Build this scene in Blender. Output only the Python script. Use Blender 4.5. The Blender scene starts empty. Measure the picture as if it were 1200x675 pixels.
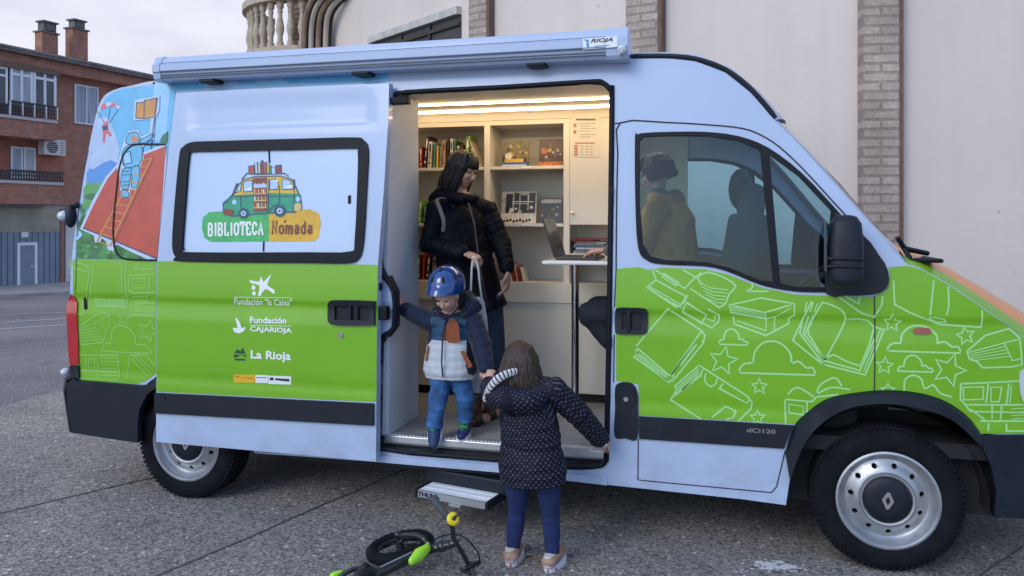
import bpy, bmesh, math, random
from math import sin, cos, pi, radians, sqrt, atan2
from mathutils import Vector, Matrix, noise
from mathutils.geometry import delaunay_2d_cdt
random.seed(7)
SC = bpy.context.scene
COL = SC.collection

# ------------------------------------------------------------------ camera frame
FPX, CXP, HOR = 930.0, 600.0, 257.0
TH = radians(14.8)
FW = Vector((-sin(TH), cos(TH), 0)); RT = Vector((cos(TH), sin(TH), 0)); UP = Vector((0, 0, 1))
CAMH = 1.673
CAM = Vector((0, .03, 0)) - 3.75*FW - 1.778*RT + Vector((0, 0, CAMH))

def ray(px, py):
    return FW + RT*((px-CXP)/FPX) + UP*((HOR-py)/FPX)
def sstep(t):
    t = max(0.0, min(1.0, t)); return t*t*(3-2*t)
# side surface of the van: distance in from the near plane y = 0
def S(X, Z):
    y = 0.0
    t = max(0.0, Z-1.15); y += 0.085*t**1.5
    u = max(0.0, X-0.05); y += .24*u*u
    if 1.07 < Z < 1.225:
        if Z > 1.185: y += .010*sstep((1.225-Z)/.04)
        else: y += .010*sstep((Z-1.07)/.115)
    if .70 < Z < .80:
        y += .005*sin(pi*(Z-.70)/.10)**2
    return y
def P(px, py, off=0.0):
    d = ray(px, py); t = (-off-CAM.y)/d.y
    for _ in range(14):
        q = CAM+d*t
        t = (S(q.x, q.z)-off-CAM.y)/d.y
    return CAM+d*t
def at(px, py, Y):
    d = ray(px, py); return CAM+d*((Y-CAM.y)/d.y)
def atd(px, py, D):                     # at a distance D along the view axis
    return CAM+ray(px, py)*D
def terrain(x, y):
    D = (Vector((x, y, 0))-CAM).dot(FW)
    L = (Vector((x, y, 0))-CAM).dot(RT)
    return -.03 - .95*sstep((D-6.5)/26)*sstep((6-L)/9) if True else 0
def gnd(px, py, slab=True):
    d = ray(px, py)
    t = CAMH/(-d.z)
    if slab: return CAM+d*t
    for _ in range(20):
        q = CAM+d*t
        t = (CAM.z-terrain(q.x, q.y))/(-d.z)
    return CAM+d*t
def T(x0, y0, s, pts):                  # coordinates measured in an enlarged crop
    return [(x0+a/s, y0+b/s) for a, b in pts]

# ------------------------------------------------------------------ materials
MATS = {}
def mat(name, col, rough=.5, metal=0.0, bump=0.0, bscale=60, var=0.0, vscale=3, spec=.5, coat=0.0, emis=None, estr=0, sheen=0, dirt=None, stretch=None):
    if name in MATS: return MATS[name]
    m = bpy.data.materials.new(name); m.use_nodes = True; MATS[name] = m
    nt = m.node_tree; N = nt.nodes; L = nt.links; b = N['Principled BSDF']
    c = tuple(col)+(1,)
    b.inputs['Base Color'].default_value = c
    b.inputs['Roughness'].default_value = rough
    b.inputs['Metallic'].default_value = metal
    b.inputs['Specular IOR Level'].default_value = spec
    b.inputs['Coat Weight'].default_value = coat
    b.inputs['Coat Roughness'].default_value = .06
    b.inputs['Sheen Weight'].default_value = sheen
    if emis:
        b.inputs['Emission Color'].default_value = tuple(emis)+(1,)
        b.inputs['Emission Strength'].default_value = estr
    tc = N.new('ShaderNodeTexCoord'); src = tc.outputs['Object']
    if stretch:
        mp = N.new('ShaderNodeMapping'); mp.inputs['Scale'].default_value = stretch
        L.new(src, mp.inputs['Vector']); src = mp.outputs['Vector']
    if var:
        n = N.new('ShaderNodeTexNoise'); n.inputs['Scale'].default_value = vscale; n.inputs['Detail'].default_value = 6
        L.new(src, n.inputs['Vector'])
        mr = N.new('ShaderNodeMapRange'); mr.inputs['To Min'].default_value = 1-var; mr.inputs['To Max'].default_value = 1+var
        mr.inputs['From Min'].default_value = .3; mr.inputs['From Max'].default_value = .7
        L.new(n.outputs['Fac'], mr.inputs['Value'])
        mx = N.new('ShaderNodeVectorMath'); mx.operation = 'SCALE'; mx.inputs[0].default_value = c[:3]
        L.new(mr.outputs['Result'], mx.inputs['Scale']); L.new(mx.outputs['Vector'], b.inputs['Base Color'])
    if bump:
        n2 = N.new('ShaderNodeTexNoise'); n2.inputs['Scale'].default_value = bscale; n2.inputs['Detail'].default_value = 4
        L.new(src, n2.inputs['Vector'])
        bp = N.new('ShaderNodeBump'); bp.inputs['Strength'].default_value = bump; bp.inputs['Distance'].default_value = .01
        L.new(n2.outputs['Fac'], bp.inputs['Height']); L.new(bp.outputs['Normal'], b.inputs['Normal'])
    return m
def glass(name, tint, gloss=.9):
    m = bpy.data.materials.new(name); m.use_nodes = True; MATS[name] = m
    nt = m.node_tree; N = nt.nodes; L = nt.links; N.remove(N['Principled BSDF'])
    o = N['Material Output']
    tr = N.new('ShaderNodeBsdfTransparent'); tr.inputs['Color'].default_value = tuple(tint)+(1,)
    gl = N.new('ShaderNodeBsdfGlossy'); gl.inputs['Roughness'].default_value = .02; gl.inputs['Color'].default_value = (gloss,)*3+(1,)
    fr = N.new('ShaderNodeFresnel'); fr.inputs['IOR'].default_value = 1.52
    mx = N.new('ShaderNodeMixShader')
    L.new(fr.outputs[0], mx.inputs[0]); L.new(tr.outputs[0], mx.inputs[1]); L.new(gl.outputs[0], mx.inputs[2]); L.new(mx.outputs[0], o.inputs['Surface'])
    return m

# ------------------------------------------------------------------ objects
ORG = {}
def tag(o, label=None, cat=None, group=None, kind=None):
    if label: o['label'] = label
    if cat: o['category'] = cat
    if group: o['group'] = group
    if kind: o['kind'] = kind
    return o
def thing(name, loc, label, cat, group=None):
    o = bpy.data.objects.new(name, None); COL.objects.link(o); o.location = Vector(loc); o.empty_display_size = .1
    ORG[o.name] = Vector(loc); return tag(o, label, cat, group)
def org(o): return ORG[o.name] if o else Vector((0, 0, 0))
def link(name, me, parent=None, origin=None):
    """me has world coordinates; origin = where the object's origin goes"""
    o = bpy.data.objects.new(name, me); COL.objects.link(o)
    g = Vector(origin) if origin is not None else org(parent)
    if g.length: me.transform(Matrix.Translation(-g))
    ORG[o.name] = g
    if parent: o.parent = parent; o.location = g-org(parent)
    else: o.location = g
    return o
def mesh_obj(name, bm, mats, parent=None, smooth=False, origin=None):
    me = bpy.data.meshes.new(name)
    bm.normal_update(); bm.to_mesh(me); bm.free()
    for m in (mats if isinstance(mats, (list, tuple)) else [mats]): me.materials.append(m)
    if smooth:
        me.polygons.foreach_set('use_smooth', [True]*len(me.polygons))
        if smooth != 'all': 
            me.set_sharp_from_angle(angle=radians(38))
    return link(name, me, parent, origin)

def box(bm, a, b, mi=0, bev=0.0, seg=2):
    a, b = Vector(a), Vector(b)
    c = (a+b)/2; s = Vector((abs(b.x-a.x), abs(b.y-a.y), abs(b.z-a.z)))
    r = bmesh.ops.create_cube(bm, size=1, matrix=Matrix.Translation(c) @ Matrix.Diagonal((s.x, s.y, s.z, 1)))
    fs = set(f for v in r['verts'] for f in v.link_faces)
    for f in fs: f.material_index = mi
    if bev:
        es = list({e for v in r['verts'] for e in v.link_edges})
        q = bmesh.ops.bevel(bm, geom=es, offset=min(bev, min(s)*.45), segments=seg, profile=.5, affect='EDGES')
        for f in q['faces']: f.material_index = mi
    return r
def obox(bm, c, ax, s, mi=0, bev=0.0):
    """oriented box: centre, 3x3 axes as columns list, sizes"""
    M = Matrix((ax[0], ax[1], ax[2])).transposed().to_4x4(); M.translation = Vector(c)
    r = bmesh.ops.create_cube(bm, size=1, matrix=M @ Matrix.Diagonal((s[0], s[1], s[2], 1)))
    for f in set(f for v in r['verts'] for f in v.link_faces): f.material_index = mi
    if bev:
        es = list({e for v in r['verts'] for e in v.link_edges})
        q = bmesh.ops.bevel(bm, geom=es, offset=bev, segments=2, profile=.5, affect='EDGES')
        for f in q['faces']: f.material_index = mi
def frames(pts, ref=None):
    n = len(pts); out = []; prev = None
    for i in range(n):
        t = (pts[min(i+1, n-1)]-pts[max(i-1, 0)])
        t = t.normalized() if t.length > 1e-9 else Vector((0, 0, 1))
        if prev is None:
            a = Vector(ref) if ref is not None else (Vector((0, 0, 1)) if abs(t.z) < .9 else Vector((1, 0, 0)))
            x = (a-t*a.dot(t)).normalized()
        else:
            x = (prev-t*prev.dot(t)).normalized()
        prev = x; out.append((x, t.cross(x).normalized(), t))
    return out
def tube(bm, pts, rad, seg=12, flat=1.0, ref=None, mi=0, caps=True, rcap=False):
    """closed tapered tube; rad = number or list; flat = ratio of second axis; rcap adds round ends"""
    pts = [Vector(p) for p in pts]
    rad = [rad]*len(pts) if isinstance(rad, (int, float)) else list(rad)
    fl = [flat]*len(pts) if isinstance(flat, (int, float)) else list(flat)
    if rcap:
        a, b = pts[0], pts[-1]; ta = (pts[0]-pts[1]).normalized(); tb = (pts[-1]-pts[-2]).normalized()
        pre, pr, post, po = [], [], [], []
        for k in (.25, .6, .87):
            h = sqrt(1-k*k)
            post.append(b+tb*rad[-1]*k); po.append(rad[-1]*h)
            pre.insert(0, a+ta*rad[0]*k); pr.insert(0, rad[0]*h)
        pts = pre+pts+post; fl = [fl[0]]*3+fl+[fl[-1]]*3; rad = pr+rad+po
    fr = frames(pts, ref); rings = []
    for p, r, f, (x, y, t) in zip(pts, rad, fl, fr):
        rings.append([bm.verts.new(p+x*(r*cos(2*pi*k/seg))+y*(r*f*sin(2*pi*k/seg))) for k in range(seg)])
    for a, b in zip(rings, rings[1:]):
        for k in range(seg):
            fc = bm.faces.new((a[k], a[(k+1) % seg], b[(k+1) % seg], b[k])); fc.material_index = mi
    if caps:
        bm.faces.new(rings[0][::-1]).material_index = mi; bm.faces.new(rings[-1]).material_index = mi
def ell(bm, c, r, rot=None, sub=3, mi=0):
    M = Matrix.Translation(Vector(c))
    if rot is not None: M = M @ rot.to_4x4()
    r = (r,)*3 if isinstance(r, (int, float)) else r
    q = bmesh.ops.create_icosphere(bm, subdivisions=sub, radius=1, matrix=M @ Matrix.Diagonal((r[0], r[1], r[2], 1)))
    for f in set(f for v in q['verts'] for f in v.link_faces): f.material_index = mi
def lathe(bm, prof, c, axis='Y', seg=48, mi=0, closed=False):
    """prof: (radius, along). axis Y: along +Y"""
    c = Vector(c); rings = []
    for r, a in prof:
        ring = []
        for k in range(seg):
            w = 2*pi*k/seg
            if axis == 'Y': v = Vector((r*cos(w), a, r*sin(w)))
            elif axis == 'Z': v = Vector((r*cos(w), r*sin(w), a))
            else: v = Vector((a, r*cos(w), r*sin(w)))
            ring.append(bm.verts.new(c+v))
        rings.append(ring)
    pr = list(zip(rings, rings[1:]))
    if closed: pr.append((rings[-1], rings[0]))
    for a, b in pr:
        for k in range(seg):
            bm.faces.new((a[k], a[(k+1) % seg], b[(k+1) % seg], b[k])).material_index = mi
    if not closed:
        for rg in (rings[0], rings[-1]):
            try: bm.faces.new(rg).material_index = mi
            except ValueError: pass
def smoothpts(pts, n=4, closed=False):
    """Catmull-Rom"""
    pts = [Vector(p) for p in pts]; out = []; N = len(pts)
    rng = range(N if closed else N-1)
    for i in rng:
        if closed: p0, p1, p2, p3 = pts[i-1], pts[i], pts[(i+1) % N], pts[(i+2) % N]
        else: p0, p1, p2, p3 = pts[max(i-1, 0)], pts[i], pts[i+1], pts[min(i+2, N-1)]
        for k in range(n):
            t = k/n
            out.append(.5*((2*p1)+(p2-p0)*t+(2*p0-5*p1+4*p2-p3)*t*t+(3*p1-p0-3*p2+p3)*t**3))
    if not closed: out.append(pts[-1])
    return out
def sm(pts, n=4, closed=True): return [(p.x, p.y) for p in smoothpts([Vector((a, b, 0)) for a, b in pts], n, closed)]

def pip(x, y, poly):
    r = False; j = len(poly)-1
    for i in range(len(poly)):
        xi, yi = poly[i][:2]; xj, yj = poly[j][:2]
        if (yi > y) != (yj > y) and x < (xj-xi)*(y-yi)/(yj-yi+1e-12)+xi: r = not r
        j = i
    return r
def densify(poly, d, closed=True):
    out = []; n = len(poly)
    for i in range(n if closed else n-1):
        a, b = poly[i], poly[(i+1) % n]
        L = math.hypot(b[0]-a[0], b[1]-a[1]); k = max(1, int(math.ceil(L/d)))
        for q in range(k): out.append((a[0]+(b[0]-a[0])*q/k, a[1]+(b[1]-a[1])*q/k))
    if not closed: out.append(tuple(poly[-1][:2]))
    return out
def area(poly): return sum(poly[i-1][0]*poly[i][1]-poly[i][0]*poly[i-1][1] for i in range(len(poly)))/2
def tri2d(outer, holes, grid=None, dx=.05, zs=None):
    """2D triangulation with holes and inner grid points"""
    loops = [outer]+list(holes); vs = []; es = []; fcs = []
    for lp in loops:
        b = len(vs); vs += [Vector(p[:2]) for p in lp]; n = len(lp)
        es += [(b+i, b+(i+1) % n) for i in range(n)]
    if grid:
        xs = [p[0] for p in outer]; ys = [p[1] for p in outer]
        x0, x1, y0, y1 = min(xs), max(xs), min(ys), max(ys)
        yy = []
        y = math.floor(y0/grid)*grid
        while y < y1: yy.append(y); y += grid
        if zs: yy += [z for z in zs if y0 < z < y1]
        k = 0
        for y in sorted(set(round(v, 5) for v in yy)):
            x = math.floor(x0/dx)*dx
            while x < x1:
                if pip(x, y, outer) and not any(pip(x, y, h) for h in holes): vs.append(Vector((x, y)))
                x += dx
    V, E, F_, *_ = delaunay_2d_cdt(vs, es, [], 1, 1e-6)
    out = []
    for f in F_:
        c = sum((V[i] for i in f), Vector((0, 0)))/len(f)
        if pip(c.x, c.y, outer) and not any(pip(c.x, c.y, h) for h in holes):
            out.append(tuple(f))
    return V, out
ZS = [1.07, 1.085, 1.1, 1.12, 1.14, 1.16, 1.175, 1.185, 1.19, 1.2, 1.205, 1.21, 1.22, 1.225, .70, .715, .73, .75, .77, .785, .80]
def sheet(bm, outer, holes=(), f3=None, off=0.0, thick=0.0, grid=None, dx=.06, zs=None, mi=0, fine=.03, mirror=False, rim_mi=None, back=True):
    """outer/holes in surface coordinates (u, v); f3(u, v, off) -> Vector"""
    outer = densify(outer, fine); holes = [densify(h, fine) for h in holes]
    V, Fs = tri2d(outer, holes, grid, dx, zs)
    top = [bm.verts.new(f3(v.x, v.y, off)) for v in V]
    for f in Fs:
        try:
            q = bm.faces.new([top[i] for i in f]); q.material_index = mi; q.smooth = True
        except ValueError: pass
    if thick:
        if back:
            bot = [bm.verts.new(f3(v.x, v.y, off-thick)) for v in V]
            for f in Fs:
                try:
                    q = bm.faces.new([bot[i] for i in reversed(f)]); q.material_index = mi; q.smooth = True
                except ValueError: pass
        for lp in [outer]+holes:
            a = [bm.verts.new(f3(p[0], p[1], off)) for p in lp]; b = [bm.verts.new(f3(p[0], p[1], off-thick)) for p in lp]
            n = len(lp)
            for i in range(n):
                q = bm.faces.new((a[i], a[(i+1) % n], b[(i+1) % n], b[i])); q.material_index = mi if rim_mi is None else rim_mi
def side3(x, z, off): return Vector((x, S(x, z)-off, z))
def far3(x, z, off): return Vector((x, 2.0-S(x, z)+off, z))
def XZ(pts, off=0.0):
    o = []
    for p in pts:
        q = P(p[0], p[1], off); o.append((q.x, q.z))
    return o
def ribbon(bm, pts, w, f3, off, mi=0, closed=False, maxseg=None):
    """flat line of width w along pts (u, v) on surface f3"""
    pts = [tuple(p[:2]) for p in pts]
    if maxseg: pts = densify(pts, maxseg, closed)
    n = len(pts)
    if n < 2: return
    L, R = [], []
    for i in range(n):
        a = pts[i-1] if (i > 0 or closed) else pts[i]; b = pts[(i+1) % n] if (i < n-1 or closed) else pts[i]
        dx, dy = b[0]-a[0], b[1]-a[1]; l = math.hypot(dx, dy) or 1e-9
        nx, ny = -dy/l, dx/l
        # miter
        p, c, q = a, pts[i], b
        if p != c and c != q:
            d1 = (c[0]-p[0], c[1]-p[1]); l1 = math.hypot(*d1) or 1e-9
            m = abs(nx*(-d1[1]/l1)+ny*(d1[0]/l1)); k = min(1.6, 1/max(m, .3))
        else: k = 1
        L.append(bm.verts.new(f3(c[0]+nx*w/2*k, c[1]+ny*w/2*k, off))); R.append(bm.verts.new(f3(c[0]-nx*w/2*k, c[1]-ny*w/2*k, off)))
    for i in range(n if closed else n-1):
        j = (i+1) % n
        try: bm.faces.new((L[i], R[i], R[j], L[j])).material_index = mi
        except ValueError: pass
_TC = {}
def textpolys(s, bold=0.0, shear=0.0):
    k = (s, bold, shear)
    if k in _TC: return _TC[k]
    cu = bpy.data.curves.new('t', 'FONT'); cu.body = s; cu.size = 1; cu.offset = bold; cu.shear = shear; cu.resolution_u = 3
    ob = bpy.data.objects.new('t', cu); COL.objects.link(ob)
    dg = bpy.context.evaluated_depsgraph_get(); me = bpy.data.meshes.new_from_object(ob.evaluated_get(dg))
    vs = [tuple(v.co[:2]) for v in me.vertices]; fs = [tuple(p.vertices) for p in me.polygons]
    bpy.data.objects.remove(ob); bpy.data.curves.remove(cu); bpy.data.meshes.remove(me)
    xs = [v[0] for v in vs]; ys = [v[1] for v in vs]
    _TC[k] = (vs, fs, min(xs), max(xs), min(ys), max(ys)); return _TC[k]
def text_to(bm, s, mp, mi=0, bold=0.0, shear=0.0):
    """mp(u, v) with u, v in 0..1 of the text's box -> 3D point"""
    vs, fs, x0, x1, y0, y1 = textpolys(s, bold, shear)
    V = [bm.verts.new(mp((x-x0)/(x1-x0), (y-y0)/(y1-y0))) for x, y in vs]
    for f in fs:
        try: bm.faces.new([V[i] for i in f]).material_index = mi
        except ValueError: pass
def px_text(bm, s, bl, br, h, off, mi=0, bold=0.0, shear=0.0, f=P):
    """bl, br = pixel ends of the base line; h = height in pixels"""
    def mp(u, v): return f(bl[0]+(br[0]-bl[0])*u, bl[1]+(br[1]-bl[1])*u-h*v, off)
    text_to(bm, s, mp, mi, bold, shear)

def remeshed(bm, voxel, smooth=4, fac=.5):
    me = bpy.data.meshes.new('r'); bmesh.ops.recalc_face_normals(bm, faces=bm.faces); bm.to_mesh(me); bm.free()
    ob = bpy.data.objects.new('r', me); COL.objects.link(ob)
    md = ob.modifiers.new('r', 'REMESH'); md.mode = 'VOXEL'; md.voxel_size = voxel; md.use_smooth_shade = True
    if smooth:
        s = ob.modifiers.new('s', 'SMOOTH'); s.iterations = smooth; s.factor = fac
    dg = bpy.context.evaluated_depsgraph_get(); out = bpy.data.meshes.new_from_object(ob.evaluated_get(dg))
    bpy.data.objects.remove(ob); bpy.data.meshes.remove(me)
    out.polygons.foreach_set('use_smooth', [True]*len(out.polygons))
    return out
def blob(name, bm, voxel, mats, parent=None, smooth=4, origin=None, pick=None, disp=None):
    me = remeshed(bm, voxel, smooth)
    if disp:
        me.update()
        nv = [(v.co.copy(), v.normal.copy()) for v in me.vertices]
        for v, (c, n) in zip(me.vertices, nv): v.co = c+n*disp(c, n)
    me.materials.clear()
    for m in (mats if isinstance(mats, (list, tuple)) else [mats]): me.materials.append(m)
    if pick:
        for p in me.polygons: p.material_index = pick(p.center, p.normal)
    me.name = name
    return link(name, me, parent, origin)
# ------------------------------------------------------------------ palette
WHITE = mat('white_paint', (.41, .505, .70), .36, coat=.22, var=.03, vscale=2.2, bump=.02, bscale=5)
def road_film(m, col):
    # thin road dirt thrown up by the wheels on the lowest panels
    nt = m.node_tree; N = nt.nodes; L = nt.links; b = N['Principled BSDF']
    src = b.inputs['Base Color'].links[0].from_socket
    g = N.new('ShaderNodeNewGeometry'); sp = N.new('ShaderNodeSeparateXYZ'); L.new(g.outputs['Position'], sp.inputs[0])
    mr = N.new('ShaderNodeMapRange'); mr.inputs['From Min'].default_value = .62; mr.inputs['From Max'].default_value = .25; L.new(sp.outputs[2], mr.inputs['Value'])
    mp = N.new('ShaderNodeMapping'); mp.inputs['Scale'].default_value = (2.5, 2.5, 3); L.new(g.outputs['Position'], mp.inputs['Vector'])
    n = N.new('ShaderNodeTexNoise'); n.inputs['Scale'].default_value = 2.0; n.inputs['Detail'].default_value = 9; n.inputs['Roughness'].default_value = .7; L.new(mp.outputs[0], n.inputs['Vector'])
    r = N.new('ShaderNodeMapRange'); r.inputs['From Min'].default_value = .42; r.inputs['From Max'].default_value = .95; L.new(n.outputs['Fac'], r.inputs['Value'])
    mu = N.new('ShaderNodeMath'); mu.operation = 'MULTIPLY'; L.new(mr.outputs[0], mu.inputs[0]); L.new(r.outputs[0], mu.inputs[1])
    mx = N.new('ShaderNodeMix'); mx.data_type = 'RGBA'; L.new(mu.outputs[0], mx.inputs[0]); L.new(src, mx.inputs['A']); mx.inputs['B'].default_value = col+(1,); L.new(mx.outputs['Result'], b.inputs['Base Color'])
road_film(WHITE, (.20, .19, .18))
GREEN = mat('green_vinyl', (.175, .43, .012), .36, coat=.2, var=.04, vscale=3)
ORANGE = mat('orange_vinyl', (.80, .24, .02), .35, coat=.3, var=.06, vscale=20)
BLACKP = mat('black_plastic', (.007, .011, .020), .5, spec=.35, bump=.12, bscale=400, var=.2, vscale=8)
RUBBER = mat('black_rubber', (.004, .006, .012), .5, spec=.22, bump=.1, bscale=200, var=.25, vscale=14)
TYRE = mat('tyre_rubber', (.009, .010, .013), .85, spec=.12, bump=.3, bscale=120, var=.35, vscale=10)
STEEL = mat('silver_wheel_paint', (.42, .43, .46), .38, .7, var=.15, vscale=14)
ALU = mat('aluminium', (.62, .64, .68), .35, .75, var=.08, vscale=10, bump=.05, bscale=80)
CHROME = mat('chrome', (.8, .8, .82), .12, 1)
DARK = mat('dark_underbody', (.010, .011, .014), .8)
GAP = mat('panel_gap', (.02, .022, .03), .8)
REDL = mat('red_lamp_lens', (.45, .012, .02), .15, coat=1)
LENS = mat('clear_lamp_lens', (.55, .6, .66), .12, coat=1)
LINEG = mat('pale_green_print', (.36, .70, .27), .4)
LINEF = mat('faint_green_print', (.26, .56, .13), .4)
PRINTW = mat('white_print', (.82, .84, .84), .4)
INT = mat('warm_white_laminate', (.70, .66, .58), .42, var=.03, vscale=4)
INTG = mat('grey_lining', (.52, .53, .55), .5, var=.04, vscale=4)
FLOORM = mat('grey_vinyl_floor', (.30, .30, .30), .45, var=.15, vscale=40, bump=.05, bscale=300)
GL = glass('tinted_glass', (.45, .72, .80))
GLW = glass('windscreen_glass', (.78, .93, .92))

# ------------------------------------------------------------------ camera
cd = bpy.data.cameras.new('camera'); co = bpy.data.objects.new('camera', cd); COL.objects.link(co)
cd.sensor_width = 36; cd.lens = FPX/1200*36; cd.shift_y = -(337.5-HOR)/1200
co.location = CAM; co.rotation_euler = (pi/2, 0, TH)
cd.clip_start = .05; cd.clip_end = 3000
SC.camera = co
# ------------------------------------------------------------------ world: overcast evening sky
w = bpy.data.worlds.new('World'); SC.world = w; w.use_nodes = True
nt = w.node_tree; N = nt.nodes; L = nt.links
bg = N['Background']; bg.inputs['Strength'].default_value = .125
sk = N.new('ShaderNodeTexSky'); sk.sky_type = 'NISHITA'; sk.sun_disc = False
SUN_EL, SUN_AZ = radians(32), radians(205)
sk.sun_elevation = SUN_EL; sk.sun_rotation = SUN_AZ; sk.altitude = 300; sk.air_density = 1.2; sk.dust_density = 2
tc = N.new('ShaderNodeTexCoord'); mp = N.new('ShaderNodeMapping'); mp.inputs['Scale'].default_value = (1, 1, 3.2)
L.new(tc.outputs['Generated'], mp.inputs['Vector'])
n1 = N.new('ShaderNodeTexNoise'); n1.inputs['Scale'].default_value = 2.3; n1.inputs['Detail'].default_value = 7; n1.inputs['Roughness'].default_value = .55
L.new(mp.outputs['Vector'], n1.inputs['Vector'])
cr = N.new('ShaderNodeValToRGB'); L.new(n1.outputs['Fac'], cr.inputs['Fac'])
cr.color_ramp.elements[0].position = .32; cr.color_ramp.elements[0].color = (3.5, 3.5, 4.2, 1)
cr.color_ramp.elements[1].position = .66; cr.color_ramp.elements[1].color = (5.9, 5.75, 6.0, 1)
e = cr.color_ramp.elements.new(.5); e.color = (4.9, 4.85, 5.5, 1)
mx = N.new('ShaderNodeMix'); mx.data_type = 'RGBA'
# unseen sky behind the camera: clear blue added to make the light bluer
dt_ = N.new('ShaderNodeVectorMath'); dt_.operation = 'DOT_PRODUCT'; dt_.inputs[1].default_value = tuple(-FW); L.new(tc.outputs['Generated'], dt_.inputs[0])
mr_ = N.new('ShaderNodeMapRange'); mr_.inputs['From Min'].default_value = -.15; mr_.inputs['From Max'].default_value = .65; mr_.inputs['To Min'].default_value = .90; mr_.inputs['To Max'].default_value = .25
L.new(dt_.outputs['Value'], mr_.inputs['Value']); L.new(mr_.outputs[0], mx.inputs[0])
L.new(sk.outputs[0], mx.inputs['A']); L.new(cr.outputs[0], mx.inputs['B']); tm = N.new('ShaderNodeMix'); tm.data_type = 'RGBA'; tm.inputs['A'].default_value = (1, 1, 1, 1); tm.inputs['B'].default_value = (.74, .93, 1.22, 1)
mr2 = N.new('ShaderNodeMapRange'); mr2.inputs['From Min'].default_value = -.6; mr2.inputs['From Max'].default_value = .2; L.new(dt_.outputs['Value'], mr2.inputs['Value']); L.new(mr2.outputs[0], tm.inputs[0])  # blue tint added to the sky outside the view, colours the light
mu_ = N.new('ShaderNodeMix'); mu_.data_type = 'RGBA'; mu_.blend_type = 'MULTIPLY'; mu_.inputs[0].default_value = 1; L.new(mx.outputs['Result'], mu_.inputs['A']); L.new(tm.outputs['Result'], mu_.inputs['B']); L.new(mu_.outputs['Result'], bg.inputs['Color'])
sl = bpy.data.lights.new('sun', 'SUN'); so = bpy.data.objects.new('sun', sl); COL.objects.link(so)
sl.energy = .6; sl.angle = radians(25); sl.color = (1, .96, .92)
dsun = Vector((sin(SUN_AZ)*cos(SUN_EL), cos(SUN_AZ)*cos(SUN_EL), sin(SUN_EL)))
so.rotation_euler = dsun.to_track_quat('Z', 'Y').to_euler(); so.location = (0, 0, 20)
vs = SC.view_settings; vs.view_transform = 'Standard'; vs.look = 'None'; vs.gamma = 1; vs.exposure = .52; vs.use_curve_mapping = False

# ------------------------------------------------------------------ ground
def nodes_of(name):
    m = bpy.data.materials.new(name); m.use_nodes = True; MATS[name] = m
    return m, m.node_tree.nodes, m.node_tree.links, m.node_tree.nodes['Principled BSDF']
def ramp(N, L, src, stops):
    r = N.new('ShaderNodeValToRGB'); L.new(src, r.inputs['Fac']); els = r.color_ramp.elements
    while len(els) < len(stops): els.new(.5)
    for e, (p, c) in zip(els, stops): e.position = p; e.color = tuple(c)+(1,)
    return r.outputs['Color']
def mixc(N, L, a, b, fac, mode='MIX'):
    m = N.new('ShaderNodeMix'); m.data_type = 'RGBA'; m.blend_type = mode
    for s, v in ((m.inputs[0], fac), (m.inputs['A'], a), (m.inputs['B'], b)):
        if isinstance(v, (int, float)): s.default_value = v
        elif isinstance(v, tuple): s.default_value = v+(1,)
        else: L.new(v, s)
    return m.outputs['Result']
def tex(N, L, kind, scale, src, **k):
    t = N.new('ShaderNodeTex'+kind); t.inputs['Scale'].default_value = scale
    for a, b in k.items():
        if a in t.inputs: t.inputs[a].default_value = b
        else: setattr(t, a, b)
    L.new(src, t.inputs['Vector']); return t
def ground_mat(name, base, agg, light, scale, patch):
    m, N, L, b = nodes_of(name)
    tc = N.new('ShaderNodeTexCoord').outputs['Object']
    v = tex(N, L, 'Voronoi', scale, tc, feature='F1')
    sp = N.new('ShaderNodeSeparateColor'); L.new(v.outputs['Color'], sp.inputs[0])
    stones = ramp(N, L, sp.outputs[0], [(0, tuple(c*.45 for c in base)), (.35, base), (.7, agg), (.93, agg), (1, light)])
    edge = ramp(N, L, v.outputs['Distance'], [(0, (1, 1, 1)), (.55, (.62, .62, .62)), (1, (.35, .35, .35))])
    c = mixc(N, L, stones, edge, 1.0, 'MULTIPLY')
    v2 = tex(N, L, 'Voronoi', scale*.42, tc, feature='F1')
    s2 = N.new('ShaderNodeSeparateColor'); L.new(v2.outputs['Color'], s2.inputs[0])
    big = ramp(N, L, s2.outputs[1], [(0, (0, 0, 0)), (.93, (0, 0, 0)), (.94, (1, 1, 1))])
    rr = ramp(N, L, v2.outputs['Distance'], [(0, (1, 1, 1)), (.22, (1, 1, 1)), (.34, (0, 0, 0))])
    bigf = mixc(N, L, big, rr, 1.0, 'MULTIPLY')
    c = mixc(N, L, c, light, bigf)
    n = tex(N, L, 'Noise', patch, tc, Detail=7.0, Roughness=.62)
    c = mixc(N, L, c, ramp(N, L, n.outputs['Fac'], [(.3, (.66, .66, .70)), (.5, (1, 1, 1)), (.72, (1.25, 1.22, 1.18))]), 1.0, 'MULTIPLY')
    pt = tex(N, L, 'Noise', patch*.35, tc, Detail=3.0, Roughness=.5)
    c = mixc(N, L, c, ramp(N, L, pt.outputs['Fac'], [(.36, (.74, .74, .77)), (.52, (1, 1, 1)), (.66, (1.16, 1.13, 1.08))]), 1.0, 'MULTIPLY')
    st = tex(N, L, 'Noise', patch*3.1, tc, Detail=9.0, Roughness=.7)
    c = mixc(N, L, c, ramp(N, L, st.outputs['Fac'], [(.30, (.62, .60, .60)), (.42, (1, 1, 1)), (1, (1.03, 1.03, 1.03))]), 1.0, 'MULTIPLY')
    L.new(c, b.inputs['Base Color']); b.inputs['Roughness'].default_value = .85
    bp = N.new('ShaderNodeBump'); bp.inputs['Strength'].default_value = .6; bp.inputs['Distance'].default_value = .004
    L.new(v.outputs['Distance'], bp.inputs['Height']); L.new(bp.outputs['Normal'], b.inputs['Normal'])
    return m
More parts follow.
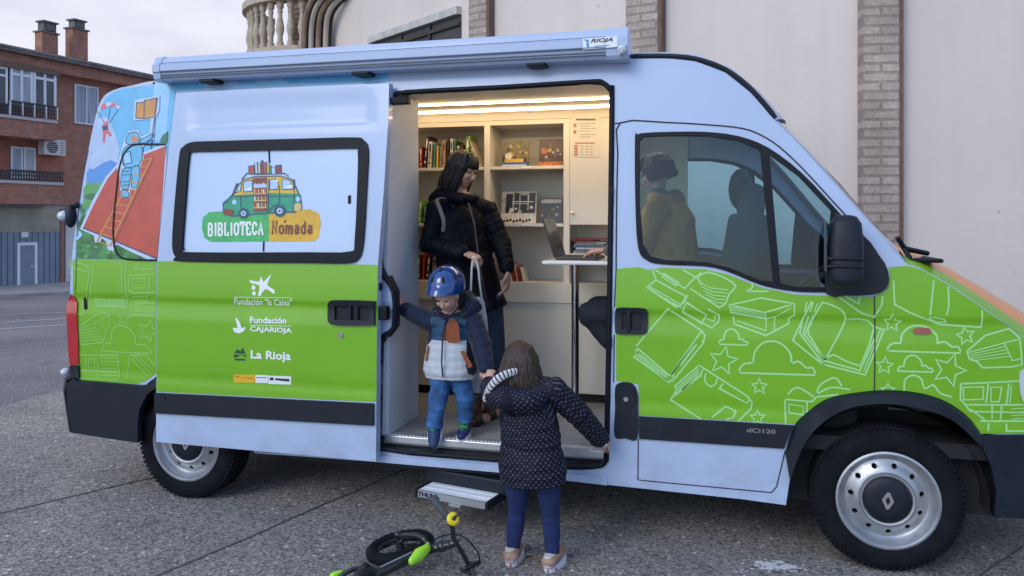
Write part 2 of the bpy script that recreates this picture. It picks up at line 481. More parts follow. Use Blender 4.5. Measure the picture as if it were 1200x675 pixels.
CONC = ground_mat('aggregate_concrete', (.39, .36, .33), (.48, .445, .41), (.76, .71, .65), 74, .8)
ASPH = ground_mat('asphalt', (.27, .255, .275), (.33, .315, .335), (.42, .40, .42), 85, .35)
PAVE = mat('kerb_concrete', (.33, .32, .32), .85, var=.2, vscale=1.5, bump=.2, bscale=40)
ROADW = mat('road_paint', (.55, .55, .57), .7, var=.3, vscale=9, bump=.2, bscale=60)

bm = bmesh.new()
def axis(n, near, far):
    out = []
    for i in range(-n, n+1):
        t = i/n; out.append((1 if t > 0 else -1)*(near*abs(t)+(far-near)*abs(t)**4))
    return out
ax = axis(48, 40, 600); vv = {}
for i, x in enumerate(ax):
    for j, y in enumerate(ax): vv[i, j] = bm.verts.new((x, y, terrain(x, y)))
for i in range(len(ax)-1):
    for j in range(len(ax)-1): bm.faces.new((vv[i, j], vv[i+1, j], vv[i+1, j+1], vv[i, j+1]))
tag(mesh_obj('road', bm, ASPH, smooth='all'), kind='structure')
# raised concrete slab the van stands on
edge = [gnd(x, y) for x, y in ((-420, 660), (-250, 590), (-120, 532), (-40, 494), (0, 478), (40, 465), (75, 456), (130, 446), (220, 436), (330, 430))]
e2 = [(p.x, p.y) for p in edge]
slab = e2+[(e2[-1][0]+2.5, e2[-1][1]+3), (1.0, 12), (9, 12), (14, -14), (-14, -14), (-14, e2[0][1]-2)]
bm = bmesh.new()
sheet(bm, slab, (), lambda u, v, o: Vector((u, v, o)), off=0, thick=.14, fine=.6, back=False)
tag(mesh_obj('concrete_apron', bm, CONC), kind='structure')
# joints and marks on the slab
JOINT = mat('dirt_filled_joint', (.085, .08, .08), .9, var=.3, vscale=30)
bm = bmesh.new(); fl = lambda u, v, o: Vector((u, v, o))
def gl_(pts): return [tuple(gnd(*p)[:2]) for p in pts]
def wob(pts, a, d=.12):
    o = densify(pts, d, False); return [(x+a*noise.noise(Vector((x*3, y*3, 0))), y+a*noise.noise(Vector((x*3, y*3, 9)))) for x, y in o]
ribbon(bm, wob(gl_([(150, 690), (430, 570), (560, 512)]), .015), .016, fl, .003)
ribbon(bm, wob(gl_([(-80, 620), (0, 602), (165, 563), (260, 545)]), .015), .015, fl, .003)
ribbon(bm, wob(gl_([(1200, 640), (1130, 690)]), .01), .012, fl, .003)
rr_s = gnd(14, 568)
RUST = mat('rust_stain', (.30, .20, .15), .9, var=.3, vscale=20)
tag(mesh_obj('pavement_joints', bm, JOINT), kind='structure')
bm = bmesh.new()
SPL = mat('dried_white_paint_spill', (.72, .72, .72), .6, bump=.3, bscale=60)
cc = gnd(908, 664)
for k in range(90):
    a = random.gauss(0, .065); b_ = random.gauss(0, .035); r = random.choice((.004, .006, .01, .016, .022))*(1 if abs(a) < .09 else .5)
    pts = [(cc.x+a+r*(1+.5*noise.noise(Vector((k, q, 0))))*cos(q*pi/5), cc.y+b_+r*.8*(1+.5*noise.noise(Vector((k, q, 5))))*sin(q*pi/5)) for q in range(10)]
    z = .004+.00002*k
    bm.faces.new([bm.verts.new((x, y, z)) for x, y in pts])
for k in range(16):
    a = random.gauss(.0, .04); b_ = random.gauss(-.12, .03); r = random.choice((.004, .007))
    bm.faces.new([bm.verts.new((cc.x-.13+a+r*cos(q), cc.y+b_+r*sin(q), .006)) for q in range(6)])
tag(mesh_obj('paint_spill', bm, SPL), kind='structure')
# road paint and the far pavement
bm = bmesh.new()
def rl(pts, w):
    g = [gnd(x, y, False) for x, y in pts]
    ribbon(bm, [(p.x, p.y) for p in g], w, lambda u, v, o: Vector((u, v, terrain(u, v)+o)), .006, maxseg=.5)
rl([(-60, 393), (0, 386), (110, 379)], .10); rl([(-60, 383), (0, 378), (110, 372)], .10)
rl([(-60, 375), (0, 369), (110, 365)], .08)
tag(mesh_obj('road_markings', bm, ROADW), kind='structure')
# =================================================================== the van
VAN = thing('library_van', (-1.9, 1.0, 0), 'green and white high-roof library van with its side door slid open', 'van')
# ---- traced outlines (photo pixels)
REAR = sm([(90, 446), (84, 400), (82, 345), (84, 303), (91, 250), (101, 190), (110, 145), (117, 121), (126, 109), (142, 102.5)], 3, False)
TOP = [(160, 100), (180, 99), (250, 94), (330, 90), (455, 83), (570, 77), (650, 72), (735, 68.5), (780, 68), (815, 72), (850, 85), (880, 109), (908, 141)]
APIL = [(908, 141), (930, 163), (950, 184), (975, 212), (1000, 241), (1030, 274), (1062, 309)]
HOOD = [(1062, 309), (1080, 315), (1105, 329), (1130, 345), (1165, 370), (1200, 395), (1228, 418), (1243, 445), (1249, 480), (1249, 512)]
ARCHF = [(1152, 508), (1149, 510), (1138, 505), (1121, 489), (1097, 478), (1066, 470), (1035, 468), (1003, 471), (974, 481), (952, 497), (937, 517), (928, 545), (921, 592)]
SILL = [(921, 592), (870, 585), (720, 569), (580, 553), (440, 541), (298, 531)]
ARCHR = [(298, 531), (290, 495), (272, 462), (245, 440), (215, 431), (190, 436), (172, 450), (162, 476), (158, 505), (140, 505), (90, 480)]
outer_px = REAR+TOP+APIL[1:]+HOOD[1:]+ARCHF+SILL[1:]+ARCHR[1:]
OUT = XZ(outer_px)
OPEN_px = [(457, 121), (463, 113), (476, 108), (582, 102.5), (689, 96), (706, 97), (715, 106), (717, 120), (714.5, 330), (711, 520), (709, 540), (700, 546), (662, 547), (586, 539), (443, 525), (444, 500), (446, 404), (461, 384), (461, 342), (446.7, 313), (447, 250), (454, 143)]
OPEN = XZ(OPEN_px)
CX = (700, 120, 2.597)
WIN_px = sm(T(*CX, [(115, 110), (124, 98), (145, 93), (220, 90), (330, 90), (430, 103), (520, 138), (620, 213), (720, 318), (765, 368), (830, 425), (875, 500), (886, 535), (878, 565), (850, 582), (780, 582), (700, 578), (600, 575), (500, 556), (400, 516), (330, 499), (200, 493), (150, 480), (124, 440), (116, 300)]), 3)
WIN = XZ(WIN_px)
GLASS1_px = T(*CX, [(128, 118), (140, 104), (220, 101), (330, 101), (425, 115), (490, 140), (496, 150), (535, 545), (500, 543), (400, 503), (330, 486), (205, 480), (160, 468), (138, 430), (128, 300)])
GLASS2_px = T(*CX, [(524, 160), (612, 224), (712, 330), (706, 400), (695, 552), (700, 563), (600, 561), (557, 550)])
bm = bmesh.new()
sheet(bm, OUT, [OPEN, WIN], side3, 0, .03, grid=.07, dx=.07, zs=ZS, mi=0, back=False)
sheet(bm, OUT, [WIN], far3, 0, .03, grid=.12, dx=.12, mi=0, back=False)
# roof, rear, bonnet by spanning the near edge to its mirror
def span(bm, edge, fn, n=20, mi=0, t0=-1.0, t1=1.0, pw=1.0, tl=None):
    """edge: 3D pts on near side; fn(i, s, t) -> offset vector; t -1 near .. +1 far"""
    if tl is None:
        tl = [t0+(t1-t0)*k/n for k in range(n+1)]
    rows = []
    for i, p in enumerate(edge):
        s = i/(len(edge)-1); row = []
        for t in tl:
            y = p.y+(2.0-2*p.y)*(t+1)/2
            row.append(bm.verts.new(Vector((p.x, y, p.z))+fn(s, t)))
        rows.append(row)
    for a, b in zip(rows, rows[1:]):
        for k in range(len(tl)-1):
            f = bm.faces.new((a[k], a[k+1], b[k+1], b[k])); f.material_index = mi; f.smooth = True
TL = [-1, -.995, -.985, -.965, -.93, -.88, -.8, -.65, -.4, 0, .4, .65, .8, .88, .93, .965, .985, .995, 1]
bul = lambda t, n: 1-abs(t)**n
top3 = [P(*q) for q in [(142, 102.5)]+TOP]
rear3 = [P(*q) for q in REAR]
span(bm, top3, lambda s, t: Vector((-.03*bul(t, 6)*max(0, 1-s*6)+.10*bul(t, 3)*max(0, s-.7)/.3, 0, (.10)*bul(t, 5)*min(1, .3+s*7)*(1-.6*max(0, s-.8)/.2))), tl=TL)
span(bm, rear3, lambda s, t: Vector((-.055*bul(t, 12), 0, .03*bul(t, 5)*max(0, s-.85)/.15)), tl=TL)
hood3 = [P(*q) for q in HOOD[:7]]
hn = lambda s, t: Vector((.05*bul(t, 2)+.16*bul(t, 2)*s, 0, .075*bul(t, 4)))
HTL = [-1, -.985, -.96, -.93, -.9, -.87, -.8, -.6, -.3, 0, .3, .6, .8, .87, .9, .93, .96, .985, 1]
span(bm, hood3, hn, tl=HTL[:6], mi=1); span(bm, hood3, hn, tl=HTL[5:14], mi=2); span(bm, hood3, hn, tl=HTL[13:], mi=1)
nose3 = [P(*q) for q in HOOD[6:]]
span(bm, nose3, lambda s, t: Vector((.21*bul(t, 2), 0, .075*bul(t, 4)*(1-s))), tl=HTL, mi=2)
# windscreen pillars and header
ap3 = [P(*q) for q in sm(APIL, 2, False)]
wn = lambda s, t: Vector((.11*bul(t, 2.2)*(.9+.3*s), 0, .05*bul(t, 2.2)*(1-s)))
span(bm, ap3, wn, tl=[-1, -.97, -.93, -.89], mi=0); span(bm, ap3, wn, tl=[.89, .93, .97, 1], mi=0)
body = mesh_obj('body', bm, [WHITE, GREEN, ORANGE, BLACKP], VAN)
bm = bmesh.new(); span(bm, ap3, wn, tl=[-.89, -.7, -.5, -.25, 0, .25, .5, .7, .89]); mesh_obj('windscreen', bm, GLW, VAN)
# black drip rail / windscreen edge strip on the roof line
bm = bmesh.new()
tube(bm, [P(x, y, .006)+Vector((0, .012, .006)) for x, y in [(178, 98.5), (250, 94), (455, 83), (570, 77), (650, 72), (735, 68), (780, 67.5)]], .009, 8, flat=.6)
st = sm([(735, 68), (780, 67.5), (815, 71), (850, 84), (880, 107.5), (908, 140)], 4, False)
tube(bm, [P(x, y, .004)+Vector((.004, .01, .008)) for x, y in st], [.010]+[.015]*(len(st)-2)+[.012], 8)
mesh_obj('roof_rail', bm, BLACKP, VAN)

# ---- underside, inner arches
bm = bmesh.new()
box(bm, (-4.6, .10, .34), (-1.0, 1.9, .46)); box(bm, (-3.3, .25, .22), (-.6, 1.75, .36)); box(bm, (-.62, .22, .25), (.7, 1.78, .52))
rw = at(216.5, 527, .03)
RWX = rw.x; print('rear wheel', rw)
for X in (0.0, RWX):
    for y0, y1 in ((.06, .42), (1.58, 1.94)):
        pr = [(X+.44*cos(a), .34+.44*sin(a)) for a in [radians(q) for q in range(-4, 186, 10)]]
        for a, b in zip(pr, pr[1:]):
            bm.faces.new([bm.verts.new(v) for v in ((a[0], y0, a[1]), (b[0], y0, b[1]), (b[0], y1, b[1]), (a[0], y1, a[1]))])
    for yw in (.43, 1.57):
        bm.faces.new([bm.verts.new((X+.46*cos(radians(q)), yw, .34+.46*sin(radians(q)))) for q in range(-6, 187, 12)])
tube(bm, [(RWX, .3, .32), (RWX, 1.7, .32)], .05); tube(bm, [(0, .3, .32), (0, 1.7, .32)], .04)
tube(bm, [(-.6, .5, .26), (-3.6, .5, .26), (-4.2, .6, .28)], .035)
mesh_obj('underbody', bm, DARK, VAN)

# ---- green vinyl, front and rear quarter
def vinyl(bm, px, holes=(), off=.0016, mi=0, f=side3, grid=.07):
    sheet(bm, XZ(px), [XZ(h) for h in holes], f, off, 0, grid=grid, dx=.06, zs=ZS, mi=mi)
GF = [(722, 315), (748, 313), (760, 316), (777, 313.5), (827, 315.5), (854, 322), (892.5, 337), (931, 345), (969, 346.5), (1023, 348), (1038, 341), (1043, 325), (1041, 313), (1064, 311.5), (1080, 316), (1105, 330), (1130, 346), (1165, 371), (1200, 396), (1228, 419), (1242, 446), (1247, 480), (1248, 508), (1150, 508), (1136, 494), (1112, 474), (1080, 463), (1040, 459), (1000, 462), (968, 474), (945, 492), (934, 497), (760, 487.5), (749, 486.5), (748, 450), (722, 446)]
GR = [(86, 304), (183.5, 305.5), (184, 437), (172, 446), (160, 450), (93, 445), (88, 400), (86, 345)]
bm = bmesh.new(); vinyl(bm, GR); mesh_obj('green_wrap', bm, GREEN, VAN)
bm = bmesh.new(); vinyl(bm, GF)
wrap = mesh_obj('green_wrap', bm, GREEN, VAN)
wrap['label'] = 'lime green vinyl covered in pale outline drawings of books, clouds and stars'

# ---- line drawings
bm = bmesh.new()
def line(pts, w=2.0, closed=False, mi=0, off=.0030, curve=0):
    if curve: pts = sm(pts, curve, closed)
    q = XZ(pts); ribbon(bm, q, w/235.0, side3, off, mi, closed, .04)
def star(cx, cy, r, rot=0, w=1.8, mi=0):
    line([(cx+(r if k % 2 == 0 else r*.45)*sin(rot+k*pi/5), cy-(r if k % 2 == 0 else r*.45)*cos(rot+k*pi/5)) for k in range(10)], w, True, mi)
def cloud(x0, x1, yb, h, w=2, mi=0):
    W = x1-x0; a = x0+W*.18; b = x0+W*.68
    line([(x0, yb), (x0+1, yb-h*.16), (x0+W*.08, yb-h*.3), (a, yb-h*.3)], w, mi=mi, curve=3)
    line([(a, yb-h*.3), (a+W*.02, yb-h*.65), (a+W*.12, yb-h*.93), ((a+b)/2, yb-h), (b-W*.12, yb-h*.9), (b-W*.01, yb-h*.6), (b, yb-h*.28)], w, mi=mi, curve=4)
    line([(b, yb-h*.28), (b+W*.10, yb-h*.36), (b+W*.2, yb-h*.16), (x1-W*.04, yb-h*.16), (x1, yb+1)], w, mi=mi, curve=3)
    line([(x0, yb), (x1, yb+W*.03)], w, mi=mi)
F1 = (720, 310, 3.375); F2 = (940, 330, 3.5538); R1 = (60, 290, 3.371)
def L1(p, c=False, cv=0, w=2, mi=0): line(T(*F1, p), w, c, mi, curve=cv)
def L2(p, c=False, cv=0, w=2, mi=0): line(T(*F2, p), w, c, mi, curve=cv)
def L3(p, c=False, cv=0, w=1.8, mi=1): line(T(*R1, p), w, c, mi, curve=cv)
# front door: pile of books at the top left
L1([(150, 20), (165, 60), (130, 90), (190, 130), (255, 165), (275, 150), (290, 120)]); L1([(140, 98), (250, 172)]); L1([(135, 85), (262, 158), (282, 128)], w=1.5)
L1([(165, 62), (290, 130)]); L1([(160, 20), (280, 95), (300, 70), (345, 30)]); L1([(195, 35), (255, 70), (245, 85), (190, 50)], True, w=1.5)
L1([(270, 20), (330, 55), (345, 80)]); L1([(330, 50), (370, 30), (440, 55), (480, 85), (455, 115), (440, 155)], cv=2)
for k in range(5): L1([(335+8*k, 70+16*k), (380+8*k, 92+15*k), (450-4*k, 100+13*k)], w=1.2)
L1([(300, 95), (415, 170), (440, 155)]); L1([(285, 150), (365, 200), (345, 232), (270, 185)], True); L1([(262, 165), (270, 190), (385, 250), (412, 225), (415, 200), (370, 175)]); L1([(365, 215), (395, 225), (400, 200)], w=1.5)
# big tilted book
L1([(212, 175), (345, 262), (220, 440), (85, 325)], True); L1([(345, 262), (358, 280), (352, 310), (230, 462)], cv=0); L1([(85, 325), (92, 350), (78, 365), (215, 465), (235, 450), (232, 430)])
for k in range(4): L1([(90, 345+6*k), (210, 438+7*k)], w=1.1)
L1([(325, 315), (262, 400)]); L1([(310, 320), (225, 435)], w=1.5); L1([(345, 300), (355, 310)])
# lower book
L1([(335, 398), (525, 520), (545, 545), (540, 570), (490, 620)]); L1([(335, 398), (240, 480), (245, 500), (222, 535), (345, 612)]); L1([(350, 415), (340, 440), (222, 530)])
for k in range(4): L1([(335, 410+8*k), (245, 490+9*k)], w=1.1)
L1([(362, 430), (358, 460), (380, 482), (402, 470), (405, 450)], cv=2); L1([(430, 470), (415, 490), (525, 548), (535, 530)]); L1([(385, 605), (440, 560), (480, 580), (470, 605), (440, 612)])
# flat pair of books
L1([(455, 160), (580, 132), (712, 155), (595, 190)], True); L1([(455, 160), (460, 190), (600, 215), (595, 190)]); L1([(600, 215), (640, 205), (700, 170)], w=1.3); L1([(712, 155), (712, 200), (690, 212)])
L1([(470, 205), (475, 235), (600, 280), (635, 262), (690, 232), (688, 212)]); L1([(485, 222), (600, 262), (600, 215)], w=1.5); L1([(635, 205), (632, 262)], w=1.5)
for k in range(3): L1([(462, 170+8*k), (590, 197+6*k)], w=1.1)
cloud(*[v for v in (720+412/3.375, 720+530/3.375)], 310+315/3.375, 60/3.375)
cloud(720+495/3.375, 720+795/3.375, 310+428/3.375, 125/3.375, 2.2)
star(*T(*F1, [(430, 380)])[0], 17, .2); star(*T(*F1, [(573, 482)])[0], 9.5, 0); star(*T(*F1, [(566, 605)])[0], 9, 0, 1.8)
L1([(520, 105), (545, 92), (545, 72)], cv=2); L1([(520, 106), (610, 106)])
# open book across the door gap
L1([(780, 145), (705, 300), (830, 400)]); 
L2([(45, 85), (5, 215), (95, 330), (240, 370), (300, 240)]); L2([(20, 85), (-10, 215), (90, 345), (262, 388), (340, 200), (305, 190)])
L2([(85, 85), (150, 110), (180, 150), (150, 225), (95, 325)], cv=3); L2([(185, 160), (230, 155), (300, 190), (240, 355)], cv=2); L2([(95, 325), (130, 305), (180, 330), (238, 350)], cv=3); L2([(85, 85), (25, 195), (40, 240), (95, 325)], cv=2)
L2([(65, 90), (10, 225)], w=1.4); L2([(325, 200), (255, 375)], w=1.4)
L2([(150, 62), (245, 130), (300, 148), (330, 100), (335, 60)]); L2([(180, 62), (235, 92), (240, 62)])
# book by the arch
L2([(60, 470), (75, 430), (135, 400), (165, 435)], cv=3); L2([(60, 470), (120, 440), (200, 450)], cv=3); L2([(-60, 470), (-20, 440), (50, 480)], cv=3); L2([(-70, 490), (40, 500), (60, 480)]); L2([(-72, 492), (-68, 600)]); L2([(-55, 510), (5, 520), (5, 555), (-55, 545)], True, w=1.5); L2([(20, 500), (20, 560)])
L2([(60, 480), (150, 470)])
# wing
L2([(380, -5), (385, 95), (450, 130), (570, 178), (745, 190), (750, 150), (748, 118)]); L2([(548, -5), (530, 155), (560, 170), (595, 168), (610, 100), (608, 20)]); L2([(545, 148), (595, 158)], w=1.5)
star(*T(*F2, [(375, 172)])[0], 10.5, .1); star(*T(*F2, [(343, 350)])[0], 10.5, .1); star(*T(*F2, [(680, 225)])[0], 11, -.2); star(*T(*F2, [(357, 452)])[0], 8.5, 0); star(*T(*F2, [(612, 368)])[0], 20, .35)
cloud(940+355/3.5538, 940+660/3.5538, 330+288/3.5538, 105/3.5538, 2.2); cloud(940+397/3.5538, 940+545/3.5538, 330+372/3.5538, 65/3.5538)
L2([(425, 455), (428, 410), (460, 390), (495, 405), (510, 445), (545, 430), (575, 465), (625, 480)], cv=3)
L2([(685, 290), (760, 225), (860, 195), (905, 235), (915, 345), (870, 355), (750, 358), (730, 335), (695, 320), (685, 290)]); L2([(690, 295), (840, 255), (900, 240)], w=1.5); L2([(840, 255), (875, 330), (912, 320)], w=1.5)
for k in range(4): L2([(700, 303+9*k), (850+5*k, 268+14*k)], w=1.1)
L2([(660, 425), (925, 412)]); L2([(660, 425), (658, 490), (680, 512), (925, 512)]); L2([(670, 440), (755, 438), (752, 490), (672, 492)], True, w=1.5); L2([(775, 425), (765, 505)]); L2([(785, 440), (830, 440), (820, 500), (785, 500)], True, w=1.5); L2([(860, 425), (850, 510)]); L2([(870, 430), (865, 505)], w=1.4)
L2([(680, 515), (700, 540), (925, 545)]); L2([(790, 515), (790, 570)]); L2([(830, 515), (825, 575)]); L2([(740, 580), (925, 580)]); L2([(775, 590), (775, 622)]); L2([(850, 590), (850, 622), (925, 622)]); L2([(700, 530), (760, 575)])
for k in range(4): L2([(870, 530+14*k), (925, 527+14*k)], w=1.1)
# bigger things beyond (out on the nose)
line([(1205, 420), (1235, 440), (1240, 480), (1205, 500)], 2, False)
# rear quarter
L3([(75, 80), (145, 95), (155, 90), (130, 265), (95, 260)]); L3([(70, 70), (100, 60), (150, 75), (155, 95)], cv=2); L3([(75, 60), (100, 48)]); L3([(95, 60), (135, 70), (148, 85)], w=1.3)
L3([(172, 52), (160, 200)]); L3([(282, 52), (285, 200)]); L3([(298, 52), (300, 205)]); L3([(175, 205), (295, 208), (300, 235), (180, 232)], True)
for k in range(5): L3([(180, 211+5*k), (292, 213+4*k)], w=1.1)
L3([(330, 85), (345, 75), (345, 55)]); L3([(330, 86), (414, 84)]); L3([(310, 110), (414, 105)]); L3([(310, 110), (305, 165), (325, 180), (414, 178)]); L3([(325, 122), (375, 120), (372, 160), (325, 160)], True, w=1.4); L3([(390, 110), (388, 178)]); L3([(305, 185), (300, 225)]); L3([(325, 195), (385, 193), (385, 212), (325, 213)], True, w=1.4); L3([(315, 225), (414, 218)]); L3([(320, 228), (315, 268), (414, 272)])
for k in range(4): L3([(325, 236+9*k), (414, 236+9*k)], w=1.2)
L3([(100, 320), (200, 255), (230, 262), (235, 300), (205, 375), (120, 385), (108, 360), (100, 320)]); L3([(100, 325), (175, 300), (235, 265)], w=1.3); L3([(175, 300), (205, 370)], w=1.4); L3([(195, 285), (225, 335)], w=1.4)
for k in range(5): L3([(108, 330+10*k), (185+3*k, 315+12*k)], w=1.1)
star(*T(*R1, [(288, 280)])[0], 7.5, .1, 1.7, 1); star(*T(*R1, [(385, 330)])[0], 13, .35, 1.8, 1)
L3([(245, 385), (240, 340), (262, 310), (300, 315), (330, 345), (335, 385)], cv=4); L3([(245, 385), (220, 375), (205, 395), (220, 410), (400, 418)], cv=2); L3([(335, 385), (375, 385), (400, 415)], cv=3); L3([(408, 400), (414, 395)])
L3([(105, 425), (265, 425), (272, 510), (265, 525), (105, 515)]); L3([(105, 485), (265, 490)]); L3([(140, 425), (140, 485)]); L3([(150, 440), (175, 440), (175, 475), (150, 475)], True, w=1.3); L3([(185, 425), (185, 520)]); 
for k in range(6): L3([(195, 435+14*k), (265, 437+14*k)], w=1.1)
L3([(310, 425), (300, 520)]); L3([(310, 425), (375, 425), (414, 470)]); L3([(320, 440), (375, 500)]); L3([(345, 430), (400, 480)], w=1.3); L3([(330, 430), (390, 490)], w=1.3)
dr = mesh_obj('book_line_drawings', bm, [LINEG, LINEF], wrap)

# ---- mural on the rear quarter
def cm(n, c, r=.38): return mat('mural_'+n, c, r, coat=.2, var=.10, vscale=12)
SKYB = cm('blue', (.13, .45, .72)); SKYP = cm('pale_blue', (.30, .58, .82)); CLD = cm('cloud', (.42, .52, .72)); HILLB = cm('blue_hill', (.07, .26, .62)); HILG = cm('green_hill', (.10, .33, .08)); FOR = mat('mural_bushes', (.05, .20, .05), .4, var=.6, vscale=18)
REDB = cm('red', (.50, .060, .030)); REDD = cm('dark_red', (.30, .035, .018)); MW = cm('white', (.50, .60, .78)); MNAVY = cm('navy', (.02, .05, .14)); MOR = cm('orange', (.58, .26, .05)); MCY = cm('cyan', (.12, .45, .68)); MPINK = cm('pink', (.75, .12, .14)); MSKIN = cm('skin', (.55, .25, .14)); MGD = cm('dark_green', (.03, .16, .07))
mm = [SKYB, SKYP, CLD, HILLB, HILG, FOR, REDB, MW, MNAVY, MOR, MCY, MPINK, MSKIN, REDD, MGD]
bm = bmesh.new()
M1 = (60, 60, 3.75); M2 = (60, 220, 3.75)
REARM = [(x+4.0, y+(1.0 if y < 115 else 0)) for x, y in REAR if y < 303]
base = [(88, 303.5), (183.7, 305), (184.4, 303), (195, 200), (206.5, 104), (206, 99.5), (180, 100)]+REARM[::-1]
vinyl(bm, base, off=.0016, mi=0)
def edge_x(y):
    b = min(REARM, key=lambda p: abs(p[1]-y)); return b[0]
def fillp(px, mi, k, cv=0, hol=()):
    if cv: px = sm(px, cv)
    if min(p[0] for p in px) < 160: px = [(max(x, edge_x(y)), y) for x, y in densify(px, 4)]; px = [p for i, p in enumerate(px) if p != px[i-1]]
    sheet(bm, XZ(px), [XZ(h) for h in hol], side3, .0016+.0006*k, 0, grid=.1, dx=.1, mi=mi)
fillp([(206.5, 99.5), (455, 86), (456, 96), (207, 107)], 1, 0)
fillp([(206.5, 99), (240, 97), (300, 94), (298, 98), (240, 104), (206.5, 106)], 0, 1)
fillp([(330, 92), (420, 87.5), (455, 86), (455, 92), (420, 96), (340, 98)], 0, 1)
fillp([(240, 98), (262, 96), (280, 98), (270, 101.5), (245, 102)], 2, 2, 2)
fillp(T(*M1, [(470, 60), (540, 55), (520, 200), (505, 400), (430, 390), (440, 250)]), 1, 1)
fillp(T(*M1, [(150, 430), (175, 330), (215, 295), (255, 300), (290, 390), (300, 440), (280, 520), (210, 560), (118, 575), (135, 500)]), 2, 1, 3)
fillp(T(*M1, [(118, 520), (160, 510), (185, 520), (230, 490), (265, 478), (300, 500), (300, 600), (110, 600)]), 3, 2)
fillp(T(*M1, [(110, 560), (180, 580), (240, 575), (240, 640), (150, 700), (60, 900), (95, 640)]), 4, 3)
fillp([(84, 303), (88, 262), (100, 250), (125, 262), (160, 275), (184, 295), (183.8, 304.5)], 5, 4)
fillp(T(*M2, [(75, 200), (130, 190), (135, 215), (100, 235)]), 1, 5, 2)
# red book cover with a white border
red = T(*M1, [(505, 420), (300, 520), (190, 675), (140, 780), (250, 830), (420, 905), (478, 925)])
fillp([(195, 168), (140, 190), (125, 207), (108, 237), (94.5, 268.5), (111, 276), (112, 284), (118, 284), (120, 279), (125, 283), (127, 293), (134, 294), (137, 286), (150, 293), (176, 305), (184, 304), (196, 190)], 7, 6)
fillp([(195.3, 171), (141.5, 192.5), (127, 209), (111, 239), (98, 267), (113, 273), (137, 283), (168, 296), (184.5, 303), (191, 230)], 6, 7)
def mline(pts, w, mi, k, cv=0, closed=False):
    if cv: pts = sm(pts, cv, closed)
    ribbon(bm, XZ(pts), w/195.0, side3, .0016+.0006*k, mi, closed, .04)
mline([(98, 267), (113, 273), (137, 283), (168, 296), (184.5, 303)], 1.6, 8, 8)
mline(T(*M1, [(455, 470), (275, 860)]), 1.8, 13, 8)
for a, b in (((445, 470), (262, 855)), ((400, 480), (205, 835))): mline(T(*M1, [a, b]), 2.0, 9, 9)
for k in range(12):
    t = k/11; a = (400+(205-400)*t, 480+(835-480)*t); b = (445+(262-445)*t, 470+(855-470)*t)
    mline(T(*M1, [a, b]), 1.2, 9, 9)
# flag: an open book on a pole
fillp(T(*M1, [(370, 215), (480, 195), (478, 260), (460, 300), (455, 390), (440, 395), (440, 300), (365, 305)]), 7, 8)
fillp(T(*M1, [(378, 228), (410, 225), (413, 218), (465, 208), (458, 285), (412, 295), (375, 292)]), 9, 9)
mline(T(*M1, [(413, 220), (411, 295)]), 1.2, 8, 10); mline(T(*M1, [(378, 228), (410, 225), (413, 218), (468, 206), (459, 290), (412, 297), (375, 294)]), 1.1, 8, 10, closed=True)
mline(T(*M1, [(470, 205), (441, 430)]), 1.5, 8, 10)
# climber in a pale blue suit
fillp(T(*M1, [(325, 385), (345, 350), (385, 348), (400, 375), (440, 360), (455, 372), (420, 405), (400, 430), (410, 470), (395, 505), (395, 560), (380, 610), (350, 605), (350, 645), (308, 645), (305, 560), (292, 510), (310, 440)]), 7, 8, 1)
for a in ([(330, 400), (345, 362), (380, 357), (395, 385), (388, 405), (350, 410)], [(318, 440), (345, 412), (395, 410), (405, 450), (390, 500), (330, 512), (315, 480)], [(318, 520), (355, 515), (350, 560), (342, 605), (312, 600), (310, 560)], [(355, 515), (390, 505), (390, 560), (378, 600), (355, 595), (360, 560)], [(312, 612), (338, 612), (346, 640), (315, 640)], [(385, 395), (425, 375), (448, 362), (452, 378), (410, 405)]):
    fillp(T(*M1, a), 10, 9, 2); mline(T(*M1, a), 1.0, 8, 10, 2, True)
fillp(T(*M1, [(356, 375), (375, 370), (388, 385), (380, 400), (360, 402)]), 12, 10, 2)
fillp(T(*M1, [(318, 450), (350, 440), (358, 490), (325, 498)]), 1, 10); mline(T(*M1, [(318, 450), (350, 440), (358, 490), (325, 498)]), 1.0, 8, 11, 0, True)
for y in (530, 545, 575, 590): mline(T(*M1, [(316, y), (350, y-3)]), .8, 8, 11)
# paraglider
fillp(T(*M1, [(195, 265), (225, 232), (265, 222), (310, 248), (300, 255), (265, 240), (230, 255)]), 11, 3, 1)
fillp(T(*M1, [(240, 228), (258, 223), (270, 228), (262, 240), (248, 246)]), 7, 4)
fillp(T(*M1, [(285, 235), (300, 240), (310, 250), (300, 255), (288, 250)]), 7, 4)
for a, b in (((205, 265), (240, 320)), ((262, 242), (248, 320)), ((300, 252), (255, 318))): mline(T(*M1, [a, b]), .6, 8, 4)
fillp(T(*M1, [(232, 312), (248, 312), (252, 345), (268, 370), (258, 374), (242, 356), (236, 400), (228, 400), (230, 350)]), 11, 5)
fillp(T(*M1, [(226, 328), (250, 326), (250, 346), (230, 350)]), 8, 6)
fillp(T(*M1, [(492, 370), (515, 352), (510, 405), (478, 400)]), 14, 8, 1)
for cx, cy in ((130, 600), (180, 640), (120, 700), (90, 780)):
    fillp([(60+cx/3.75+9*cos(q*.7), 60+cy/3.75+4*sin(q*.7)) for q in range(9)], 4 if cx % 20 else 14, 5)
for k in range(26):
    x = random.uniform(86, 140); y = random.uniform(282, 301)
    fillp([(x+random.uniform(2, 4)*cos(q*1.05), y+random.uniform(1.5, 3)*sin(q*1.05)) for q in range(6)], random.choice((4, 14, 14, 5)), 5)
mural = mesh_obj('mural', bm, mm, VAN); mural['label'] = 'painted mural of a climber on a ladder against a red book'
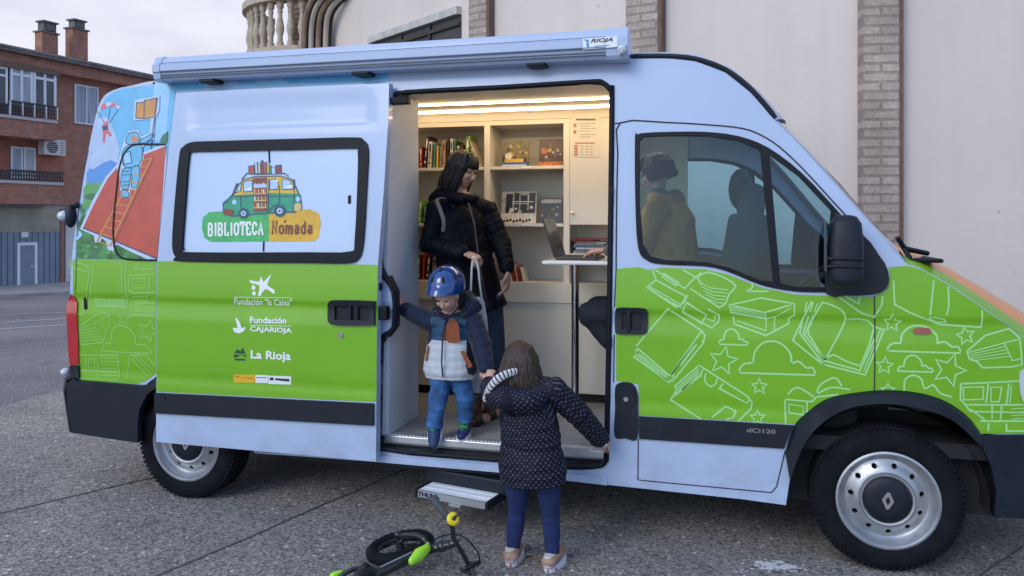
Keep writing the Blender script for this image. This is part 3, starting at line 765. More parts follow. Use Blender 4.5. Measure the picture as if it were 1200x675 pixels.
# hidden rear window edge
bm = bmesh.new(); e_ = T(*M1, [(505, 410), (385, 410), (345, 425), (318, 465), (302, 520), (292, 600), (280, 720), (276, 800), (285, 870), (310, 905), (360, 916), (468, 918)])
ribbon(bm, XZ(sm(e_, 4, False)), .011, side3, .009, 0, False, .03)
mesh_obj('quarter_window_seal', bm, RUBBER, VAN)

# ---- panel gaps
bm = bmesh.new()
def gap(pts, w=1.4, cv=3): ribbon(bm, XZ(sm(pts, cv, False) if cv else pts), w/235, side3, .0034, 0, False, .05)
gap([(1024.5, 347), (1025, 380), (1025, 420), (1024.5, 460)], 1.3)
gap([(722, 316), (722.5, 250), (724, 180), (727, 144), (780, 143.5), (833, 146.5), (870, 150.5), (892, 158.5), (913, 172), (940, 197), (975, 235), (1005, 268), (1022, 292)], 1.6)
gap([(720, 145), (727, 144)], 1.4, 0); gap([(748, 514), (747.5, 562), (760, 563.5), (904, 577), (910, 570), (920, 528)], 1.2, 0)
gap([(722, 316), (720, 360)], 1.3, 0); gap([(720, 392), (719, 448)], 1.3, 0)
gap([(104, 175), (98, 205), (92, 250), (90, 300), (89, 345)], 1.0)
mesh_obj('panel_gap', bm, GAP, VAN)

# ---- cab door windows
bm = bmesh.new()
sheet(bm, WIN, [XZ(GLASS1_px, .008), XZ(GLASS2_px, .008)], side3, .008, .022, grid=.1, dx=.1)
wf = mesh_obj('cab_window_frame', bm, RUBBER, VAN)
for g in (GLASS1_px, GLASS2_px):
    bm = bmesh.new(); sheet(bm, XZ(g), [], side3, -.004, .0, grid=.1, dx=.1); mesh_obj('window_glass', bm, GL, wf)
bm = bmesh.new(); sheet(bm, WIN, [XZ(GLASS1_px, .008), XZ(GLASS2_px, .008)], far3, .008, .022, grid=.1, dx=.1)
wf2 = mesh_obj('cab_window_frame', bm, RUBBER, VAN)
for g in (GLASS1_px, GLASS2_px):
    bm = bmesh.new(); sheet(bm, XZ(g), [], far3, -.004, .0, grid=.1, dx=.1); mesh_obj('window_glass', bm, GLW, wf2)

# ---- cab door furniture
bm = bmesh.new()
sheet(bm, XZ([(749, 487.5), (930, 498), (926, 506), (918.5, 525), (749, 513.5)]), [], side3, .014, .016, grid=.06, back=False)
trim = mesh_obj('door_trim', bm, BLACKP, VAN)
bm = bmesh.new(); px_text(bm, 'dCi120', (875, 506.5), (909, 508.5), 5, .0155, bold=.02); mesh_obj('badge_lettering', bm, CHROME, trim)
bm = bmesh.new()
for p in ((757, 493.5), (912, 503)):
    c = P(*p, .0145); tube(bm, [c, c-Vector((0, .002, 0))], .008, 10)
mesh_obj('trim_screw', bm, DARK, trim)
bm = bmesh.new()
sheet(bm, XZ(sm([(721, 366), (721, 386), (724, 391), (740, 391.5), (755, 391), (758.5, 387), (759, 368), (756, 361.5), (740, 360.5), (725, 360.5)], 2)), [XZ([(729, 366), (729, 386), (752, 386), (752, 366)])], side3, .016, .018, grid=.05, back=False)
sheet(bm, XZ([(729, 366), (729, 386), (752, 386), (752, 366)]), [], side3, .005, 0, grid=.05, mi=1)
a, b = P(737, 366, .012), P(737, 387, .012); tube(bm, [a, b], .012, 8, rcap=True)
mesh_obj('door_handle', bm, [BLACKP, DARK], VAN)
bm = bmesh.new()
sheet(bm, XZ(sm([(721, 455), (721, 480), (720.5, 511), (733, 513), (746.5, 514), (748, 480), (747, 460), (742, 450), (733, 447.5), (725, 449)], 3)), [], side3, .010, .012, grid=.05, back=False)
c = P(733.5, 468, .012); lathe(bm, [(.0, -.0), (.047, -.0), (.047, .01), (.0, .01)][::-1], c-Vector((0, .004, 0)), seg=24)
fc = mesh_obj('fuel_filler_cover', bm, BLACKP, VAN, smooth=True)
bm = bmesh.new(); c = P(733.5, 468, .018); lathe(bm, [(0, -.004), (.012, -.004), (.014, .0), (.0, .0)], c, seg=16); mesh_obj('filler_lock', bm, CHROME, fc, smooth=True)
# ---- mirror
bm = bmesh.new()
m0 = P(1003, 318, .0)
sheet(bm, XZ(sm([(978, 250), (988, 256), (1005, 268), (1022, 290), (1036, 308), (1041, 325), (1037, 338), (1022, 345), (990, 346), (968, 344), (969, 300)], 2)), [], side3, .02, .03, grid=.06, back=False)
tube(bm, [P(1000, 318, .0), P(992, 316, .14)], [.035, .03], 12, rcap=True); tube(bm, [P(1004, 300, .0), P(994, 296, .14)], [.03, .026], 12, rcap=True)
mir = mesh_obj('wing_mirror', bm, BLACKP, VAN, smooth=True)
bm = bmesh.new()
def mp_(x, y, o): return P(x, y, o)
prof = [(252, .30, .45), (254, .62, .8), (262, .88, 1), (285, 1, 1), (310, 1, 1), (325, .98, 1), (333, .82, .9), (336, .5, .6)]
rings = []
for (y, k, kd) in prof:
    cx = 990.5; hw = 21*k; c = mp_(cx, y, .17); r = mp_(cx+hw, y, .17)-c; d = Vector((0, 1, 0))*.065*kd
    rings.append([bm.verts.new(c+r*math.copysign(abs(cos(a))**.55, cos(a))+d*math.copysign(abs(sin(a))**.6, sin(a))) for a in [2*pi*q/24 for q in range(24)]])
for a, b in zip(rings, rings[1:]):
    for k in range(24): bm.faces.new((a[k], a[(k+1) % 24], b[(k+1) % 24], b[k]))
bm.faces.new(rings[0]); bm.faces.new(rings[-1])
for y in (302, 311):
    tube(bm, [mp_(971, y+1, .235), mp_(990, y+1, .243), mp_(1010, y+2, .235)], .007, 8, rcap=True)
bmesh.ops.recalc_face_normals(bm, faces=bm.faces)
mesh_obj('mirror_housing', bm, BLACKP, mir, smooth='all')
bm = bmesh.new(); x0 = mp_(969, 262, .2).x-.004; c = mp_(970, 290, .17)
bm.faces.new([bm.verts.new((x0, c.y+a, c.z+b)) for a, b in ((-.05, -.11), (.05, -.11), (.05, .12), (-.05, .12))]); mesh_obj('mirror_glass', bm, CHROME, mir)
# ---- front wing details
bm = bmesh.new()
sheet(bm, XZ(sm([(1070, 386), (1070, 389), (1073, 391), (1087, 391), (1090, 389), (1090, 386), (1087, 384), (1073, 384)], 2)), [], side3, .012, .014, back=False)
mesh_obj('side_indicator', bm, mat('amber_lens', (.30, .03, .02), .2, coat=1), VAN)
bm = bmesh.new()
sheet(bm, XZ(sm([(1194, 440), (1200, 432), (1225, 428), (1240, 445), (1246, 480), (1220, 482), (1198, 470)], 3)), [], side3, .012, .02, grid=.05, back=False)
lf = [P(x, y, .012) for x, y in ((1238, 440), (1244, 455), (1248, 482))]
span(bm, lf, lambda s, t: Vector((.02+.21*bul(t, 2), 0, 0)), tl=[-.98, -.9, -.8, -.7, -.55]); span(bm, lf, lambda s, t: Vector((.02+.21*bul(t, 2), 0, 0)), tl=[.55, .7, .8, .9, .98])
mesh_obj('headlight', bm, LENS, VAN)
bm = bmesh.new()
span(bm, lf, lambda s, t: Vector((.015+.21*bul(t, 2), 0, 0)), tl=[-.5, -.25, 0, .25, .5]); mesh_obj('grille', bm, BLACKP, VAN)
# bumpers
bm = bmesh.new()
bf = [(1147, 509), (1200, 509), (1252, 512), (1254, 560), (1250, 606), (1200, 604), (1163, 605), (1166, 575), (1160, 545), (1151, 525)]
sheet(bm, XZ(bf), [], side3, .022, .03, grid=.06)
b3 = [P(x, y, .022) for x, y in ((1252, 512), (1254, 535), (1254, 560), (1250, 606))]
span(bm, b3, lambda s, t: Vector((.24*bul(t, 2), 0, 0)), tl=TL)
p0 = [P(1250, 606, .022), P(1165, 604, .022)]; span(bm, p0, lambda s, t: Vector((.2*bul(t, 2)*(1-s), 0, 0)), tl=[-1, -.8, .8, 1])
sheet(bm, XZ(bf), [], far3, .022, .03, grid=.1)
for pp in ((1178, 552), (1176, 590)):
    c = P(*pp, .024); tube(bm, [c, c-Vector((0, .003, 0))], .008, 8)
mesh_obj('front_bumper', bm, BLACKP, VAN, smooth='all')
bm = bmesh.new()
br = [(86, 443), (88, 446), (160, 452), (168, 452), (176, 449), (184, 440), (186, 452), (172, 462), (163, 480), (161, 500), (161, 519), (120, 513), (84, 507), (79, 480), (77, 450)]
sheet(bm, XZ(br, .03), [], side3, .03, .04, grid=.06)
b3 = [P(x, y, .03) for x, y in ((86, 443), (78, 446), (76, 460), (79, 482), (83, 507))]
span(bm, b3, lambda s, t: Vector((-.16*bul(t, 10), 0, 0)), tl=TL)
p0 = [P(83, 507, .03), P(160, 519, .03)]; span(bm, p0, lambda s, t: Vector((-.16*bul(t, 10)*(1-s), 0, 0)), tl=TL)
p0 = [P(86, 443, .03), P(86, 446, .0)+Vector((0, 0, .005))]; span(bm, p0, lambda s, t: Vector((-.16*bul(t, 10)*(1-s), 0, 0)), tl=TL)
sheet(bm, XZ(br, .03), [], far3, .03, .04, grid=.1)
ribbon(bm, XZ([(79, 470), (120, 473), (161, 477)], .03), .006, side3, .0315, 1)
mesh_obj('rear_bumper', bm, [BLACKP, DARK], VAN, smooth='all')
# tail lamp: wraps the corner
bm = bmesh.new()
tl3 = [(87, 343), (85.5, 350), (86, 385), (88, 425)]
rr_ = [(84.5, 345), (88, 347), (92, 355), (93, 400), (93.5, 426), (88, 428), (83.5, 428), (81, 400), (80, 355)]
sheet(bm, XZ(rr_), [], side3, .012, .02, grid=.05)
b3 = [P(x, y, .012) for x, y in ((84.5, 345), (80.5, 355), (80, 375), (81.5, 400), (84, 428))]
span(bm, b3, lambda s, t: Vector((-.065*bul(t, 12)-.008, 0, 0)), tl=TL[:8]); 
mesh_obj('tail_lamp', bm, REDL, VAN, smooth='all')
bm = bmesh.new(); b3 = [P(x, y, .016) for x, y in ((88, 429), (84, 429), (84, 444))]
sheet(bm, XZ([(83, 429), (93.5, 428), (94.5, 443), (85, 443)]), [], side3, .016, .02, grid=.05)
span(bm, [P(83, 429, .016), P(85, 443, .016)], lambda s, t: Vector((-.09*bul(t, 12), 0, 0)), tl=TL[:7])
lb = mesh_obj('lamp_base', bm, BLACKP, VAN)
bm = bmesh.new(); c = P(83, 437, .02); ell(bm, c+Vector((-.06, .02, 0)), (.028, .03, .024)); mesh_obj('reversing_lamp', bm, LENS, lb, smooth='all')
# rear door hinge, marker, and lock
bm = bmesh.new(); c = P(92, 253, .0)
ell(bm, c+Vector((-.045, -.015, .0)), (.035, .035, .075)); tube(bm, [c+Vector((.0, .0, .07)), c+Vector((-.02, -.02, .06))], .02, 8)
hg = mesh_obj('rear_marker_arm', bm, BLACKP, VAN, smooth='all')
bm = bmesh.new(); ell(bm, c+Vector((-.085, -.03, .0)), (.038, .034, .032)); mesh_obj('marker_lamp', bm, LENS, hg, smooth='all')
bm = bmesh.new(); tube(bm, [P(100.5, 350, .0), P(101, 361, .0)], .012, 8, rcap=True); mesh_obj('hinge', bm, DARK, VAN, smooth='all')
bm = bmesh.new(); p3 = [P(x, y, .003) for x, y in ((82.5, 322), (81.5, 343))]; span(bm, p3, lambda s, t: Vector((-.06*bul(t, 12)-.002, 0, 0)), tl=TL[:6]); mesh_obj('side_marker', bm, ORANGE, VAN)
# wheel arch flare
bm = bmesh.new()
fo = sm([(920, 530), (930, 500), (946, 483), (970, 467), (1003, 460), (1040, 457), (1078, 460.5), (1110, 471), (1136, 490), (1152, 512)], 4, False)
fi = sm([(1150, 524), (1138, 511), (1118, 494), (1095, 483.5), (1065, 476), (1035, 473.5), (1005, 476), (978, 486), (957, 502), (943, 520), (932, 545), (926, 565)], 4, False)
fo3 = [P(x, y, .004) for x, y in fo]; fm3 = [P(x, y, .035) for x, y in [(a*.72+fi[::-1][int(i*(len(fi)-1)/(len(fo)-1))][0]*.28, b*.72+fi[::-1][int(i*(len(fi)-1)/(len(fo)-1))][1]*.28) for i, (a, b) in enumerate(fo)]]
fi3 = [P(x, y, .040) for x, y in [fi[::-1][int(i*(len(fi)-1)/(len(fo)-1))] for i in range(len(fo))]]
fb3 = [p+Vector((0, .10, 0)) for p in fi3]
R_ = [[bm.verts.new(p) for p in r] for r in (fo3, fm3, fi3, fb3)]
for a, b in zip(R_, R_[1:]):
    for k in range(len(fo3)-1): bm.faces.new((a[k], a[k+1], b[k+1], b[k]))
mesh_obj('wheel_arch_trim', bm, BLACKP, VAN, smooth=True)
# ---- wheels
EMB = [(-.44, .06), (-.06, .66), (.14, .66), (.44, -.06), (.06, -.66), (-.14, -.66)]
def wheel(X, ynear, R=.34, side=1, turn=0):
    """side 1: outer face towards -Y"""
    s = side; wx = thing('wheel', (X, ynear+s*.11, R), None, None); wx.parent = VAN; wx.location = Vector((X, ynear+s*.11, R))-org(VAN)
    c = Vector((X, ynear+s*.11, R)); k = R/.34
    bm = bmesh.new()
    prof = [(.225, -.088), (.235, -.100), (.262, -.108), (.290, -.108), (.312, -.100), (.328, -.086), (.338, -.06), (.340, 0), (.338, .06), (.328, .086), (.3, .105), (.26, .105), (.225, .09)]
    prof = [(r*k, a*s) for r, a in prof]
    lathe(bm, prof, c, seg=64, closed=True)
    for j in range(4):   # tread ribs
        a = (-.055+.036*j)*s
        lathe(bm, [(.336*k, a-.013), (.3445*k, a-.010), (.3445*k, a+.010), (.336*k, a+.013)], c, seg=64, closed=True)
    for q in range(72):  # shoulder blocks
        w = 2*pi*q/72; d = Vector((cos(w), 0, sin(w))); e = Vector((-sin(w), 0, cos(w)))
        obox(bm, c+d*.3275*k+Vector((0, -.082*s, 0)), (d, Vector((0, 1, 0)), e), (.014, .024, .017))
    bmesh.ops.recalc_face_normals(bm, faces=bm.faces)
    mesh_obj('tyre', bm, TYRE, wx, smooth=True)
    bm = bmesh.new()
    lathe(bm, [(r*k, a*s) for r, a in [(.228, -.094), (.232, -.103), (.222, -.106), (.213, -.098), (.208, -.08), (.196, -.062), (.186, -.055), (.184, -.045), (.2, .05), (.228, .08)]], c, seg=64, closed=True)
    f2 = lambda u, v, o: c+Vector((u, -(.05+o)*s-.0, v))
    ringp = lambda r, n=64: [(r*k*cos(2*pi*i/n), r*k*sin(2*pi*i/n)) for i in range(n)]
    holes = [[(.158*k*cos(2*pi*h/11+.2)+.0125*k*cos(q), .158*k*sin(2*pi*h/11+.2)+.0125*k*sin(q)) for q in [2*pi*i/10 for i in range(10)]] for h in range(11)]
    f3 = lambda u, v, o: c+Vector((u, -s*(.048+.035*max(0, 1-(abs(sqrt(u*u+v*v)/k-.135))/.03)**2*0+ .030*(1-sstep((sqrt(u*u+v*v)/k-.125)/.06))+o), v))
    sheet(bm, ringp(.19), holes, f3, 0, .012, grid=.02, dx=.02, fine=.02)
    lathe(bm, [(r*k, a*s) for r, a in [(.108, -.072), (.112, -.090), (.120, -.092), (.127, -.080), (.125, -.06)]], c, seg=48, closed=True)
    bmesh.ops.recalc_face_normals(bm, faces=bm.faces)
    mesh_obj('rim', bm, STEEL, wx, smooth=True)
    bm = bmesh.new(); lathe(bm, [(.0, .0), (.182*k, .0), (.182*k, .01*s), (0, .01*s)], c+Vector((0, -.02*s, 0)), seg=32); mesh_obj('brake_disc', bm, DARK, wx)
    bm = bmesh.new()
    lathe(bm, [(r*k, a*s) for r, a in [(.0, -.101), (.06, -.100), (.098, -.096), (.107, -.088), (.108, -.07), (0, -.07)]], c, seg=48)
    bmesh.ops.recalc_face_normals(bm, faces=bm.faces); mesh_obj('hub_cap', bm, BLACKP, wx, smooth=True)
    bm = bmesh.new()
    em = [(x*.060, z*.060) for x, z in EMB]; inn = [(x*.42, z*.46) for x, z in em]
    sheet(bm, em, [inn], lambda u, v, o: c+Vector((u, -s*(.101+o), v)), .004, .004, fine=.05)
    mesh_obj('wheel_emblem', bm, CHROME, wx)
    return wx
wheel(0.0, .03); wheel(RWX, .03, .335); wheel(0.0, 1.97, side=-1); wheel(RWX, 1.97, side=-1)
# wiper
bm = bmesh.new()
b0 = P(1068, 309, 0)+Vector((.02, .12, .02))
tube(bm, [b0, b0+Vector((-.05, .04, .10))], .012, 8); tube(bm, [b0+Vector((-.055, .0, .10)), b0+Vector((-.02, .02, .045)), b0+Vector((.10, .1, .02))], [.01, .014, .012], 8)
box(bm, (b0.x-.02, .1, b0.z-.02), (b0.x+.14, 1.9, b0.z+.0), bev=.01)
mesh_obj('wiper', bm, RUBBER, VAN)

# ---- door opening seal, inner jamb, sill well
bm = bmesh.new()
sc_ = [P(x, y, .006) for x, y in sm(OPEN_px, 3)]
tube(bm, sc_+[sc_[0]], .014, 8, flat=1.0)
mesh_obj('door_seal', bm, RUBBER, VAN, smooth='all')
bm = bmesh.new()
lp = densify(OPEN, .05); n = len(lp)
for i in range(n):
    a, b = lp[i], lp[(i+1) % n]
    bm.faces.new([bm.verts.new(v) for v in (side3(*a, 0), side3(*b, 0), side3(*b, -.09), side3(*a, -.09))])
mesh_obj('door_jamb', bm, GAP, VAN)
# B pillar catch
bm = bmesh.new()
c = P(716.5, 231, .004); box(bm, c+Vector((-.012, -.01, -.05)), c+Vector((.012, .004, .05)), bev=.004)
for y in (343, 401):
    c = P(715.5, y, .002); box(bm, c+Vector((-.008, -.012, -.03)), c+Vector((.008, .004, .03)), bev=.003)
mesh_obj('door_catch', bm, BLACKP, VAN)
# white sill edge under the opening
bm = bmesh.new()
sheet(bm, XZ([(299, 530), (440, 540.5), (580, 552.5), (712, 568), (712, 559), (580, 544), (440, 532.5)]), [], side3, .012, .014, back=False)
mesh_obj('sill_flange', bm, WHITE, VAN)

# ---- sliding door
DO = .085
SD_px = [(206, 109), (300, 104), (456, 97.5), (455, 140), (450, 220), (443, 309), (441.5, 400), (440.5, 541), (320, 530), (183, 518), (183, 460), (184.4, 305), (195, 200)]
DWo = sm(T(180, 20, 2.25, [(68, 365), (78, 342), (100, 330), (150, 327), (400, 320), (530, 317), (552, 324), (566, 350), (562, 450), (556, 560), (550, 615), (538, 640), (510, 650), (400, 649), (80, 645), (58, 632), (49, 600), (55, 500)]), 3)
DWi = sm(T(180, 20, 2.25, [(93, 368), (105, 356), (160, 354), (400, 349), (528, 346), (538, 354), (538, 420), (530, 590), (515, 618), (400, 620), (95, 620), (79, 612), (76, 595), (84, 480)]), 3)
def sdf(x, z, off):
    """door skin with the pressed recess above the window"""
    v = Vector((x, S(x, z)-off, z))
    if off > DO-.02 and DREC:
        u = (x-DREC[0])/(DREC[1]-DREC[0]); w_ = (z-DREC[2])/(DREC[3]-DREC[2])
        if 0 < u < 1 and 0 < w_ < 1:
            k = sstep(min(u, 1-u)/.06)*sstep(min(w_/.16, (1-w_)/.5)); v.y += .010*k
    return v
ra = P(216, 152, DO); rb = P(444, 105, DO)
DREC = (ra.x, rb.x, P(330, 152, DO).z, P(330, 103, DO).z)
bm = bmesh.new()
zd = [DREC[2]+(DREC[3]-DREC[2])*k/14 for k in range(15)]+ZS
sheet(bm, XZ(SD_px, DO), [XZ(DWo, DO)], sdf, DO, .055, grid=.05, dx=.035, zs=zd, mi=0)
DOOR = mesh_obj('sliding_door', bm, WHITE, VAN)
bm = bmesh.new()
vgd = XZ([(184.6, 306), (443, 310.4), (441.8, 400), (441, 471), (320, 465.5), (183.4, 459), (183.6, 400)], DO)
sheet(bm, vgd, [], sdf, DO+.0016, 0, grid=.05, dx=.05, zs=ZS); dv = mesh_obj('green_wrap', bm, GREEN, DOOR)
bm = bmesh.new(); sheet(bm, XZ(DWo, DO+.01), [XZ(DWi, DO+.01)], side3, DO+.012, .035, grid=.08, dx=.08)
mesh_obj('window_seal', bm, RUBBER, DOOR)
bm = bmesh.new(); sheet(bm, XZ(DWi, DO), [], side3, DO-.004, .004, grid=.08, dx=.08)
PANW = mat('white_window_film', (.46, .58, .80), .2, coat=.5)
mesh_obj('window_panel', bm, PANW, DOOR)
bm = bmesh.new()
sheet(bm, XZ([(183.2, 460), (438.8, 472.5), (438.8, 498), (183.2, 483.5)], DO), [], side3, DO+.018, .02, grid=.04, back=False)
tr_ = mesh_obj('door_trim', bm, BLACKP, DOOR)
bm = bmesh.new()
for p in ((191.5, 466), (426.5, 479)):
    c = P(*p, DO+.019); tube(bm, [c, c-Vector((0, .003, 0))], .014, 12)
for p in ((399.5, 392.5),):
    c = P(*p, DO+.002); tube(bm, [c, c-Vector((0, .006, 0))], .016, 12, mi=1)
mesh_obj('door_fixing', bm, [DARK, CHROME], DOOR)
bm = bmesh.new()
hp = sm([(386, 357), (388, 353), (395, 351.5), (437, 352.5), (440, 356), (440, 377), (437, 381), (395, 380.5), (388, 378), (386, 374)], 2)
hi = [(394, 358), (434, 359), (434, 375), (394, 374)]
sheet(bm, XZ(hp, DO), [XZ(hi, DO)], side3, DO+.022, .022, grid=.04, back=False)
sheet(bm, XZ(hi, DO), [], side3, DO+.005, 0, mi=1)
for x in (410, 418): tube(bm, [P(x, 359, DO+.012), P(x, 375, DO+.012)], .014, 8, mi=0)
mesh_obj('door_handle', bm, [BLACKP, DARK], DOOR, smooth=True)
bm = bmesh.new()   # latch and brackets on the door's leading edge
a = P(441, 366, DO-.03); box(bm, a+Vector((0, -.02, -.04)), a+Vector((.07, .03, .035)), bev=.008)
a = P(441, 336, DO-.03); box(bm, a+Vector((0, -.01, -.02)), a+Vector((.03, .02, .02)), bev=.004)
a = P(456, 118, DO-.02); box(bm, a+Vector((-.01, .0, -.02)), a+Vector((.11, .05, .02)), bev=.006)
mesh_obj('door_latch', bm, RUBBER, DOOR)
# centre slide and small grip on the window film
bm = bmesh.new()
ribbon(bm, XZ(T(180, 20, 2.25, [(304, 352), (305, 385)]), DO), .010, side3, DO-.001); ribbon(bm, XZ(T(180, 20, 2.25, [(290, 592), (289, 618)]), DO), .010, side3, DO-.001)
ribbon(bm, XZ(T(180, 20, 2.25, [(516, 470), (516, 492)]), DO), .018, side3, DO-.001)
mesh_obj('window_slide', bm, RUBBER, DOOR)

# ---- emblem: small illustrated minibus and two lozenges with lettering
LG = mat('logo_green', (.05, .42, .12), .4, var=.15, vscale=30); LY = mat('logo_yellow', (.70, .40, .03), .4, var=.15, vscale=30); LBG = mat('logo_bus_green', (.015, .30, .18), .4, var=.2, vscale=25); LBY = mat('logo_bus_yellow', (.72, .42, .03), .4); LNV = mat('logo_outline', (.02, .07, .12), .4); LBR = mat('logo_brown', (.22, .05, .03), .4, var=.3, vscale=60); LWB = mat('logo_pale_window', (.40, .60, .85), .4); LRD = mat('logo_red', (.45, .06, .04), .4); LTN = mat('logo_tan', (.65, .45, .22), .4)
lm = [LG, LY, LBG, LBY, LNV, LBR, LWB, LRD, LTN, PRINTW]
bm = bmesh.new(); LO = (230, 170, 4.8235)
def lf_(p, mi, k, cv=0):
    p = T(*LO, p); p = sm(p, cv) if cv else p
    sheet(bm, XZ(p, DO), [], side3, DO-.003+.0005*k, 0, mi=mi, fine=.3)
def ll_(p, w, mi, k, closed=False, cv=0):
    p = T(*LO, p); p = sm(p, cv, closed) if cv else p
    ribbon(bm, XZ(p, DO), w/195, side3, DO-.003+.0005*k, mi, closed)
lf_([(410, 378), (410, 545), (80, 548), (45, 525), (30, 470), (35, 410), (70, 380), (150, 373)], 0, 1); lf_([(410, 378), (640, 362), (690, 385), (703, 440), (690, 520), (665, 545), (410, 545)], 1, 1)
lf_([(150, 330), (180, 300), (215, 270), (330, 275), (560, 270), (590, 300), (595, 350), (560, 378), (200, 402), (155, 390)], 2, 2, 2)
lf_([(205, 285), (235, 225), (270, 195), (330, 178), (480, 175), (540, 195), (560, 235), (570, 275), (400, 270), (330, 275)], 3, 3)
ll_([(150, 330), (205, 285), (235, 225), (270, 195), (330, 178), (480, 175), (540, 195), (560, 235), (585, 290), (595, 350), (560, 378), (400, 385), (200, 402), (155, 390)], 1.3, 4, 4, True)
lf_([(320, 185), (400, 182), (398, 375), (325, 380)], 5, 5)
for y in (215, 250, 290, 330):
    lf_([(325, y+22), (396, y+20), (396, y+26), (325, y+28)], 8, 6)
    for j in range(7):
        lf_([(328+10*j, y), (334+10*j, y-2), (334+10*j, y+20), (328+10*j, y+21)], (8, 7, 3, 9, 2, 8, 7)[(j+y) % 7], 6)
lf_([(325, 222), (398, 220), (398, 238), (325, 242)], 6, 7)
for q in ([(268, 205), (318, 198), (316, 262), (265, 265)], [(415, 195), (445, 190), (465, 215), (460, 250), (415, 252)], [(485, 190), (530, 200), (548, 250), (485, 252)], [(236, 232), (258, 215), (248, 262), (228, 268)]):
    lf_(q, 6, 5); ll_(q, .9, 4, 6, True)
    lf_([((q[0][0]+q[2][0])/2, q[0][1]*.3+q[2][1]*.7), (q[2][0]-4, q[2][1]-26), (q[2][0]-4, q[2][1]-8), (q[3][0]+4, q[2][1]-8)], 9, 7)
for cx, cy, r in ((267, 386, 30), (472, 372, 34)):
    lf_([(cx+r*cos(q), cy+r*1.0*sin(q)) for q in [2*pi*i/16 for i in range(16)]], 4, 7); lf_([(cx+r*.5*cos(q), cy+r*.5*sin(q)) for q in [2*pi*i/12 for i in range(12)]], 6, 8); lf_([(cx+r*.22*cos(q), cy+r*.22*sin(q)) for q in [2*pi*i/8 for i in range(8)]], 5, 9)
lf_([(150, 362), (210, 365), (205, 395), (160, 395)], 5, 5, 2); lf_([(550, 335), (590, 330), (588, 368), (555, 372)], 8, 5, 2)
for cx, cy in ((215, 322), (575, 305)): lf_([(cx+13*cos(q), cy+15*sin(q)) for q in [2*pi*i/10 for i in range(10)]], 6, 6); 
ll_([(180, 322), (160, 320), (155, 335)], 1.2, 4, 5); ll_([(225, 265), (205, 285), (230, 215)], 2.0, 4, 5); ll_([(552, 240), (548, 195), (555, 245)], 2.4, 4, 5)
ll_([(255, 195), (285, 160), (340, 165), (500, 160), (520, 178)], 1.4, 4, 4); ll_([(250, 290), (255, 385)], 1, 4, 6); ll_([(410, 190), (405, 380)], 1, 4, 6); ll_([(470, 230), (470, 330), (430, 345), (415, 375)], 1, 4, 6); ll_([(210, 290), (560, 288)], .9, 4, 6); ll_([(555, 200), (550, 375)], .9, 4, 6)
for j, (x, w_, y, h) in enumerate([(295, 30, 118, 45), (330, 14, 100, 60), (346, 16, 108, 52), (364, 12, 90, 68), (378, 18, 100, 60), (398, 14, 112, 48), (412, 10, 120, 40), (424, 22, 128, 36), (448, 30, 115, 45)]):
    lf_([(x, y), (x+w_, y-4), (x+w_+2, y+h), (x+2, y+h)], (7, 6, 8, 5, 7, 3, 2, 6, 5)[j], 5); ll_([(x, y), (x+w_, y-4), (x+w_+2, y+h), (x+2, y+h)], .7, 4, 6, True)
mesh_obj('library_emblem', bm, lm, DOOR)
# slab lettering drawn as strokes: BIBLIOTECA / Nomada
bm = bmesh.new()
GLY = {'B': ([[(.12, 0), (.12, 1)], [(.12, 1), (.55, 1), (.72, .88), (.72, .65), (.55, .53), (.12, .53)], [(.55, .53), (.78, .42), (.78, .12), (.58, 0), (.12, 0)]], [(0, 0, .3), (0, 1, .3)]),
 'I': ([[(.5, 0), (.5, 1)]], [(.22, 0, .56), (.22, 1, .56)]), 'L': ([[(.2, 1), (.2, 0), (.8, 0), (.8, .28)]], [(.02, 1, .4)]),
 'O': ([[(.5, 1), (.18, .85), (.12, .5), (.18, .15), (.5, 0), (.82, .15), (.88, .5), (.82, .85), (.5, 1)]], []), 'T': ([[(.5, 0), (.5, 1)], [(.05, .72), (.05, 1), (.95, 1), (.95, .72)]], [(.28, 0, .44)]),
 'E': ([[(.15, 0), (.15, 1)], [(.15, 1), (.8, 1), (.8, .75)], [(.15, .5), (.6, .5)], [(.15, 0), (.82, 0), (.82, .27)]], [(0, 0, .3), (0, 1, .3)]), 'C': ([[(.85, .68), (.85, .85), (.5, 1), (.18, .85), (.12, .5), (.18, .15), (.5, 0), (.85, .15), (.87, .3)]], []),
 'A': ([[(.15, 0), (.5, 1), (.85, 0)], [(.28, .35), (.72, .35)]], [(0, 0, .35), (.65, 0, .35)]), 'N': ([[(.18, 0), (.18, 1), (.82, 0), (.82, 1)]], [(0, 0, .4), (0, 1, .3), (.62, 1, .38)]),
 'o': ([[(.5, .68), (.2, .58), (.14, .34), (.2, .1), (.5, 0), (.8, .1), (.86, .34), (.8, .58), (.5, .68)]], []), 'm': ([[(.12, 0), (.12, .66)], [(.12, .5), (.3, .67), (.46, .6), (.48, 0)], [(.48, .5), (.66, .67), (.84, .6), (.86, 0)]], [(0, 0, .26), (.36, 0, .26), (.74, 0, .26), (0, .66, .12)]),
 'a': ([[(.2, .55), (.4, .67), (.7, .6), (.74, .1), (.85, 0)], [(.72, .38), (.35, .4), (.18, .2), (.35, 0), (.72, .14)]], []), 'd': ([[(.8, 1), (.8, 0)], [(.78, .5), (.5, .67), (.2, .5), (.16, .3), (.22, .08), (.5, 0), (.78, .15)]], [(.62, 1, .18), (.8, 0, .15)])}
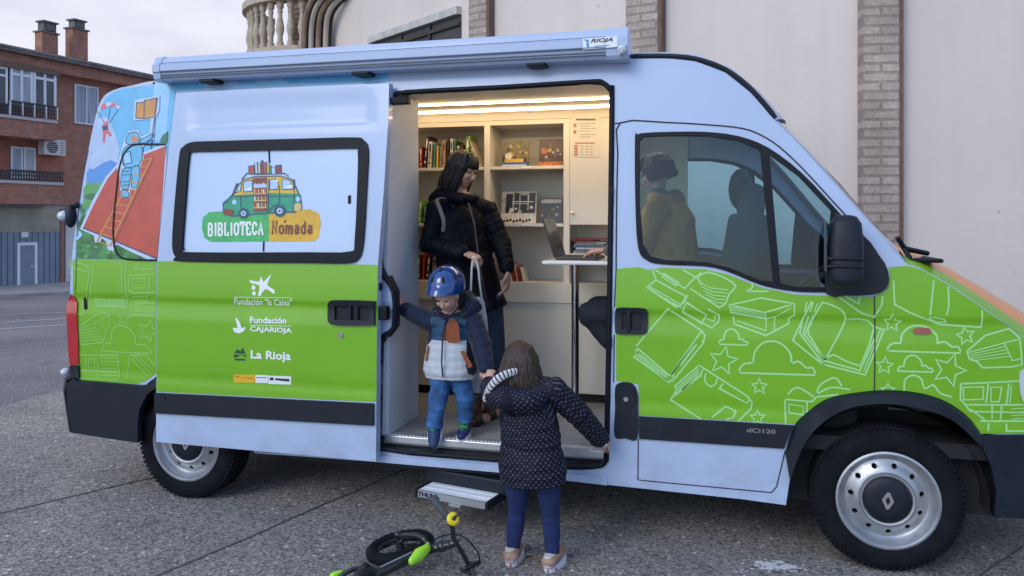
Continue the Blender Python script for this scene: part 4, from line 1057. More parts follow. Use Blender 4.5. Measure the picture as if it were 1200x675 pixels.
def slab(word, x0, x1, yb, h, w, mi, widths=None, dy=0):
    n = len(word); ws = widths or [1]*n; tot = sum(ws)+.16*(n-1); u = (x1-x0)/tot; x = x0
    for i, ch in enumerate(word):
        st, sf = GLY[ch]; W_ = ws[i]*u; y = yb-dy*i
        for s_ in st: ll_([(x+a*W_, y-b*h) for a, b in s_], w, mi, 5)
        for (a, b, l) in sf: ll_([(x+a*W_, y-b*h), (x+(a+l)*W_, y-b*h)], w*.7, mi, 5)
        x += W_+.16*u
slab('BIBLIOTECA', 66, 380, 512, 68, 2.3, 0, [1, .55, 1, .95, .55, 1, 1, .95, .95, 1.05], .9)
slab('Nomada', 424, 658, 500, 68, 2.2, 1, [1.05, .9, 1.35, .9, .95, .95])
ll_([(497, 438), (506, 424)], 2.0, 1, 5)
mesh_obj('emblem_lettering', bm, [PRINTW, LBR], DOOR)
# ---- sponsor lettering on the door
bm = bmesh.new(); SP = (180, 300, 2.25); O2 = DO+.0026
def dl(pts, mi, k=0, cv=0):
    pts = T(*SP, pts); pts = sm(pts, cv) if cv else pts
    sheet(bm, XZ(pts, DO), [], side3, O2+.0005*k, 0, mi=mi, fine=.3)
def dt(s, x0, x1, y0, y1, h, mi=0, bold=0, shear=0):
    a, b = T(*SP, [(x0, y0), (x1, y1)]); px_text(bm, s, a, b, h/2.25, O2+.001, mi, bold, shear)
dl([(255, 63), (278, 68), (285, 52), (290, 68), (312, 47), (300, 76), (318, 88), (318, 100), (296, 86), (283, 104), (276, 103), (280, 78), (258, 72)], 0, 0, 2)
dl([(258, 84), (264, 76), (270, 84), (264, 90)], 0, 0, 2); dl([(260, 99), (265, 92), (271, 98), (266, 105)], 0, 0, 2)
dl([(213, 107.6), (365, 109.2), (365, 110.4), (213, 108.8)], 0)
dt('Fundación "la Caixa"', 213, 365, 128, 131, 17, 0, .012)
dl([(216, 162), (228, 175), (233, 190), (242, 186), (240, 196), (228, 203), (214, 200), (210, 188), (222, 190)], 0, 0, 2); dl([(232, 176), (242, 184), (236, 190)], 3, 1)
dt('Fundación', 254, 350, 177, 179, 17, 0, .022); dl([(254, 181.5), (364, 184), (364, 185.4), (254, 183)], 0)
dt('CAJARIOJA', 254, 365, 202, 207, 17, 0, .03)
dl([(213, 256), (222, 245), (230, 251), (236, 241), (243, 258)], 2); dl([(212, 259), (244, 261), (244, 268), (236, 262), (226, 262), (219, 268), (212, 267)], 2); dl([(215, 270), (242, 271), (242, 276), (215, 275)], 2)
dt('La Rioja', 256, 362, 277, 282, 29, 0, .03)
dl([(212, 312), (268, 313), (268, 334), (212, 333)], 4); dl([(269, 313), (302, 314), (302, 335), (269, 334)], 0); dl([(303, 315), (363, 317), (363, 339), (303, 337)], 0)
dl([(217, 318), (223, 316), (227, 322), (225, 330), (218, 329)], 5, 1, 2); dl([(231, 320), (262, 321), (262, 324), (231, 323)], 5, 1); dl([(231, 327), (254, 328), (254, 331), (231, 330)], 5, 1)
dl([(272, 319), (298, 320), (298, 322), (272, 321)], 2, 1); dl([(272, 326), (292, 327), (292, 329), (272, 328)], 2, 1)
dl([(307, 320), (317, 320), (317, 332), (307, 332)], 2, 1); dl([(321, 322), (359, 324), (359, 331), (321, 329)], 2, 1)
mesh_obj('sponsor_lettering', bm, [PRINTW, LG, mat('dark_green_print', (.015, .07, .04), .4), GREEN, mat('yellow_label', (.8, .45, .03), .4), mat('red_print', (.5, .05, .03), .4)], DOOR)

# ---- awning on the roof edge
def awning_pt(px, py): return at(px, py, .02)
ay = .02
L_ = at(186, 95, .03); R2 = at(736, 68, .03)
Lt = at(186, 66, .03); Rt_ = at(736, 30.5, .03)
zl, zr = (L_.z, Lt.z), (R2.z, Rt_.z)
prof = [(0, .0), (-.015, .10), (-.02, .30), (-.03, .34), (-.03, .62), (-.015, .66), (-.005, .86), (.02, .97), (.06, 1.0), (.17, .92), (.19, .5), (.16, .0)]
bm = bmesh.new()
def awn_ring(x, z0, z1, grow=0): return [bm.verts.new((x, .03+a+(grow if a > .08 else -grow), z0-grow+(z1-z0+2*grow)*b)) for a, b in prof]
r1 = awn_ring(L_.x+.02, *zl); r2 = awn_ring(R2.x-.10, *zr)
for k in range(len(prof)): bm.faces.new((r1[k], r2[k], r2[(k+1) % len(prof)], r1[(k+1) % len(prof)]))
bmesh.ops.recalc_face_normals(bm, faces=bm.faces)
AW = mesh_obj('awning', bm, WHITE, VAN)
for x0, x1, z in ((L_.x-.02, L_.x+.03, zl), (R2.x-.11, R2.x, zr)):
    bm = bmesh.new(); a = awn_ring(x0, *z, .004); b = awn_ring(x1, *z, .004)
    for k in range(len(prof)): bm.faces.new((a[k], b[k], b[(k+1) % len(prof)], a[(k+1) % len(prof)]))
    bm.faces.new(a); bm.faces.new(b); bmesh.ops.recalc_face_normals(bm, faces=bm.faces)
    mesh_obj('end_cap', bm, WHITE, AW)
bm = bmesh.new()
for f_ in (.34, .12, .2, .66):
    a = Vector((L_.x+.03, -.003 if f_ > .3 else .008, zl[0]+(zl[1]-zl[0])*f_)); b = Vector((R2.x-.11, a.y, zr[0]+(zr[1]-zr[0])*f_))
    tube(bm, [a, b], .0035 if f_ < .5 else .002, 6)
mesh_obj('awning_seam', bm, mat('grey_seam', (.15, .17, .22), .6), AW)
bm = bmesh.new(); c = at(729, 58, .0); lathe(bm, [(0, -.012), (.022, -.012), (.026, 0), (0, .0)], c+Vector((0, -.005, 0)), seg=20); tube(bm, [c+Vector((.015, -.01, .02)), c+Vector((-.02, -.01, -.035))], .008, 8)
mesh_obj('awning_crank', bm, [LENS], AW, smooth='all')
bm = bmesh.new()
for x, y in ((244, 94), (423, 85), (628, 74.5)):
    c = at(x, y, .05); box(bm, c+Vector((-.05, -.02, -.015)), c+Vector((.05, .2, .03)), bev=.006)
mesh_obj('awning_bracket', bm, BLACKP, AW)
bm = bmesh.new()
def awf(x, y, o): return at(x, y, -.0032-o)
def q4(pts, mi, o): bm.faces.new([bm.verts.new(awf(x, y, o)) for x, y in pts]).material_index = mi
q4([(683, 45), (723, 42.5), (723, 55), (683, 58)], 0, .001)
px_text(bm, 'RIOJA', (692, 51.5), (718, 49.8), 6, .0025, 1, .03, .35, f=awf); q4([(697, 53.6), (714, 52.4), (714, 53.4), (697, 54.6)], 2, .002)
for a, b in zip([(684, 45.5), (687, 47), (688, 50), (686, 53), (689, 57)], [(687, 45.2), (690, 46.5), (690.5, 50), (689, 53), (690.5, 56.5)]): pass
q4([(684, 46), (690, 46.5), (690, 50), (687.5, 49.5)], 2, .002); q4([(687.5, 49.5), (690, 50), (690.5, 56.5), (687, 54)], 2, .002)
mesh_obj('awning_lettering', bm, [PRINTW, mat('dark_print', (.02, .03, .06), .4), mat('blue_print', (.03, .30, .65), .4)], AW)

# ---- pull out step under the sill
s0 = gnd(488, 575)
zs_ = .23
def stp(px, py): d = ray(px, py); t = (zs_-CAM.z)/d.z; return CAM+d*t
A_, B_, C_, D_ = stp(487, 573), stp(573, 589), stp(590, 569), stp(505, 560)
bm = bmesh.new()
ux = (B_-A_).normalized(); uy = Vector((-ux.y, ux.x, 0)); Wd = (B_-A_).length; Dp = .21
def sp_(u, v, z): return A_+ux*u+uy*v+Vector((0, 0, z))
for k in range(4):
    c = sp_(Wd/2, .026+k*.052, -.015+.0); obox(bm, c, (ux, uy, Vector((0, 0, 1))), (Wd-.03, .047, .028), bev=.002)
STEP = mesh_obj('entry_step', bm, mat('step_aluminium', (.88, .90, .93), .5, .0, bump=.1, bscale=200), VAN)
bm = bmesh.new()
for u in (.008, Wd-.008): obox(bm, sp_(u, Dp/2, -.018), (ux, uy, Vector((0, 0, 1))), (.018, Dp+.03, .042), bev=.004)
obox(bm, sp_(Wd/2, .0, -.018), (ux, uy, Vector((0, 0, 1))), (Wd, .012, .036), mi=1)
obox(bm, sp_(Wd*.56, -.0, -.045), (ux, uy, Vector((0, 0, 1))), (.07, .03, .012), mi=1)
obox(bm, sp_(Wd*.56, .17, .03), (ux, uy, Vector((0, 0, 1))), (Wd*1.3, .06, .08), mi=0, bev=.01)
for u in (.02, Wd-.02): tube(bm, [sp_(u, Dp, 0), sp_(u+.03, Dp+.06, .10)], .014, 8, mi=0)
tube(bm, [sp_(-.12, Dp+.05, .10), sp_(.04, Dp+.05, .09)], .014, 8)
mesh_obj('step_frame', bm, [BLACKP, ALU], STEP)
bm = bmesh.new(); text_to(bm, 'THULE', lambda u, v: sp_(.018+.125*u, -.0075, -.031+.024*v), 0, .05); mesh_obj('step_lettering', bm, mat('dark_print', (.02, .03, .06)), STEP)
# =================================================================== inside the van
def zpl(px, py, z): d = ray(px, py); return CAM+d*((z-CAM.z)/d.z)
FZ = P(570, 519, -.06).z            # floor height at the step edge
XL = at(456.5, 300, .06).x          # left jamb inner face
XR = at(716, 300, .06).x
bm = bmesh.new(); box(bm, (-4.55, .075, FZ-.05), (-.95, 1.93, FZ)); mesh_obj('floor', bm, FLOORM, VAN)
bm = bmesh.new()
box(bm, (XL-.02, .045, FZ-.034), (XR+.02, .074, FZ+.004), bev=.003); box(bm, (XL-.02, .045, FZ+.004), (XR+.02, .10, FZ+.010))
for k in range(60):
    x = XL+(XR-XL)*k/60; box(bm, (x, .05, FZ+.010), (x+.008, .095, FZ+.013))
mesh_obj('step_edge', bm, ALU, VAN)
bm = bmesh.new()
box(bm, (XL-.05, .03, FZ-.16), (XR+.05, .14, FZ-.052)); box(bm, (XL-.05, .02, FZ-.10), (XR+.05, .035, FZ-.085), mi=1)
mesh_obj('sill_well', bm, [DARK, BLACKP], VAN)
bm = bmesh.new()
ZC = 2.40
box(bm, (-4.5, 1.88, FZ), (-1.0, 1.90, ZC)); box(bm, (-4.5, .17, ZC), (-1.0, 1.83, ZC+.02)); box(bm, (-4.52, .14, FZ), (-4.48, 1.9, ZC))
# ceiling drop by the door
mesh_obj('wall_lining', bm, INT, VAN)
bm = bmesh.new(); xe = at(487, 300, .52).x
box(bm, (XL-.75, .045, FZ+.002), (XL, .50, ZC-.002), bev=.004)
mesh_obj('side_cabinet', bm, mat('white_cabinet_side', (.62, .66, .72), .5, var=.03), VAN)
YS = 1.12; YB = YS+.30
def sx(px): return at(px, 300, YS).x
def szz(py, px=575): return at(px, py, YS).z
z_top, z1, z2, z3, z3b = szz(147), szz(197), szz(263.5), szz(330), szz(353)
bm = bmesh.new(); tk = .012
xs0, xs1, xs2, xs3 = sx(400), sx(571), sx(664), sx(722)
box(bm, (xs0, YS, FZ+.06), (xs3, YB, z3b))                      # base cabinet
box(bm, (xs0, YS+.03, FZ), (xs3, YB, FZ+.06), mi=1)              # plinth
box(bm, (xs0, YS-.012, z3b+.002), (xs3, YB, z3))                 # drawer band / counter
box(bm, (xs0, YB-.004, z3), (xs3, YB+.012, ZC))                  # back
box(bm, (xs0, YS, z_top), (xs3, YB-.005, z_top+.03)); box(bm, (xs0, YS-.004, z_top+.032), (xs3, YS+.02, ZC-.001))
for x in (xs0, xs1, xs2): box(bm, (x-.020, YS-.003, z3+.001), (x+.020, YB-.006, z_top-.001))
box(bm, (sx(668), YS-.006, szz(263)), (xs3, YS+.012, z_top-.002), mi=2)  # cupboard door
box(bm, (sx(668), YS, szz(300)), (xs3, YB-.006, szz(296)))
shelf_ = mesh_obj('bookcase', bm, [INT, DARK, INT], VAN)
for z in (z1, z2):
    for a, b in ((xs0+.022, xs1-.022), (xs1+.022, xs2-.022)):
        bm = bmesh.new(); box(bm, (a, YS+.002, z-.010), (b, YB-.007, z+.010)); box(bm, (a, YS-.003, z-.010), (b, YS+.001, z+.010))
        c = (a+b)/2; box(bm, (c-.03, YS-.0055, z-.006), (c+.03, YS-.0032, z+.006), mi=1); mesh_obj('shelf', bm, [INT, PRINTW], shelf_)
bm = bmesh.new(); c = at(671, 249.5, YS-.006); ell(bm, c+Vector((0, -.012, 0)), .012); mesh_obj('knob', bm, CHROME, shelf_, smooth='all')
for a in (sx(571), ):
    bm = bmesh.new(); box(bm, (a-.0015, YS-.0155, FZ+.06), (a+.0015, YS-.0005, z3b)); mesh_obj('cabinet_gap', bm, GAP, shelf_)
bm = bmesh.new()
nt_ = lambda px, py, o: at(px, py, YS-.008-o)
def nq(x0, y0, x1, y1, mi, o=0): bm.faces.new([bm.verts.new(nt_(x, y, o)) for x, y in ((x0, y1), (x1, y1), (x1, y0), (x0, y0))]).material_index = mi
nq(670, 137, 703, 166, 0)
nq(675, 139, 698, 141.2, 1, .001)
for k, y in enumerate((144, 147, 150, 153, 157, 160)):
    nq(677 if k % 3 == 0 else 680, y, 698-(k % 2)*6, y+1.0, 2, .001)
for y in (145, 152.5): nq(672, y, 675.5, y+4, 3, .001)
nq(672, 166, 703, 184, 0, .0005); nq(674, 167, 697, 168.4, 3, .001)
for k in range(4):
    nq(673, 170+3.3*k, 677, 172.6+3.3*k, 3, .001)
    for x in (680, 686, 691): nq(x, 171+3.3*k, x+3.6, 172+3.3*k, 2, .001)
mesh_obj('notice', bm, [mat('paper', (.66, .62, .55), .7), mat('grey_print', (.16, .14, .15), .6), mat('light_grey_print', (.38, .36, .36), .6), mat('red_faint_print', (.45, .17, .14), .6)], shelf_)
# LED strips
LED = mat('led_strip', (1, .8, .55), .4, emis=(1, .72, .40), estr=7)
for yy, wd in ((.98, .036), (.66, .010)):
    bm = bmesh.new(); box(bm, (XL-.5, yy, ZC-.012), (XR+.10, yy+wd, ZC-.001)); mesh_obj('led_strip', bm, LED, VAN)
for X in (-2.0, -1.25):
    al = bpy.data.lights.new('cabin_led', 'AREA'); al.shape = 'RECTANGLE'; al.size = .7; al.size_y = .04; al.energy = 1.7; al.color = (1, .74, .44)
    ao = bpy.data.objects.new('cabin_led', al); COL.objects.link(ao); ao.location = (X, .82, ZC-.03)
# table
TZ = at(675, 303.5, .75).z
bm = bmesh.new()
tx0, tx1 = at(637.5, 303, .55).x, at(730, 303, .55).x
box(bm, (tx0, .48, TZ-.022), (tx1, 1.02, TZ), bev=.008)
TAB = mesh_obj('fixed_table', bm, mat('white_table_laminate', (.72, .73, .75), .35), VAN)
bm = bmesh.new(); pc = at(674, 400, .78); tube(bm, [(pc.x, .78, FZ), (pc.x, .78, TZ-.02)], .024, 16); lathe(bm, [(0, 0), (.12, 0), (.12, .01), (.03, .02), (0, .02)], (pc.x, .78, FZ), 'Z', 24)
mesh_obj('table_leg', bm, CHROME, TAB, smooth=True)
# cab: floor, dashboard, seats, steering wheel, door lining
bm = bmesh.new(); box(bm, (-1.0, .08, .55), (.55, 1.92, .62)); box(bm, (-.70, .20, .62), (-.10, .78, .92), bev=.03); box(bm, (-.62, 1.22, .62), (-.10, 1.8, .92), bev=.03)
mesh_obj('cab_floor', bm, DARK, VAN)
GREYP = mat('grey_dashboard', (.055, .06, .07), .6, bump=.1, bscale=150)
bm = bmesh.new()
pr = [(.02, .75), (-.03, 1.10), (-.01, 1.22), (.07, 1.31), (.22, 1.35), (.36, 1.34), (.40, .75)]
r_ = [[bm.verts.new((x, y, z)) for x, z in pr] for y in (.14, 1.0, 1.86)]
for a, b in zip(r_, r_[1:]):
    for k in range(len(pr)): bm.faces.new((a[k], a[(k+1) % len(pr)], b[(k+1) % len(pr)], b[k]))
bm.faces.new(r_[0]); bm.faces.new(r_[-1])
box(bm, (-.04, 1.28, 1.24), (.16, 1.62, 1.40), bev=.03)
mesh_obj('dashboard', bm, GREYP, VAN)
bm = bmesh.new()
c = Vector((-.14, 1.45, 1.32)); nrm = Vector((-.62, 0, .78)).normalized(); e1 = Vector((0, 1, 0)); e2 = nrm.cross(e1)
ring = [c+e1*.2*cos(a)+e2*.2*sin(a) for a in [2*pi*k/28 for k in range(29)]]
tube(bm, ring, .014, 8, caps=False)
for a in (.3, pi-.3, 3*pi/2): tube(bm, [c-nrm*.02, c+e1*.19*cos(a)+e2*.19*sin(a)], [.03, .014], 8)
tube(bm, [c-nrm*.03, c-nrm*.3], .03, 8)
mesh_obj('steering_wheel', bm, GREYP, VAN, smooth='all')
SEATF = mat('grey_seat_fabric', (.060, .065, .075), .9, bump=.3, bscale=150, var=.2, vscale=6)
def seat(x, y, d):
    """d = +1 faces forward (+X)"""
    bm = bmesh.new(); z = 1.05
    def rbox(c, s, tilt, bev):
        R = Matrix.Rotation(tilt, 3, 'Y'); obox(bm, c, (R.col[0], R.col[1], R.col[2]), s, bev=bev)
    rbox((x, y, z+.08), (.48, .48, .14), 0, .05); rbox((x-.28*d, y, z+.45), (.13, .46, .74), -.16*d, .055)
    rbox((x-.24*d, y+.2, z+.40), (.16, .07, .5), -.16*d, .03); rbox((x-.24*d, y-.2, z+.40), (.16, .07, .5), -.16*d, .03)
    s = mesh_obj('seat', bm, SEATF, VAN, smooth='all')
    return s
s1 = seat(at(868, 222, 1.48).x+.36, 1.48, 1)
bm = bmesh.new(); hc = at(868, 222, 1.48); 
ell(bm, (hc.x, 1.48, hc.z), (.08, .14, .14)); tube(bm, [(hc.x, 1.42, hc.z-.22), (hc.x, 1.42, hc.z)], .008, 6); tube(bm, [(hc.x, 1.54, hc.z-.22), (hc.x, 1.54, hc.z)], .008, 6)
mesh_obj('headrest', bm, SEATF, s1, smooth='all')
s2 = seat(-.92, .58, -1)
bm = bmesh.new()   # door inner lining, far and near, and cab roof lining
for f in (side3, far3):
    sheet(bm, XZ([(745, 318), (777, 316), (827, 318), (862, 327), (900, 343), (960, 350), (1020, 352), (1010, 470), (760, 470)]), [], f, -.05, .01, grid=.2, dx=.2)
mesh_obj('door_lining', bm, GREYP, VAN)
bm = bmesh.new(); box(bm, (-.95, .25, 2.26), (-.78, 1.75, 2.28)); mesh_obj('cab_roof_lining', bm, GREYP, VAN)

# =================================================================== books
def bcol(n, c): return mat('cover_'+n, c, .45, var=.18, vscale=25)
BK = {'red': (.42, .03, .02), 'dark purple': (.04, .02, .05), 'cream': (.62, .52, .40), 'teal': (.05, .22, .22), 'yellow': (.68, .40, .04), 'pinkish tan': (.50, .30, .22), 'black': (.015, .015, .018), 'white': (.68, .66, .62), 'green': (.20, .42, .04), 'dark green': (.02, .12, .07), 'orange': (.62, .20, .03), 'brown': (.10, .045, .02), 'grey': (.22, .21, .20), 'blue': (.03, .12, .38), 'pale pink': (.62, .42, .38)}
PAGES = mat('book_pages', (.60, .54, .42), .8)
def book(px, ybase_z, w, h, d, col, label, group, lean=0.0, y=None, title=True):
    """upright book, spine towards the door"""
    y0 = (YS+.04) if y is None else y; p = at(px, 300, y0); x = p.x
    R = Matrix.Rotation(lean, 3, 'Y'); o = Vector((x, y0, ybase_z))
    if lean > 0: sh = Vector((0, 0, 0)); 
    bm = bmesh.new()
    ax = (R.col[0], Vector((0, 1, 0)), R.col[2])
    lift = Vector((0, 0, abs(sin(lean))*w/2))
    obox(bm, o+lift+R @ Vector((0, d/2, h/2)), ax, (w, d, h), bev=.0015)
    obox(bm, o+lift+R @ Vector((0, d/2+.003, h/2)), ax, (w*.8, d, h-.006), mi=1)
    if title and w > .014:
        tcol = 2 if sum(BK[col]) < .9 else 3
        for a, b, ww in ((.62, .9, .5), (.15, .22, .6), (.35, .55, .25)):
            obox(bm, o+lift+R @ Vector((0, -.0006, h*(a+b)/2)), ax, (w*ww, .001, h*(b-a)), mi=tcol)
    ob = mesh_obj('book', bm, [bcol(col.replace(' ', '_'), BK[col]), PAGES, PRINTW, mat('dark_print', (.02, .03, .06))], None, origin=o)
    tag(ob, label, 'book', group); return ob
zA = z1+.0105; G1 = 'books standing on the top left shelf'
for px, w_, h, d, col, lean, lab in [
 (489, .014, .115, .15, 'orange', 0, 'small orange book at the far left end of the top shelf'),
 (493, .016, .15, .17, 'red', 0, 'thin red book next to the orange one on the top shelf'),
 (497.5, .018, .225, .18, 'dark purple', .10, 'tall dark purple book leaning beside the thin red one'),
 (503, .026, .185, .17, 'cream', .05, 'wide cream book with speckled spine on the top shelf'),
 (508.5, .012, .17, .17, 'teal', .04, 'teal book just right of the wide cream one'),
 (512, .013, .155, .15, 'yellow', .03, 'slim yellow book on the top left shelf'),
 (516, .014, .15, .15, 'grey', .02, 'grey book just right of the slim yellow one'),
 (520, .020, .19, .17, 'pinkish tan', 0, 'pinkish tan book in the middle of the top left shelf'),
 (525, .014, .20, .17, 'black', 0, 'black book next to the pinkish tan one'),
 (529, .016, .20, .17, 'white', 0, 'tall white book between two dark ones, above the woman'),
 (533, .014, .19, .17, 'dark green', 0, 'dark green book right of the tall white one'),
 (537, .016, .15, .17, 'pale pink', 0, 'low pale pink book behind the top of the woman\'s head'),
 (541, .014, .16, .17, 'brown', 0, 'brown book left of the lime green one'),
 (545, .024, .215, .17, 'green', -.12, 'lime green book leaning left above the woman\'s head')]:
    book(px, zA, w_, h, d, col, lab, G1, -lean if col == 'green' else lean)
book(562, zA, .018, .22, .17, 'cream', 'tall cream book leaning steeply left above the woman', G1, -.42)
zB = z2+.0105
book(497, zB, .02, .13, .17, 'dark green', 'dark green book behind the woman\'s shoulder on the middle shelf', 'books on the middle left shelf', .12)
book(491.5, zB, .016, .16, .17, 'green', 'bright green book at the left end of the middle shelf', 'books on the middle left shelf', .05)
zC = z3+.001
for px, w_, h, col, lean, lab in [(490.5, .022, .17, 'brown', 0, 'thick brown book at the left end of the lowest shelf'), (495.5, .014, .18, 'red', .04, 'dark red book beside the thick brown one on the lowest shelf'), (500.5, .020, .17, 'black', .1, 'black book left of the tan one on the lowest shelf'), (507, .024, .155, 'pinkish tan', .12, 'tan book leaning left of the child in the helmet'), (513, .018, .16, 'brown', .12, 'slim brown book nearest the child\'s blue helmet')]:
    book(px, zC, w_, h, .17, col, lab, 'books on the lowest left shelf', lean)
for k, (px, col) in enumerate([(596, 'red'), (599.5, 'white'), (603, 'red'), (606.5, 'pale pink'), (610, 'red'), (613.5, 'white')]):
    lab = ['thin red booklet nearest the woman\'s sleeve', 'thin white booklet beside the booklet nearest the sleeve', 'second red booklet from the woman\'s sleeve', 'pale pink booklet between two red ones', 'rightmost red booklet of the leaning row', 'white booklet at the right end of the leaning row'][k]
    book(px, zC, .007, .14-.008*k, .15, col, lab, 'booklets leaning in a row right of the woman', -.22, title=False)
# face-out picture books
def facebook(x0, y0, x1, y1, name, label, drawfn, tilt=.18, yy=None, mats_=None):
    a = at(x0, y1, YS+.10); b = at(x1, y0, YS+.10); W = b.x-a.x; H = b.z-a.z
    zb = (z1 if y1 < 230 else z2)+.0105
    o = Vector((a.x, YS+.05, zb)); R = Matrix.Rotation(-tilt, 3, 'X'); bm = bmesh.new()
    obox(bm, o+R @ Vector((W/2, .006, H/2)), (R.col[0], R.col[1], R.col[2]), (W, .012, H), bev=.001)
    def q(u0, v0, u1, v1, mi, k=1):
        bm.faces.new([bm.verts.new(o+R @ Vector((W*u, -.0004*k-.0002, H*v))) for u, v in ((u0, v0), (u1, v0), (u1, v1), (u0, v1))]).material_index = mi
    def e(u, v, r, mi, k=2, n=9):
        vs_ = []
        for i in range(n):
            a = 2*pi*i/n; k2 = r*(1+.25*noise.noise(Vector((i, u*9, v*9))))
            vs_.append(bm.verts.new(o+R @ Vector((W*(u+k2*cos(a)), -.0004*k-.0002-.00002*mi, H*v+k2*W*sin(a)))))
        bm.faces.new(vs_).material_index = mi
    drawfn(q, e); ob = mesh_obj('picture_book', bm, mats_, None, origin=o); tag(ob, label, 'book', 'picture books shown face out'); return ob
def nz(n, c, v=.5, s=40): return mat('print_'+n, c, .35, var=v, vscale=s)
pm = [nz('olive', (.11, .09, .035)), nz('gold', (.42, .25, .03)), nz('black', (.014, .014, .018)), nz('grey', (.30, .30, .30)), nz('pale', (.55, .53, .48), .2), nz('rust', (.42, .12, .03)), nz('plum', (.05, .025, .03)), nz('blue', (.03, .12, .30))]
def d1(q, e):
    q(.0, .0, 1, 1, 0); 
    for k in range(22): e(random.uniform(.08, .92), random.uniform(.25, .93), random.uniform(.04, .12), random.choice((1, 1, 0, 2, 3)), 2+k % 3)
    e(.25, .42, .13, 4, 6)
def d2(q, e):
    q(0, 0, 1, 1, 6); q(0, 0, 1, .16, 5, 2)
    for k in range(14): e(random.uniform(.3, .95), random.uniform(.2, .8), random.uniform(.03, .09), random.choice((2, 6, 0, 3)), 2+k % 3)
    e(.22, .55, .14, 5, 6); e(.45, .58, .09, 1, 6); e(.62, .5, .06, 3, 6)
def d3(q, e):
    q(0, 0, 1, 1, 3)
    for x, w_, h in ((.12, .2, .92), (.36, .14, .95), (.54, .2, .88), (.78, .18, .95)): q(x, .32, x+w_, h, 2, 2)
    for k in range(10): e(random.uniform(.1, .95), random.uniform(.32, .5), random.uniform(.03, .07), random.choice((4, 2, 3)), 4)
    q(0, 0, 1, .30, 4, 3)
    for k in range(9): e(.1+.09*k, .06+.02*(k % 3), .04, 2, 5)
    q(.3, .66, .9, .69, 4, 5); q(.3, .60, .75, .62, 4, 5)
def d4(q, e):
    q(0, 0, 1, 1, 2); q(.05, .8, .95, .95, 3, 2)
    for k in range(18): e(random.uniform(.08, .92), random.uniform(.1, .7), random.uniform(.04, .1), random.choice((0, 2, 3, 6)), 2+k % 3)
facebook(590, 165, 621, 195, 'a', 'picture book with a gold and olive cover, shown face out on the upper shelf', d1, mats_=pm)
facebook(633, 163, 660, 196, 'b', 'picture book with a dark plum and orange cover, shown face out on the upper shelf', d2, mats_=pm)
facebook(589, 224, 630, 262, 'c', 'large black and white city picture book on the lower shelf', d3, mats_=pm)
facebook(634, 232, 660, 262, 'd', 'dark picture book half hidden behind the laptop screen', d4, mats_=pm)
a = at(588, 196, YS+.01); b = at(618, 190, YS+.01)
bm = bmesh.new(); box(bm, (a.x, YS+.008, zA), (b.x, YS+.045, zA+.026), bev=.001); box(bm, (a.x+.004, YS+.0072, zA+.004), (b.x-.004, YS+.0082, zA+.010), mi=1)
tag(mesh_obj('book', bm, [bcol('blue', BK['blue']), PRINTW], None, origin=((a.x+b.x)/2, YS+.02, zA)), 'blue book lying flat in front of the gold and olive picture book', 'book')
bm = bmesh.new(); box(bm, (a.x+.02, YS+.010, zA+.0262), (b.x-.03, YS+.042, zA+.05), bev=.001)
tag(mesh_obj('book', bm, [bcol('yellow', BK['yellow']), PAGES], None, origin=((a.x+b.x)/2, YS+.02, zA+.0262)), 'yellow book lying on top of the flat blue book', 'book')
# papers in the open cubby right of the laptop
zz = szz(296)+.001; xx0, xx1 = sx(671), sx(712)
cols = ['grey', 'blue', 'white', 'blue', 'grey', 'white']
for k in range(6):
    bm = bmesh.new(); t = .012; box(bm, (xx0+.01*(k % 3), YS+.01+.01*(k % 2), zz), (xx1-.012*((k*2) % 3), YS+.22, zz+t), bev=.001)
    tag(mesh_obj('folder', bm, bcol('f'+cols[k], tuple(c*.7+.12 for c in BK[cols[k]])), None, origin=(xx0, YS+.05, zz)), ['grey folder at the bottom of the pile behind the laptop', 'blue folder second from the bottom of the pile', 'white folder third from the bottom of the pile', 'blue folder third from the top of the pile', 'grey folder second from the top of the pile', 'white folder topmost of the pile under the red one'][k], 'folder', 'folders piled in the cubby behind the laptop'); zz += t+.001
bm = bmesh.new(); box(bm, (xx0-.01, YS-.01, zz+.012), (xx1, YS+.22, zz+.020), bev=.001)
box(bm, (xx0, YS+.0, zz), (xx0+.15, YS+.2, zz+.011), mi=0)
tag(mesh_obj('folder', bm, bcol('dark_red', (.22, .02, .02)), None, origin=(xx0, YS+.05, zz)), 'dark red folder lying on top of the pile under the cupboard', 'folder')
# laptop
LB = mat('laptop_black', (.022, .024, .028), .4); LSC = mat('dim_screen', (.045, .05, .06), .25)
lx = at(668, 302, .62); L0 = Vector((at(652, 300, .62).x, .62, TZ+.001))
LT = thing('laptop', L0, 'black open laptop on the white table, screen leaning back', 'laptop')
bm = bmesh.new(); box(bm, (L0.x, .58, TZ+.001), (L0.x+.25, .92, TZ+.018), bev=.004); box(bm, (L0.x+.03, .61, TZ+.018), (L0.x+.15, .89, TZ+.019), mi=1)
mesh_obj('base', bm, [LB, GAP], LT)
bm = bmesh.new()
tpx = at(637.5, 256, .62); H = (tpx.z-TZ-.01); dxs = tpx.x-L0.x
v = [Vector((L0.x, .58, TZ+.016)), Vector((L0.x, .92, TZ+.016)), Vector((L0.x+dxs, .92, TZ+.016+H)), Vector((L0.x+dxs, .58, TZ+.016+H))]
n_ = (v[3]-v[0]).cross(v[1]-v[0]).normalized(); n_ = n_ if n_.x > 0 else -n_
A = [bm.verts.new(q) for q in v]; B = [bm.verts.new(q-n_*.008) for q in v]
bm.faces.new(A); bm.faces.new(B[::-1])
for k in range(4): bm.faces.new((A[k], B[k], B[(k+1) % 4], A[(k+1) % 4]))
c = sum(v, Vector())/4; s = [bm.verts.new(c+(q-c)*.92+n_*.0008) for q in v]; bm.faces.new(s).material_index = 1
mesh_obj('screen', bm, [LB, LSC], LT)
